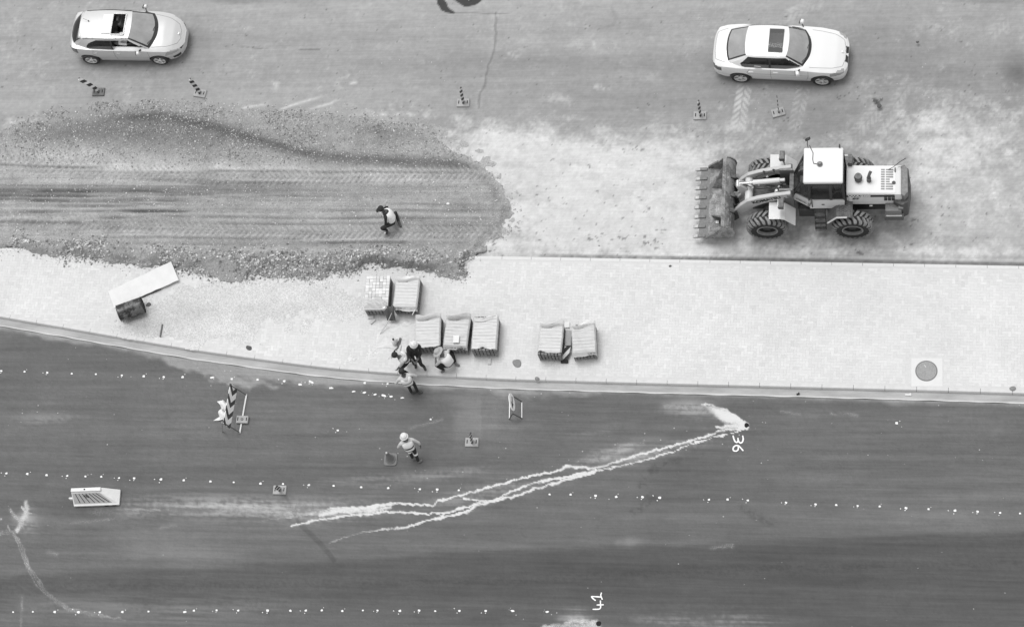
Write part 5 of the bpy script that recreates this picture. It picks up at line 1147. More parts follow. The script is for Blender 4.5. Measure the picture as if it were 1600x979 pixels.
b = MB(); b.box((3.38, -.55, 1.24), (.10, .02, .07)); b.build('reflector', M_printw, hd)
# rear mudguards with tread plate
for sd in (1, -1):
    y0, y1 = sd * .50, sd * 1.11; b = MB(); vs = []
    for x, z in [(1.98, 1.12), (2.28, 1.54), (2.72, 1.57), (2.80, 1.52)]: vs += [(x, y0, z), (x, y1, z)]
    b.add(vs, [(0, 2, 3, 1), (2, 4, 5, 3), (4, 6, 7, 5)]); o = b.build('rear_mudguard', M_ld, ldr, solid=.03, recalc=True)
    b = MB(); b.beam((1.98, y1, 1.13), (2.28, y1, 1.55), .04, .04); b.beam((2.28, y1, 1.55), (2.62, y1, 1.565), .04, .04); b.build('mudguard_lip', M_lp, o)
    b = MB()
    for i in range(6):
        for j in range(5): b.cyl((2.36 + .065 * i, sd * (.58 + .085 * j + .04 * (i % 2)), 1.56), (2.36 + .065 * i, sd * (.58 + .085 * j + .04 * (i % 2)), 1.582), .02, 6)
    tag(b.build('grip_studs', M_lg, o), kind='stuff')
b = MB(); b.box((2.72, .62, 1.9), (.14, .34, .9)); b.box((2.64, .60, 1.6), (.3, .2, .3)); part(b, 'air_cleaner', M_ld)
# counterweight
b = MB(); pl = [(4.10, .56), (4.38, .70), (4.58, .60), (4.66, .0), (4.58, -.60), (4.38, -.72), (4.10, -.56)]
b.prism(pl, .62, 1.62); cw = part(b, 'counterweight', M_cw, bev=.03, recalc=True)
b = MB(); b.prism([(4.36, .52), (4.46, .58), (4.56, .40), (4.58, -.40), (4.46, -.56), (4.36, -.5)], 1.6, 1.98); b.build('grille_surround', M_lg, cw, bevel=.03, recalc=True)
b = MB(); b.box((4.12, -.80, .92), (.62, .14, .30)); o = part(b, 'rear_bumper', M_ld, bev=.02)
b = MB(); b.box((4.12, -.835, 1.075), (.50, .05, .012)); b.build('bumper_edge', M_lp, o)
b = MB(); b.box((4.12, .80, .92), (.62, .14, .30)); part(b, 'rear_bumper', M_ld, bev=.02)
b = MB(); b.box((4.10, -.62, 1.12), (.52, .36, .5)); b.box((4.34, -.66, 1.42), (.16, .2, .12)); part(b, 'battery_box', M_lg, bev=.02)
for z, y in ((1.5, .35), (1.5, -.05)): b = MB(); b.box((4.645, y, z), (.02, .08, .06)); b.build('rear_reflector', M_lamp, cw)
# lettering
def text(name, s_, size, loc, rot, m, par, bold=.0, sx=1.0, shear=0):
    cu = bpy.data.curves.new(name, 'FONT'); cu.body = s_; cu.size = size; cu.extrude = .002; cu.offset = bold; cu.align_x = 'CENTER'; cu.align_y = 'CENTER'; cu.resolution_u = 3; cu.shear = shear
    o = bpy.data.objects.new(name, cu); C.objects.link(o); dg = bpy.context.evaluated_depsgraph_get()
    me = bpy.data.meshes.new_from_object(o.evaluated_get(dg)); bpy.data.objects.remove(o); me.materials.clear(); me.materials.append(m)
    q = link(name, me, par, loc, rot); q.scale = (sx, 1, 1); return q
text('maker_name', 'KOMATSU', .22, (.02, -.542, 1.72), (math.pi / 2, math.radians(-23.5), 0), M_print, a1, .008, 1.0)
text('model_number', 'WA200', .15, (3.02, -.530, 1.93), (math.pi / 2, 0, 0), M_printw, hd, .006, 1.5)
text('series_mark', 'ES', .17, (2.88, -.521, 1.72), (math.pi / 2, 0, 0), M_print, hd, .004, 1.3, .3)
text('dealer_name', 'KOMATSU', .085, (1.14, -.505, 1.55), (math.pi / 2, 0, math.radians(-28.5)), M_print, cab, .003)
# ------------------------------------------------------------------ street furniture and site clutter
M_rub = mat('recycled_rubber', .34, .85, .2, 14, fine=.12, dust=.35, dustcol=.42); M_rubd = mat('rubber_dark', .12, .85, .2, 14, dust=.3, dustcol=.3); M_slot = mat('slot_black', .02, .9)
def stripe_mat(name, per, slope, lo=.03, hi=.72, chev=False, ph=0.0):
    m, n, b = nodes(name); tc = N(n, 'ShaderNodeTexCoord'); sx = N(n, 'ShaderNodeSeparateXYZ'); n.links.new(tc.outputs['Object'], sx.inputs[0])
    y = sx.outputs[1]; z = sx.outputs[2]
    u = mth(n, 'ADD', mth(n, 'MULTIPLY', mth(n, 'ABSOLUTE', y) if chev else y, slope), z)
    f = mth(n, 'FRACT', mth(n, 'ADD', mth(n, 'DIVIDE', u, per), ph)); k = mth(n, 'GREATER_THAN', f, .56)
    v = mth(n, 'MULTIPLY', mixf(n, k, lo, hi), mth(n, 'MULTIPLY_ADD', noise(n, 12, 4), .3, .85)); setcol(n, b, v); b.inputs['Roughness'].default_value = .6; return m
M_stripe = stripe_mat('black_white_stripes', .26, 1.0, .025, .55)
def delineator(px, py, label, rz=0.0, lean=(0, 0), tw=0.0, H=1.0, dark=False, z=0.0, curve=0.0, wd=.15):
    g = G(px, py, z); o = thing('delineator_post', label, 'delineator', (g.x, g.y, z), rz, 'striped delineator posts around the works')
    m = M_rubd if dark else M_rub
    b = MB(); b.box((.0, 0, .035), (.46, .32, .07), taper=.94); b.build('base', m, o, bevel=.015)
    for x in (-.15, .15): b = MB(); b.box((x, .01, .071), (.032, .12, .008)); b.build('handle_slot', M_slot, o)
    b = MB(); b.box((.02, .0, .09), (.05, .10, .06)); b.build('socket', M_rubd, o, bevel=.01)
    b = MB(); n_ = 10; vs = []; fs = []
    for i in range(n_ + 1):
        t = i / n_; zz = .09 + (H - .09) * t * math.cos(math.hypot(*lean) * .7); ox = lean[0] * H * (t ** 1.2) + curve * math.sin(t * 3.1); oy = lean[1] * H * (t ** 1.2); a = tw + .12 * math.sin(t * 2.5)
        hw = wd / 2 * (1 if t < .9 else 1 - (t - .9) * 3); d = Vector((math.sin(a), math.cos(a), 0)) * hw; th = Vector((math.cos(a), -math.sin(a), 0)) * .012
        c = Vector((.02 + ox, oy, zz)); vs += [c - d - th, c + d - th, c + d + th, c - d + th]
    for i in range(n_):
        for q in range(4): fs.append((i * 4 + q, i * 4 + (q + 1) % 4, i * 4 + 4 + (q + 1) % 4, i * 4 + 4 + q))
    fs += [(3, 2, 1, 0), (n_ * 4, n_ * 4 + 1, n_ * 4 + 2, n_ * 4 + 3)]
    b.add(vs, fs); b.build('striped_blade', M_stripe, o)
    return o
delineator(154.5, 144.5, 'striped delineator bent far over to the left on a dark base, below the silver hatchback', lean=(-.42, .02), tw=-.1, H=1.05, dark=True, curve=.04)
delineator(313, 146.5, 'striped delineator leaning slightly left on a grey base above the gravel ridge', rz=-.18, lean=(-.14, .04), tw=.15)
delineator(724, 161.5, 'striped delineator standing by the long crack in the upper road', lean=(.05, .08), tw=.25)
delineator(1094, 181.5, 'upright striped delineator on a pale base just beyond the loader bucket', lean=(0, .06), tw=.2)
delineator(1216, 176.5, 'striped delineator on a base turned askew, below the white sedan', rz=.28, lean=(.02, .10), tw=.05, wd=.12)
delineator(737.5, 691, 'striped delineator on the lower road, right of the walking worker in the hard hat', lean=(.08, .02), tw=.1, H=.85)
delineator(437.5, 765.5, 'short squashed striped delineator beside the dotted line of the lower road', lean=(.05, -.18), tw=.3, H=.75)

# traffic cone
g = G(610.5, 717.5); cn = thing('traffic_cone', 'dull traffic cone on an eight-sided base on the lower road', 'traffic cone', (g.x, g.y, 0))
M_cone = mat('cone_plastic', .16, .7, .2, 12, dust=.3, dustcol=.2); M_conel = mat('cone_tip', .5, .6)
b = MB(); c = .055; w_ = .215; b.prism([(-w_, -w_ + c), (-w_ + c, -w_), (w_ - c, -w_), (w_, -w_ + c), (w_, w_ - c), (w_ - c, w_), (-w_ + c, w_), (-w_, w_ - c)], 0, .045); b.build('base', M_cone, cn, bevel=.012)
b = MB(); b.lathe([(.175, .04), (.165, .08), (.14, .10), (.13, .12), (.035, .66), (.03, .70)], 24, mis=[0, 0, 0, 0, 1]); b.prism([(.03 * math.cos(t * .785), .03 * math.sin(t * .785)) for t in range(8)], .695, .70, mi=1); b.build('cone_body', [M_cone, M_conel], cn, smooth=.6)

# plastic barrier
g = G(152.5, 779); br = thing('road_barrier', 'white plastic road barrier with a slotted grey sloping face lying along the lower road', 'barrier', (g.x, g.y, 0), math.radians(3.0))
M_bar = mat('barrier_plastic', .66, .5, .1, 6, dust=.2, dustcol=.45); M_barg = mat('barrier_grey_face', .36, .7, .15, 8, fine=.15)
b = MB(); b.prism([(-.77, -.26), (.80, -.26), (.80, .27), (-.77, .27)], .02, .12); b.build('base', M_bar, br, bevel=.02)
b = MB(); R1, R0 = .36, -.77
b.add([(-.77, -.22, .12), (.78, -.22, .12), (.78, .26, .12), (-.77, .26, .12), (-.77, .10, .44), (.20, .10, .44), (.30, .24, .44), (-.77, .24, .44)],
      [(0, 1, 5, 4), (1, 2, 6, 5), (2, 3, 7, 6), (3, 0, 4, 7), (4, 5, 6, 7)]); b.build('body', M_bar, br, recalc=True)
b = MB(); b.box((-.26, .18, .475), (1.03, .13, .08)); b.build('top_rail', M_bar, br, bevel=.02)
def slope(u, v, off): p = Vector((-.77 + 1.55 * u, -.22, .12)).lerp(Vector((-.77 + .97 * u, .10, .44)), v); return p + Vector((0, -.707, .707)) * off
b = MB(); q = [slope(.03, .10, .006), slope(.90, .10, .006), slope(.96, .95, .006), slope(.03, .95, .006)]; b.add(q, [(0, 1, 2, 3)]); b.build('grey_panel', M_barg, br)
for k in range(7): u = .13 + .115 * k; b = MB(); b.beam(slope(u + .035, .16, .010), slope(u, .90, .010), .018, .012, up=(0, -.7, .7)); b.build('slot', M_slot, br)
b = MB(); b.cyl((-.30, .18, .51), (-.30, .18, .522), .028, 12); b.build('filler_plug', M_slot, br)
b = MB(); b.tube([slope(.36, .72, .02), slope(.40, .6, .024), slope(.44, .7, .024), slope(.48, .6, .024), slope(.50, .74, .02), slope(.42, .78, .02), slope(.36, .72, .02)], .01, 6); b.build('moulded_mark', M_slot, br)
b = MB(); b.box((-.83, -.03, .22), (.12, .07, .14)); b.box((-.875, -.03, .26), (.05, .06, .08)); b.build('coupling_lug', M_bar, br, bevel=.015)
for x in (.35, .62): b = MB(); b.box((x, -.262, .05), (.14, .012, .05)); b.build('forklift_notch', M_slot, br)

# chevron hazard board on its frame
M_steel = mat('galvanised_steel', .4, .45, .2, 20, metal=.4); M_steel_d = mat('painted_steel_dark', .08, .6)
hb0, hb1 = G(385.7, 616.5), G(375.2, 676); d = (hb0 - hb1).normalized(); L = (hb0 - hb1).length
hb = thing('hazard_board', 'long board of black and white chevrons on a sloping steel frame on the lower road', 'hazard board', (hb1.x, hb1.y, 0), math.atan2(d.y, d.x) - math.pi / 2)
b = MB(); b.beam((0, -.02, .03), (0, L, .03), .05, .05); b.build('ground_rail', M_steel, hb)
# face plane leans away from the rail: bottom edge at (-.26, .46), top edge at (-.40, 1.02)
FB, FT = Vector((-.24, 0, .46)), Vector((-.33, 0, .98))
for y in (.0, L - .02):
    b = MB(); b.beam((0, y, .03), FT + Vector((0, y, .03)), .022, .022); b.build('front_leg', M_steel_d, hb)
    b = MB(); b.beam(FT + Vector((-.02, y, 0)), (-.62, y - .0, .0), .035, .035); b.build('rear_leg', M_steel, hb)
pln = FT - FB; hgt = pln.length
bd = link('board', None, hb, (FB + FT) / 2 + Vector((.02, L / 2, 0)), (0, -math.atan2(FB.x - FT.x, FT.z - FB.z), 0))
m, n, b_ = nodes('black_white_chevron_print'); tc = N(n, 'ShaderNodeTexCoord'); sx = N(n, 'ShaderNodeSeparateXYZ'); n.links.new(tc.outputs['Object'], sx.inputs[0])
u_ = mth(n, 'ADD', sx.outputs[1], mth(n, 'MULTIPLY', mth(n, 'ABSOLUTE', sx.outputs[2]), -.9)); f_ = mth(n, 'FRACT', mth(n, 'ADD', mth(n, 'DIVIDE', u_, .42), .18)); k_ = mth(n, 'GREATER_THAN', f_, .45)
setcol(n, b_, mth(n, 'MULTIPLY', mixf(n, k_, .05, .8), mth(n, 'MULTIPLY_ADD', noise(n, 10, 4), .2, .9))); b_.inputs['Roughness'].default_value = .5
b = MB(); b.box((0, 0, 0), (.02, L + .06, hgt)); b.build('chevron_panel', m, bd, bevel=.003)
for y in (-.45, .45): b = MB(); b.beam((-.02, y, -hgt / 2), (-.02, y, hgt / 2), .03, .03); b.build('stiffener', M_steel, bd)
bp = G(379, 655.5, .06); rb_ = thing('ballast_base', 'grey rubber base plate lying as ballast on the foot of the chevron board frame', 'ballast block', (bp.x, bp.y, .055), -.03)
b = MB(); b.box((0, 0, .035), (.42, .27, .07), taper=.94); b.build('plate', M_rub, rb_, bevel=.015)
for x in (-.15, .15): b = MB(); b.box((x, .01, .071), (.032, .12, .008)); b.build('handle_slot', M_slot, rb_)
b = MB(); b.lathe([(.05, .07), (.05, .078), (.02, .078)], 12); b.build('socket_hole', M_rubd, rb_)
# sandbag behind the board
def blob(name, pts, m, par=None, seed=0, loc=(0, 0, 0), sub=2):
    bm = bmesh.new()
    for q in pts: bm.verts.new(q)
    bmesh.ops.convex_hull(bm, input=bm.verts)
    for v_ in [v_ for v_ in bm.verts if not v_.link_faces]: bm.verts.remove(v_)
    me = bpy.data.meshes.new(name); bm.to_mesh(me); bm.free(); me.materials.append(m); me.polygons.foreach_set('use_smooth', [True] * len(me.polygons))
    o = link(name, me, par, loc); sd_ = o.modifiers.new('Subdivision', 'SUBSURF'); sd_.levels = sub; sd_.render_levels = sub; return o
M_bag = mat('woven_bag', .70, .8, .12, 10, bmp=.4)
g = G(353, 643); sb = thing('sandbag', 'white sandbag with pinched corners slumped behind the chevron board', 'sandbag', (g.x, g.y, 0))
rr = random.Random(5)
for nm, cx, cy in (('bag_lobe', -.02, .17), ('bag_lobe', -.04, -.15)):
    b = MB(); b.grid(lambda a, t: ((a - .5) * .42 * (1 - .5 * abs(t - .5)) + cx + .05 * math.sin(5 * t), (t - .5) * .36 + cy + .06 * math.sin(6 * a), .02 + .20 * max(0, math.sin(a * 3.14)) ** .6 * max(0, math.sin(t * 3.14)) ** .6 + .02 * math.sin(17 * a + 9 * t)), 14, 14); b.build(nm, M_bag, sb, smooth=True)
b = MB(); b.add([(-.20, .22, .04), (-.33, .34, .06), (-.18, .38, .05), (-.05, .3, .06)], [(0, 1, 2, 3)]); b.add([(-.20, -.2, .03), (-.38, -.34, .05), (-.2, -.33, .04), (-.05, -.28, .05)], [(0, 3, 2, 1)]); b.build('bag_ear', M_bag, sb, solid=.02)
b = MB(); b.cyl((.02, -.36, .03), (.06, -.30, .09), .04, 8); b.build('bag_tie', M_slot, sb)

# round arrow sign on a low stand
sl0, sl1 = G(780 + 262 / 16.32, 600 + 893 / 16.32), G(780 + 270 / 16.32, 600 + 455 / 16.32); sr0, sr1 = G(780 + 580 / 16.32, 600 + 875 / 16.32), G(780 + 580 / 16.32, 600 + 452 / 16.32)
mid = (sl0 + sl1 + sr0 + sr1) / 4
sg = thing('arrow_sign', 'round white arrow sign on a low folding stand beside the kerb of the lower road', 'road sign', (mid.x, mid.y, 0))
for p, q in ((sl0, sl1), (sr0, sr1)): b = MB(); b.beam(p - mid + Vector((0, 0, .02)), q - mid + Vector((0, 0, .02)), .03, .03); b.build('ground_rail', M_steel, sg)
ap = .52
for yy, (p, q) in ((0, (sl0, sr0)), (1, (sl1, sr1))):
    t_ = Vector((0.0, (p.y + q.y) / 2 - mid.y, ap))
    for e in (p, q): b = MB(); b.beam(e - mid + Vector((0, 0, .03)), t_, .028, .028); b.build('strut', M_steel_d, sg)
b = MB(); b.beam((0, sl0.y - mid.y, ap), (0, sl1.y - mid.y, ap), .02, .02); b.build('top_bar', M_steel_d, sg)
# disc: normal towards +x
DM = T(.0, -.02, .86) @ Matrix.Rotation(math.radians(8), 4, 'Z') @ Matrix.Rotation(math.radians(80), 4, 'Y')
b = MB(); b.cyl((0, 0, 0), (0, 0, .02), .29, 28); b.v = [DM @ q for q in b.v]; dsc = b.build('sign_disc', mat('sign_white', .82, .45, .04, 8), sg)
b = MB(); ar = [(.02, .20), (.10, -.04), (.13, -.02)]
poly = [(-.035, .20), (.035, .20), (.035, -.05), (.11, -.02), (.0, -.23), (-.11, -.02), (-.035, -.05)]
ca_, sa_ = math.cos(.10), math.sin(.10)
b.prism([(-(y * ca_ - x * sa_) * 0 + (x * ca_ + y * sa_), (y * ca_ - x * sa_)) for x, y in poly], .021, .026, DM); b.build('arrow', M_print, dsc)
b = MB(); b.beam((0, -.06, .42), (0, -.06, .66), .03, .03); b.beam((0, .1, .5), (0, .1, .7), .02, .02); b.build('sign_bracket', M_steel, sg)

# board, drum and strip on the pavement
bpz = KZ + .05; P4 = [(169, 455), (267, 408), (279, 437), (178.8, 481)]; zz = (.19, .33, .30, .18)
pts = [G(x, y, z_) for (x, y), z_ in zip(P4, zz)]
wb = thing('plywood_board', 'long white board lying aslant with one end on the gravel berm', 'board', tuple((pts[0] + pts[2]) / 2)); c = (pts[0] + pts[2]) / 2
b = MB(); top = []; nn_ = 14
for i in range(nn_ + 1):
    t = i / nn_; a = pts[0].lerp(pts[1], t); e = pts[3].lerp(pts[2], t); n2 = (a - e).normalized()
    top.append((a + n2 * rr.uniform(-.008, .008) - c, e + n2 * rr.uniform(-.012, .008) - c))
for i in range(nn_): b.add([top[i][0], top[i][1], top[i + 1][1], top[i + 1][0]], [(0, 1, 2, 3)])
b.build('panel', mat('weathered_plywood', .66, .85, .14, 3, bmp=.15, fine=.05), wb, solid=.03, weld=True)
b = MB(); b.beam(pts[3].lerp(pts[2], .42) - c + Vector((.0, -.02, -.04)), pts[3].lerp(pts[2], .72) - c + Vector((0, -.02, -.05)), .03, .02); b.build('edge_shadow', M_slot, wb)  # black strip standing in for the shade under the board's lower edge
p, q = G(160 + 190 / 7.53, 400 + 672 / 7.53, KZ + .29), G(160 + 478 / 7.53, 400 + 570 / 7.53, KZ + .29); q.z = p.z
d = (q - p).normalized(); p = p; L = .88; c = (p + q) / 2
dr = thing('oil_drum', 'dark rusty steel drum lying on its side against the white board', 'drum', (c.x, c.y, KZ + .285), math.atan2(d.y, d.x))
M_drum, n, b_ = nodes('drum_paint')
v = mixf(n, sstep(n, noise(n, 3.2, 6, .7), .46, .54), .012, .10); v = mixf(n, sstep(n, noise(n, 9, 5, .75), .60, .66), v, .30); setcol(n, b_, v); b_.inputs['Roughness'].default_value = .45; bump(n, b_, noise(n, 12, 4), .3, .01); M_drum_d = mat('drum_inside', .02, .8, .5, 6)
M = Matrix.Rotation(math.pi / 2, 4, 'Y')
b = MB(); pr = []
for t in np.linspace(0, 1, 37):
    z_ = -L / 2 + L * t; r_ = .283 + (.012 * math.exp(-((t - .34) / .015) ** 2) + .012 * math.exp(-((t - .66) / .015) ** 2)) + (.012 if t < .02 or t > .98 else 0); pr.append((r_, z_))
b.lathe(pr, 36, M); b.build('drum_body', M_drum, dr, smooth=.7)
b = MB(); b.lathe([(.29, .44), (.275, .44), (.272, .415), (.001, .415)], 36, M); b.build('drum_lid', M_drum_d, dr, smooth=.5)
b = MB(); b.lathe([(.29, -.44), (.275, -.44), (.272, -.415), (.001, -.415)], 36, M); b.build('drum_bottom', M_drum, dr, smooth=.5)
b = MB(); b.lathe([(.03, .415), (.03, .435), (.001, .435)], 12, T(0, .12, -.12) @ M); b.build('bung', M_steel_d, dr)
p, q = G(160 + 708 / 7.53, 400 + 803 / 7.53, KZ + .03), G(160 + 682 / 7.53, 400 + 948 / 7.53, KZ + .03); c = (p + q) / 2
st_ = thing('steel_channel', 'short dark steel channel lying on the sand between drum and kerb', 'steel offcut', (c.x, c.y, KZ), math.atan2((q - p).y, (q - p).x))
LL = (q - p).length; b = MB(); b.box((0, -.0, .035), (LL, .05, .06)); b.build('web', M_steel_d, st_); b = MB(); b.box((0, .05, .015), (LL * .98, .05, .02)); b.build('flange', mat('dusty_flange', .5, .8), st_)

# clods, rocks and debris
def rock(px, py, s, label, name='rock', m=None, cat='rock', z=KZ, flat=.55, group=None):
    g = G(px, py, z); pts = []
    for _ in range(22):
        a, e = rr.uniform(0, 6.28), rr.uniform(-.3, 1); r_ = s * rr.uniform(.75, 1.15); pts.append((r_ * math.cos(a) * math.sqrt(max(0, 1 - e * e)) * 1.2, r_ * math.sin(a) * math.sqrt(max(0, 1 - e * e)), max(-.2, e) * r_ * flat))
    o = blob(name, pts, m or M_clod, None, 0, (g.x, g.y, z), 1); return tag(o, label, cat, group)
M_clod = mat('dry_clod', .22, .95, .3, 30, bmp=.6, fine=.2); M_clod_d = mat('dark_clod', .09, .95, .4, 30, bmp=.6)
rock(388, 543.5, .11, 'small dark clod on the sandy pavement near the lower left kerb', m=M_clod_d, cat='clod', name='clod')
rock(840, 591.5, .10, 'lumpy clod on the edge of the lower kerb, below the paving stacks', cat='clod', name='clod'); rock(808, 567, .17, 'flat grey clod on the bricks, left of the last two paving stacks', cat='clod', name='clod', flat=.2)
rock(1583, 607.5, .11, 'grey clod on the lower kerb at the right edge, right of the manhole', cat='clod', name='clod')
rock(281, 424, .08, 'white rock at the end of the white board', m=M_bag); rock(232, 476, .10, 'dark clod just right of the drum end', m=M_clod_d, cat='clod', name='clod', flat=.3)
rock(1374, 166, .10, 'larger of two dark clods close together on the upper road', m=M_clod_d, cat='clod', name='clod', flat=.4); rock(1367, 157.5, .07, 'smaller of two dark clods close together on the upper road', m=M_clod_d, cat='clod', name='clod', flat=.4)
rock(1434, 66, .06, 'small dark clod alone on the upper road, ahead of the white sedan', m=M_clod_d, cat='clod', name='clod', flat=.4)
rock(1047, 415.5, .05, 'dark clod on the pavement just below the upper kerb', m=M_clod_d, cat='clod', name='clod', flat=.4)
rock(700, 318, .07, 'pale rock on the earth fill right of the squatting worker', m=M_bag, z=.08, flat=.5)
rock(560, 379, .09, 'flat stone on the earth fill near the squatting worker', z=.09, flat=.3); rock(441, 381, .07, 'flat pale stone at the foot of the gravel berm', z=.09, flat=.3)

# ------------------------------------------------------------------ stacks of paving bricks on pallets
M_pbrick = tone_mat('stacked_brick', .9); M_wood = mat('pallet_wood', .3, .85, .25, 8, bmp=.3)
def film_mat(name, col, clear):
    m, n, b = nodes(name); setcol(n, b, mth(n, 'MULTIPLY_ADD', noise(n, 6, 5, stretch=(1, 3, 1)), .25, col - .1)); b.inputs['Roughness'].default_value = .32; b.inputs['Specular IOR Level'].default_value = .6
    bump(n, b, noise(n, 5, 4, .6, stretch=(1, 3.2, 1)), .22, .02)
    tr = N(n, 'ShaderNodeBsdfTransparent'); mx = N(n, 'ShaderNodeMixShader'); mx.inputs[0].default_value = 1 - clear
    n.links.new(tr.outputs[0], mx.inputs[1]); n.links.new(b.outputs[0], mx.inputs[2]); n.links.new(mx.outputs[0], n.nodes['Material Output'].inputs['Surface']); return m
M_film = film_mat('plastic_film', .52, .22); M_film2 = film_mat('plastic_film_dull', .50, .25); M_fsheet = film_mat('ground_film', .58, .35); M_tarp = mat('dark_film', .07, .35, .4, 8, bmp=.4)
ZT = KZ + .58
def pallet(quad, label, tone, cover=None, zt=ZT, front=0, seed=0):
    q = [G(x, y, zt) for x, y in quad]; tl, tr_, br_, bl = q
    c = (tl + tr_ + br_ + bl) / 4; ux = ((tr_ - tl) + (br_ - bl)) / 2; uy = ((tl - bl) + (tr_ - br_)) / 2; W_, D_ = ux.length, uy.length; rz = math.atan2(ux.y, ux.x)
    o = thing('brick_pallet', label, 'brick stack', (c.x, c.y, KZ), rz, 'pallets of paving bricks on the pavement'); H_ = zt - KZ; R = np.random.RandomState(seed)
    for k in range(7): b = MB(); b.box((0, -D_ / 2 + .05 + (D_ - .1) * k / 6, .085), (W_ * .98, .09, .022)); b.build('slat', M_wood, o)
    for x in (-.42, 0, .42): b = MB(); b.box((x * W_, 0, .037), (.09, D_ * .98, .074)); b.build('bearer', M_wood, o)
    nx, ny, nz = max(6, round(W_ / .115)), max(8, round(D_ / .115)), 4; bw, bd, bh = W_ / nx, D_ / ny, (H_ - .097) / nz
    vs, fs, tn = [], [], []
    for k in range(nz):
        for i in range(nx):
            for j in range(ny):
                if not (k == nz - 1 or i in (0, nx - 1) or j in (0, ny - 1)): continue
                cx, cy, cz = -W_ / 2 + (i + .5) * bw + R.uniform(-.004, .004), -D_ / 2 + (j + .5) * bd + R.uniform(-.004, .004), .097 + (k + .5) * bh
                gp = .002 if (k == nz - 1 and tone > .5) else .012; hx, hy, hz2 = bw / 2 - gp - R.uniform(0, .003), bd / 2 - gp - R.uniform(0, .003), bh / 2 - .0015
                b0 = len(vs); vs += [(cx + a * hx, cy + e * hy, cz + f * hz2) for f in (-1, 1) for e in (-1, 1) for a in (-1, 1)]
                fs += [tuple(b0 + t for t in f) for f in ((0, 2, 3, 1), (4, 5, 7, 6), (0, 1, 5, 4), (1, 3, 7, 5), (3, 2, 6, 7), (2, 0, 4, 6))]; tn += [(tone if k == nz - 1 and .5 < tone else .17) * R.uniform(.8, 1.2)] * 8
    me = bpy.data.meshes.new('paving_bricks'); me.from_pydata(vs, [], fs); me.materials.append(M_pbrick); me.attributes.new('tone', 'FLOAT', 'POINT').data.foreach_set('value', np.array(tn, np.float32)); tag(link('paving_bricks', me, o), kind='stuff')
    if cover:
        m, lap, y0, y1, flap = cover
        def cf(a, t):
            x = (a - .5) * (W_ + .02); y = -D_ / 2 + D_ * (y0 + (y1 - y0) * t); wr = 1.0 + .9 * (seed in (3, 4, 7)) + .4 * (seed == 5); z_ = H_ + .018 + .012 * wr * float(fbm(np.array(x * 2 + seed), np.array(y * 8), 7 + seed, 4)) + .020 * wr * float(fbm(np.array(x * 1.5 + y * 2.0), np.array(y * 1.5 - x + seed), 17 + seed, 2)) + .004 * math.cos(y * 54)
            x += .05 * (float(fbm(np.array(y * 4 + seed), np.array(0.3), 27, 3)) - .5) * (1 if .03 < a < .97 else .6)
            e = min(a, 1 - a)
            if e < .02: z_ = H_ - lap * (.6 + .6 * float(fbm(np.array(y * 5), np.array(seed * 1.0), 37, 2))); x *= 1.02
            y += .14 * (float(fbm(np.array(x * 4 + seed), np.array(t * 2), 47, 3)) - .5) * (t < .04 or t > .96)
            if flap and t > .86: z_ += flap * math.sin((t - .86) / .14 * 1.8) * (.4 + math.sin(a * 3.0)); y -= .06 * math.sin(a * 5)
            if t < .03 and y0 <= .02: z_ -= .10; y -= .04
            return (x, y, z_)
        b = MB(); b.grid(cf, 34, 44); b.build('plastic_cover', m, o, smooth=True)
    return o, W_, D_, H_
PA = [(572.4, 431), (609, 430.5), (606, 483), (568.7, 483.5)]; PB = [(619.7, 432.5), (656.5, 433.5), (650.5, 482.5), (613.8, 481.5)]; PCq = [(650, 494), (691.5, 492), (684.5, 543), (648, 544)]
PD = [(698, 492), (735.5, 493.5), (729, 545), (693, 543)]; PE = [(740.5, 494), (779, 493.5), (775, 548), (735.5, 548)]; PF = [(844, 504), (881.3, 505.6), (875.6, 555), (839.6, 554.3)]; PG = [(893, 507), (930, 503.5), (931, 552), (894, 554)]
oA, WA_, DA_, HA_ = pallet(PA, 'leftmost brick stack with a bare pale top and a crumpled wrapper at its near end', .60, None, seed=1)
pallet(PB, 'brick stack under smooth grey film, right beside the bare-topped leftmost stack', .42, (M_film, .03, .0, 1.0, .05), seed=2)
pallet(PCq, 'brick stack with film bunched along its far edge, beside the spread plastic sheet', .30, (M_film, .02, .03, 1.0, .10), seed=3)
pallet(PD, 'brick stack behind the crouching worker, a square white slab lying on top', .28, (M_film2, .02, .02, 1.0, .16), seed=4)
pallet(PE, 'brick stack with film rucked up at its near corner and a loose brick before it', .40, (M_film, .06, .06, .98, .03), seed=5)
pallet(PF, 'film-covered brick stack just left of the fallen delineator', .46, (M_film, .04, .08, 1.0, .09), seed=6)
pallet(PG, 'rightmost brick stack, loosely wrapped in pale film', .5, (M_fsheet, .10, .0, 1.0, .06), seed=7)
# wrapper, straps and odd pieces belonging to the first stack
b = MB(); b.grid(lambda a, t: ((a - .5) * WA_ * (.98 - .15 * t), -DA_ / 2 + .02 + .40 * t * (.6 + .4 * math.sin(a * 3)), HA_ + .03 + .05 * abs(math.sin(a * 9 + t * 5)) * (1 - abs(t - .5)) + .06 * math.sin(t * 3.14)), 22, 14); b.build('crumpled_wrapper', M_film2, oA, smooth=True)
b = MB(); b.box((0, -DA_ / 2 + .06, HA_ + .012), (WA_, .12, .02)); b.build('white_edge_strip', M_bag, oA)
b = MB(); b.grid(lambda a, t: (WA_ / 2 - .08 + .30 * a, -DA_ / 2 + .10 - .34 * t, HA_ + .03 - .42 * t * t + .03 * math.sin(a * 9)), 8, 12); b.build('torn_dark_wrap', M_tarp, oA, smooth=True, solid=.006)
for dx, dy, s_ in ((.22, .16, .07), (.30, .10, .05), (.28, .02, .09)): b = MB(); b.box((dx, -DA_ / 2 + dy + .05, HA_ + .05), (s_ * 1.5, s_, .05), (0, 0, dx * 7)); b.build('paper_scrap', M_paper, oA)
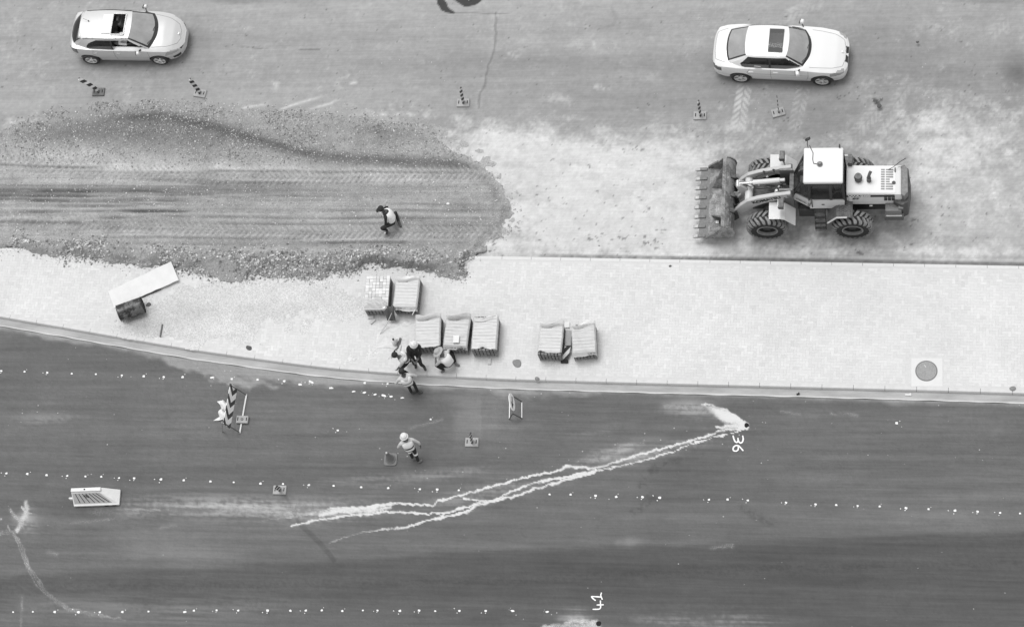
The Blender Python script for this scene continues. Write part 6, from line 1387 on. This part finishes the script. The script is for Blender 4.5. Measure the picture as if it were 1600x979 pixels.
M_wbrick = mat('loose_brick', .5, .9, .12, 12); M_block = mat('white_block', .68, .85, .05)
def loose(px, py, dims, rz, label, m, z=KZ, name='paving_brick', cat='brick'):
    g = G(px, py, z); b = MB(); b.box((0, 0, dims[2] / 2), dims); o = b.build(name, m, None, bevel=.005, loc=(g.x, g.y, z), rot=(0, 0, rz)); return tag(o, label, cat)
loose(580, 496, (.20, .10, .06), .1, 'loose pale brick at the near end of the leftmost brick stack', M_wbrick); loose(582.5, 502.5, (.22, .09, .06), .75, 'loose brick lying at a slant below the leftmost brick stack', M_wbrick)
loose(713, 530, (.20, .26, .05), 0, 'square white slab lying on top of a film-covered brick stack', M_block, z=ZT + .09, name='white_slab', cat='slab'); loose(765, 565, (.10, .20, .07), .05, 'loose pale brick in front of the stack with rucked-up film', M_wbrick); loose(886.5, 508, (.16, .20, .06), .05, 'white block at the far end between the two rightmost stacks', M_block, z=KZ, name='white_block', cat='block')
# plastic sheet spread flat left of the stacks
g0 = G(622, 522, KZ); shp = [(591, 505), (600, 498), (650, 497), (651, 545), (590, 542)]; SP = np.array([G(x, y, KZ)[:2] for x, y in shp])
b = MB(); sx0, sx1, sy0, sy1 = SP[:, 0].min(), SP[:, 0].max(), SP[:, 1].min(), SP[:, 1].max()
b.grid(lambda a, t: (sx0 + (sx1 - sx0) * a - g0.x, sy0 + (sy1 - sy0) * t - g0.y + .05 * math.sin(a * 7), .008 + .035 * float(fbm(np.array(a * 6.0), np.array(t * 5.0), 77, 4)) ** 1.5), 44, 40); o = b.build('plastic_sheet', M_fsheet, None, smooth=True, loc=(g0.x, g0.y, KZ)); tag(o, 'thin plastic sheet spread flat on the bricks left of the group of workers', 'plastic sheet')
p, q = G(594, 521, KZ + .04), G(612, 489, KZ + .5); b = MB(); b.tube([(0, 0, 0), (q - p) * .5 + Vector((.02, 0, -.05)), q - p], .014, 6); o = b.build('binding_strap', M_film, None, loc=tuple(p)); tag(o, 'pale strap trailing from the left brick stacks down to the plastic sheet', 'strap')
p, q = G(644, 492, KZ + .52), G(650, 481, KZ + .56); b = MB(); b.beam((0, 0, 0), q - p, .02, .02); o = b.build('white_stick', M_block, None, loc=tuple(p)); tag(o, 'thin white stick leaning on the near right corner of the grey-wrapped stack', 'stick')
g = G(617.5, 535.5, KZ); jc = thing('plastic_jug', 'white plastic jug with a dark lid standing on the spread sheet', 'jug', (g.x, g.y, KZ + .02), .5)
b = MB(); b.lathe([(.001, 0), (.09, 0), (.095, .03), (.095, .20), (.05, .26), (.03, .28), (.03, .30), (.001, .30)], 18); b.build('jug_body', M_bag, jc, smooth=.7)
b = MB(); b.cyl((0, 0, .29), (0, 0, .33), .035, 12); b.build('lid', M_slot, jc); b = MB(); b.tube([(.06, 0, .24), (.12, 0, .22), (.12, 0, .12), (.09, 0, .08)], .014, 6); b.build('handle', M_bag, jc)
g = G(623, 536, KZ); b = MB(); b.prism([(-.05, -.12), (.05, -.10), (.09, .16), (.03, .18)], 0, .05); o = b.build('trowel_blade', M_steel_d, None, loc=(g.x, g.y, KZ + .02)); tag(o, 'dark trowel-like blade beside the white jug', 'tool')
# fallen delineator between the two rightmost stacks
fp, fq = G(882, 563.5, KZ + .06), G(887.5, 541, KZ + .3); fd = thing('fallen_delineator', 'striped delineator fallen between the two rightmost brick stacks', 'delineator', (fp.x, fp.y, KZ), 0, 'striped delineator posts around the works')
dv = fq - Vector((fp.x, fp.y, fp.z)); b = MB(); n_ = 8; vs = []
for i in range(n_ + 1):
    t = i / n_; c = dv * t + Vector((0, 0, .06)); vs += [c + Vector((-.10, 0, 0)), c + Vector((.10, 0, 0)), c + Vector((.10, 0, .02)), c + Vector((-.10, 0, .02))]
fs = [(i * 4 + q, i * 4 + (q + 1) % 4, i * 4 + 4 + (q + 1) % 4, i * 4 + 4 + q) for i in range(n_) for q in range(4)] + [(3, 2, 1, 0), (n_ * 4, n_ * 4 + 1, n_ * 4 + 2, n_ * 4 + 3)]
m, n, b_ = nodes('lying_stripes'); tc = N(n, 'ShaderNodeTexCoord'); sx = N(n, 'ShaderNodeSeparateXYZ'); n.links.new(tc.outputs['Object'], sx.inputs[0])
f_ = mth(n, 'FRACT', mth(n, 'ADD', mth(n, 'DIVIDE', mth(n, 'ADD', mth(n, 'MULTIPLY', sx.outputs[0], -.9), sx.outputs[1]), .27), .25)); setcol(n, b_, mixf(n, mth(n, 'GREATER_THAN', f_, .52), .03, .7)); b_.inputs['Roughness'].default_value = .6
b.add(vs, fs); b.build('striped_blade', m, fd)
bb = G(888, 528, KZ + .3) - Vector((fp.x, fp.y, KZ)); b = MB(); b.box(bb, (.20, .52, .06), (.12, 0, 0)); b.build('base', M_rub, fd, bevel=.012)
b = MB(); b.box(bb + Vector((-.02, -.34, -.1)), (.04, .25, .04), (.5, 0, 0)); b.build('prop_leg', M_rubd, fd)
b = MB(); b.box((0, -.02, .05), (.24, .10, .10)); b.build('foot', M_slot, fd, bevel=.01)
# small litter in the gutter and on the road
for x, y, L_, rz, lab in ((1419, 616.5, .2, -.05, 'short white stick lying in the lower gutter near the manhole'), (1247, 615.5, .1, .2, 'dark scrap lying in the lower gutter left of the manhole')):
    g = G(x, y, .02); b = MB(); b.box((0, 0, .02), (L_, .05, .03)); b.box((L_ * .3, .03, .03), (L_ * .3, .04, .03), (0, 0, .5)); tag(b.build('litter', M_block if 'white' in lab else M_slot, None, loc=(g.x, g.y, .01), rot=(0, 0, rz)), lab, 'litter')
# ------------------------------------------------------------------ people
M_skin = mat('skin', .10, .55, .1, 20); M_skin_d = mat('skin_dark', .055, .55, .1, 20); M_navy = mat('dark_workwear', .020, .9, .25, 14, bmp=.3); M_grey = mat('grey_workwear', .14, .9, .2, 14, bmp=.3); M_pale = mat('pale_shirt', .50, .9, .1, 14, bmp=.3)
M_vest = mat('hi_vis_vest', .76, .8, .06, 12, bmp=.3); M_refl = mat('reflective_tape', .85, .35, .03); M_tapeg = mat('vest_tape_grey', .32, .5, .05); M_boot = mat('leather_boots', .045, .6, .3, 20, dust=.4, dustcol=.2); M_boot_l = mat('dusty_boots', .16, .8, .3, 20)
M_hat_w = mat('white_hard_hat', .68, .35, .05, 6, coat=.3); M_hat_b = mat('black_cap', .018, .85, .2, 14); M_hat_g = mat('grey_sun_hat', .36, .85, .15, 14); M_hair = mat('dark_hair', .012, .7, .3, 40); M_eye = mat('eye_white', .6, .3); M_iris = mat('iris', .01, .2); M_lip = mat('lip', .06, .5)
def skin_mesh(verts, edges, radii, root=0, sub=2):
    me = bpy.data.meshes.new('tmp'); me.from_pydata([tuple(v_) for v_ in verts], edges, [])
    bm = bmesh.new(); bm.from_mesh(me); ly = bm.verts.layers.skin.verify(); bm.verts.ensure_lookup_table()
    for i, r_ in enumerate(radii): bm.verts[i][ly].radius = r_ if isinstance(r_, tuple) else (r_, r_); bm.verts[i][ly].use_root = (i == root)
    bm.to_mesh(me); bm.free(); o = bpy.data.objects.new('tmp', me); C.objects.link(o)
    s_ = o.modifiers.new('Skin', 'SKIN'); s_.use_smooth_shade = True; q = o.modifiers.new('Sub', 'SUBSURF'); q.levels = sub; q.render_levels = sub
    dg = bpy.context.evaluated_depsgraph_get(); r_ = bpy.data.meshes.new_from_object(o.evaluated_get(dg)); bpy.data.objects.remove(o); bpy.data.meshes.remove(me); return r_
def ik(a, c, l1, l2, pole):
    a, c, pole = Vector(a), Vector(c), Vector(pole); d = c - a; L = min(d.length, (l1 + l2) * .999); dn = d.normalized(); c = a + dn * L
    x = (l1 * l1 - l2 * l2 + L * L) / (2 * L); h_ = math.sqrt(max(0, l1 * l1 - x * x)); p = pole - dn * pole.dot(dn); p.normalize(); return a + dn * x + p * h_, c
def person(label, loc, rz, pose, look, group='road workers on the site'):
    """local frame: x forward, y left, z up"""
    o = thing('person', label, 'person', loc, rz, group)
    V = Vector; pel = V(pose['pelvis']); nk = V(pose['neck']); up = (nk - pel).normalized(); side = V(pose.get('side', (0, 1, 0))); side = (side - up * side.dot(up)).normalized(); fwd = side.cross(up)
    hd_ = nk + V(pose['head_dir']).normalized() * .17; face = V(pose['face']).normalized()
    sp = [pel.lerp(nk, t) - fwd * (pose.get('hunch', .03) * math.sin(t * 3.14)) for t in (0, .3, .62, .86)]
    verts, edges, rad, seg = [], [], [], []
    def add(p, r_, par, s_): verts.append(V(p)); rad.append(r_); seg.append(s_); i = len(verts) - 1; (edges.append((par, i)) if par is not None else None); return i
    i0 = add(sp[0], (.125, .10), None, 'pants'); i1 = add(sp[1], (.145, .115), i0, 'shirt'); i2 = add(sp[2], (.165, .12), i1, 'shirt'); i3 = add(sp[3], (.15, .10), i2, 'shirt'); i4 = add(nk, (.062, .062), i3, 'skin'); i5 = add(nk.lerp(hd_, .55), (.058, .058), i4, 'skin')
    joints = {}
    for sd, nm in ((1, 'L'), (-1, 'R')):
        sh = sp[3] + side * .20 * sd - up * .02; ha, pole = V(pose['hand' + nm]), V(pose.get('elbow' + nm, (-.3, sd * .6, -.3))); el, ha = ik(sh, ha, .30, .27, pole)
        a = add(sh, .062, i3, 'sleeve'); b_ = add(sh.lerp(el, .5), .052, a, 'sleeve'); c = add(el, .044, b_, 'sleeve'); d = add(el.lerp(ha, .55), .038, c, 'fore'); e = add(ha, .027, d, 'hand')
        joints['ha' + nm] = (ha, (ha - el).normalized())
        hp = sp[0] + side * .095 * sd - up * .05; ft, pole = V(pose['foot' + nm]), V(pose.get('knee' + nm, (1, 0, 0))); an = ft + V((0, 0, .09)); kn, an = ik(hp, an, .44, .42, pole)
        a = add(hp, (.095, .095), i0, 'pants'); b_ = add(hp.lerp(kn, .5), .082, a, 'pants'); c = add(kn, .062, b_, 'pants'); d = add(kn.lerp(an, .5), .058, c, 'pants'); e = add(an, .048, d, 'boots')
        joints['kn' + nm] = kn; joints['an' + nm] = an; td = V(pose.get('toe' + nm, (1, 0, 0))).normalized(); toe = an + td * .15 + V((0, 0, -.055)); f = add(an + td * .05 + V((0, 0, -.045)), .046, e, 'boots'); add(toe, .040, f, 'boots')
    body = skin_mesh(verts, edges, rad)
    # head
    mt = {}; mlist = [look.get('skin', M_skin), look['shirt'], look['pants'], look.get('boots', M_boot), look.get('fore', look.get('skin', M_skin)), look.get('sleeve', look['shirt'])]
    sidx = dict(skin=0, shirt=1, pants=2, boots=3, fore=4, sleeve=5, hand=0)
    bm = bmesh.new(); bm.from_mesh(body); P = np.array([tuple(v_) for v_ in verts]); E_ = np.array(edges)
    for f in bm.faces:
        c = np.array(f.calc_center_median()); a = P[E_[:, 0]]; d = P[E_[:, 1]] - a; t = np.clip(((c - a) * d).sum(1) / np.maximum((d * d).sum(1), 1e-9), 0, 1); k = int(np.argmin(np.linalg.norm(c - a - d * t[:, None], axis=1) - .0)); s_ = seg[E_[k, 1]]
        if s_ == 'boots' and t[k] < .75 and seg[E_[k, 0]] == 'pants': s_ = 'pants'
        if s_ == 'shirt' and tuple(E_[k]) == (i0, i1) and t[k] < .55: s_ = 'pants'
        f.material_index = sidx[s_]
    fx = (face - (hd_ - nk).normalized() * face.dot((hd_ - nk).normalized())).normalized(); uz = (hd_ - nk).normalized(); sy = uz.cross(fx)
    HM = Matrix((( fx.x, sy.x, uz.x, hd_.x), (fx.y, sy.y, uz.y, hd_.y), (fx.z, sy.z, uz.z, hd_.z), (0, 0, 0, 1)))
    hm = bmesh.new(); bmesh.ops.create_uvsphere(hm, u_segments=24, v_segments=16, radius=1)
    for v_ in hm.verts:
        x, y, z_ = v_.co; jaw = max(0, -z_); v_.co = V((x * .097 * (1 - .12 * jaw) + (.012 * jaw if x > 0 else 0), y * .077 * (1 - .30 * jaw), z_ * .118))
        if x > .55: v_.co.x += .022 * math.exp(-(y / .16) ** 2 - ((z_ + .12) / .2) ** 2) + .006 * math.exp(-((z_ - .28) / .12) ** 2) - .010 * math.exp(-((abs(y) - .35) / .14) ** 2 - ((z_ - .05) / .12) ** 2) + .006 * math.exp(-(y / .3) ** 2 - ((z_ + .55) / .12) ** 2)
    for sd in (1, -1):
        er = bmesh.ops.create_uvsphere(hm, u_segments=10, v_segments=8, radius=1)['verts']
        for v_ in er: v_.co = V((v_.co.x * .018 - .005, v_.co.y * .008 + sd * .079, v_.co.z * .032 - .005))
    for f in hm.faces: f.smooth = True; f.material_index = 0
    hm.transform(HM); tmp = bpy.data.meshes.new('t'); hm.to_mesh(tmp); hm.free(); bm.from_mesh(tmp); bpy.data.meshes.remove(tmp)
    # hands: palm, four fingers of different length, thumb
    for sd, nm in ((1, 'L'), (-1, 'R')):
        ha, dr_ = joints['ha' + nm]; pd = V(pose.get('palm' + nm, (0, -sd, 0))); pd = (pd - dr_ * pd.dot(dr_)).normalized(); lat = dr_.cross(pd) * sd
        vs, es, rd = [], [], []
        def av(p, r_, par): vs.append(p); rd.append(r_); (es.append((par, len(vs) - 1)) if par is not None else None); return len(vs) - 1
        w0 = av(ha - dr_ * .01, (.024, .017), None); m0 = av(ha + dr_ * .045, (.034, .015), w0); hm2 = skin_mesh(vs + [ha + dr_ * .085], es + [(1, 2)], rd + [(.036, .012)], 0, 1); bm.from_mesh(hm2); bpy.data.meshes.remove(hm2)
        curl = pose.get('curl', .5)
        for k, (off, ln) in enumerate(((.028, .072), (.010, .082), (-.009, .076), (-.027, .060))):
            p = ha + dr_ * .085 + lat * off; ps = [p - dr_ * .02, p]; dd = dr_.copy()
            for j, fr_ in enumerate((.45, .32, .23)): dd = (dd + pd * curl * (.5 + .2 * j)).normalized(); p = p + dd * ln * fr_; ps.append(p)
            fm = skin_mesh(ps, [(i, i + 1) for i in range(4)], [.010, .0098, .009, .008, .0065], 0, 1); bm.from_mesh(fm); bpy.data.meshes.remove(fm)
        p = ha + dr_ * .03 + lat * .024; d1 = (dr_ * .6 + lat * .7 + pd * .3).normalized(); ps = [p - lat * .01, p + d1 * .03, p + d1 * .055 + pd * .005, p + d1 * .06 + dr_ * .022 + pd * .012]
        fm = skin_mesh(ps, [(0, 1), (1, 2), (2, 3)], [.013, .0115, .0105, .008], 0, 1); bm.from_mesh(fm); bpy.data.meshes.remove(fm)
    out = bpy.data.meshes.new('body'); bm.to_mesh(out); bm.free(); 
    for m in mlist: out.materials.append(m)
    out.polygons.foreach_set('use_smooth', [True] * len(out.polygons)); link('body', out, o)
    # eyes and mouth
    b = MB()
    for sd in (1, -1): b.lathe([(.0005, -.011), (.009, -.006), (.011, 0), (.009, .006), (.0005, .011)], 10, HM @ T(.083, sd * .030, .008)); b.lathe([(.0005, .0), (.005, .002), (.0005, .004)], 8, HM @ T(.092, sd * .030, .008) @ Matrix.Rotation(math.pi / 2, 4, 'Y'), mi=1)
    b.build('eyes', [M_eye, M_iris], o, smooth=True)
    b = MB(); b.lathe([(.0005, -.022), (.006, -.012), (.0075, 0), (.006, .012), (.0005, .022)], 8, HM @ T(.089, 0, -.062) @ Matrix.Rotation(math.pi / 2, 4, 'X')); b.build('mouth', M_lip, o, smooth=True)
    # vest
    if look.get('vest'):
        RG = [(.06, .168, .142), (.16, .170, .146), (.30, .170, .142), (.46, .180, .146), (.62, .192, .150), (.76, .196, .142), (.86, .186, .122), (.93, .135, .096), (.99, .075, .072)]; nn = 28; vs = []; fs = []
        for t, a, e_ in RG:
            c = pel.lerp(nk, t) - fwd * (pose.get('hunch', .03) * math.sin(min(t, 1) * 3.14))
            for q in range(nn):
                an_ = 6.2832 * q / nn; cx, sx_ = math.cos(an_), math.sin(an_); wv_ = 1 + .02 * math.sin(an_ * 5 + t * 9)
                vs.append(c + side * (a * wv_ * math.copysign(abs(cx) ** .8, cx)) + fwd * (e_ * wv_ * math.copysign(abs(sx_) ** .8, sx_)))
        for i_ in range(len(RG) - 1):
            for q in range(nn): fs.append((i_ * nn + q, i_ * nn + (q + 1) % nn, (i_ + 1) * nn + (q + 1) % nn, (i_ + 1) * nn + q))
        vm = bpy.data.meshes.new('v'); vm.from_pydata([tuple(q) for q in vs], [], fs)
        bm = bmesh.new(); bm.from_mesh(vm); bpy.data.meshes.remove(vm)
        for f in bm.faces:
            c = f.calc_center_median() - pel; h_ = c.dot(up); y_ = c.dot(side); f.material_index = 0
            if abs(h_ - .20) < .045 or (look.get('braces') and abs(abs(y_) - .10) < .028 and h_ > .12): f.material_index = 1
        vm = bpy.data.meshes.new('vest'); bm.to_mesh(vm); bm.free(); vm.materials.append(look['vest']); vm.materials.append(look.get('tape', M_tapeg)); vm.polygons.foreach_set('use_smooth', [True] * len(vm.polygons)); link('vest', vm, o)
    if look.get('knee_tape'):
        for nm in 'LR':
            a, c = joints['kn' + nm], joints['an' + nm]; d = (c - a).normalized(); b = MB(); b.cyl(a + d * .06, a + d * .12, .072, 14, .068); b.build('trouser_tape', M_refl, o, smooth=.6)
    # headgear
    h_ = look['hat']
    if h_ == 'hard':
        b = MB(); b.lathe([(.142, -.002), (.138, .010), (.118, .022), (.116, .05), (.104, .09), (.072, .120), (.03, .136), (.001, .138)], 24, HM @ T(.008, 0, .018)); b.build('hard_hat', look['hatm'], o, smooth=.8)
        b = MB(); b.tube([HM @ V((.12 * math.cos(t), 0, .02 + .145 * math.sin(t))) for t in np.linspace(.3, 2.84, 9)], .012, 6); b.build('hat_ridge', look['hatm'], o, smooth=True)
    elif h_ in ('cap', 'capback'):
        b = MB(); b.lathe([(.106, 0), (.108, .03), (.100, .07), (.07, .10), (.001, .112)], 20, HM @ T(-.004, 0, .025)); b.build('cap', look['hatm'], o, smooth=.8)
        s_ = 1; b = MB(); b.grid(lambda a, t: HM @ V((s_ * (.085 + .11 * t) * (1 - .5 * (a - .5) ** 2 * t), (a - .5) * .17, .035 - .03 * t - .04 * (a - .5) ** 2)), 10, 6); b.build('cap_peak', look.get('peakm', look['hatm']), o, smooth=True, solid=.006)
    elif h_ == 'brim':
        b = MB(); b.lathe([(.20, .0), (.17, .012), (.115, .022), (.112, .06), (.095, .10), (.05, .115), (.001, .108)], 28, HM @ T(0, 0, .03)); b.build('sun_hat', look['hatm'], o, smooth=.8)
    else:
        b = MB(); b.lathe([(.090, -.03), (.104, .0), (.105, .04), (.093, .08), (.06, .112), (.001, .124)], 20, HM @ T(-.012, 0, .005)); b.build('hair', M_hair, o, smooth=.8)
    return o
def at(px, py, z=0.0): g = G(px, py, z); return (g.x, g.y, z)
# squatting on the earth fill, facing left
g = G(612, 354, .09)
person('worker in a black cap and white vest squatting on the earth fill', (g.x, g.y, ground_z(g.x, g.y)), math.radians(186), dict(pelvis=(-.12, -.02, .46), neck=(.06, -.12, .98), head_dir=(.3, -.1, .9), face=(1, .05, -.25), handL=(.14, .16, .30), handR=(.16, -.02, .26), elbowL=(-.2, .7, .2), elbowR=(-.3, -.6, .2), footL=(.14, .16, .0), footR=(-.28, -.06, 0), kneeL=(1, .5, .7), kneeR=(.4, -.5, .7), toeL=(.2, .7, 0), toeR=(-.3, .7, 0), hunch=.06),
       dict(shirt=M_navy, pants=M_navy, vest=M_vest, hat='cap', hatm=M_hat_b, tape=M_refl, fore=M_navy, boots=M_boot, skin=M_skin_d))
# walking in a white hard hat
g = G(650, 717)
person('worker in a white hard hat walking on the lower road past the cone', (g.x, g.y, 0), math.radians(112), dict(pelvis=(.06, 0, .92), neck=(.20, .0, 1.42), head_dir=(.2, 0, 1), face=(1, .3, -.25), handL=(.34, .20, .92), handR=(.06, -.34, .82), footL=(.02, .08, 0), footR=(-.16, -.06, 0), toeL=(-.2, -1, 0), toeR=(.4, -1, 0)),
       dict(shirt=M_pale, sleeve=M_pale, pants=M_navy, vest=M_vest, hat='hard', hatm=M_hat_w, knee_tape=True, tape=M_navy, fore=M_pale, boots=M_boot_l))
# standing on the road, seen from behind
g = G(648, 614)
person('worker with dark hair and a white vest stepping off the kerb, seen from behind', (g.x, g.y, 0), math.radians(112), dict(pelvis=(.04, .02, .88), neck=(.16, .05, 1.36), head_dir=(.45, .05, .9), face=(1, 0, -.6), handL=(.30, .30, .86), handR=(.26, -.20, .84), footL=(.0, .08, 0), footR=(-.06, -.12, 0), toeL=(.2, -1, 0), toeR=(0, -1, 0), hunch=.04),
       dict(shirt=M_pale, sleeve=M_pale, pants=M_navy, vest=M_vest, hat='hair', tape=M_tapeg, skin=M_skin_d, boots=M_boot))
# bending with a wide stance
g = G(641, 573, KZ)
person('worker in a black cap and white vest stooping with legs wide apart', (g.x, g.y, KZ), math.radians(200), dict(pelvis=(-.02, 0, .76), neck=(.16, .04, 1.16), head_dir=(.45, -.2, .8), face=(.8, -.3, -.6), handL=(.42, .18, .52), handR=(.20, -.42, .80), footL=(.10, .26, 0), footR=(-.22, -.14, 0), toeL=(.8, .5, 0), toeR=(-.9, .4, 0), hunch=.05),
       dict(shirt=M_pale, sleeve=M_pale, pants=M_navy, vest=M_vest, hat='cap', hatm=M_hat_b, peakm=M_hat_g, knee_tape=True, tape=M_grey, boots=M_boot))
# standing in a white hard hat, arms together in front
g = G(656, 571, KZ)
person('worker in dark overalls and a white hard hat standing by the brick stacks', (g.x, g.y, KZ), math.radians(-75), dict(pelvis=(-.10, 0, .90), neck=(-.13, .10, 1.42), head_dir=(.1, .15, .95), face=(.9, .3, -.6), handL=(.24, .05, .98), handR=(.24, -.05, 1.0), elbowL=(-.2, .6, -.2), elbowR=(-.2, -.6, -.2), footL=(.10, .14, 0), footR=(-.06, -.12, 0), toeL=(1, .2, 0), toeR=(1, -.2, 0), palmL=(0, -1, 0), palmR=(0, 1, 0)),
       dict(shirt=M_navy, sleeve=M_navy, pants=M_navy, hat='hard', hatm=M_hat_w, fore=M_navy, skin=M_skin, boots=M_boot))
# crouching by the stacks
g = G(704, 572, KZ)
person('worker in a grey sun hat and white vest crouching in front of the brick stacks', (g.x, g.y, KZ), math.radians(140), dict(pelvis=(-.06, 0, .42), neck=(.13, .04, .90), head_dir=(.55, .15, .8), face=(1, .1, -.3), handL=(.36, .20, .55), handR=(.42, -.10, .56), footL=(.02, .24, 0), footR=(-.10, -.16, 0), kneeL=(1, .6, .8), kneeR=(1, -.5, .8), toeL=(.5, 1, 0), toeR=(-.9, -.3, 0), hunch=.06),
       dict(shirt=M_pale, sleeve=M_pale, pants=M_navy, vest=M_vest, hat='brim', hatm=M_hat_g, tape=M_vest, boots=M_boot_l))
# driver of the hatchback, seen through the open roof and the side window
def in_car(root, x, y, z): 
    p = root.matrix_basis @ Vector((x, y, z)); return (p.x, p.y, p.z)
person('driver in a pale shirt inside the silver hatchback', in_car(hat, .0, -.34, .36), math.radians(-1.63), dict(pelvis=(.06, 0, .24), neck=(-.10, 0, .72), head_dir=(.05, 0, 1), face=(1, .1, -.1), handL=(.46, .14, .58), handR=(.46, -.12, .56), footL=(.85, .1, .0), footR=(.85, -.1, 0), kneeL=(0, 0, 1), kneeR=(0, 0, 1)),
       dict(shirt=M_vest, sleeve=M_vest, pants=M_navy, hat='hair', skin=M_skin_d), group='drivers in the cars')
person('driver in a dark shirt inside the white sedan', in_car(sed, -.12, -.36, .36), math.radians(-3.58), dict(pelvis=(.06, 0, .24), neck=(-.10, 0, .70), head_dir=(.05, 0, 1), face=(1, .1, -.1), handL=(.46, .14, .58), handR=(.46, -.12, .56), footL=(.85, .1, .0), footR=(.85, -.1, 0), kneeL=(0, 0, 1), kneeR=(0, 0, 1)),
       dict(shirt=M_grey, sleeve=M_grey, pants=M_navy, hat='hair', skin=M_skin_d), group='drivers in the cars')
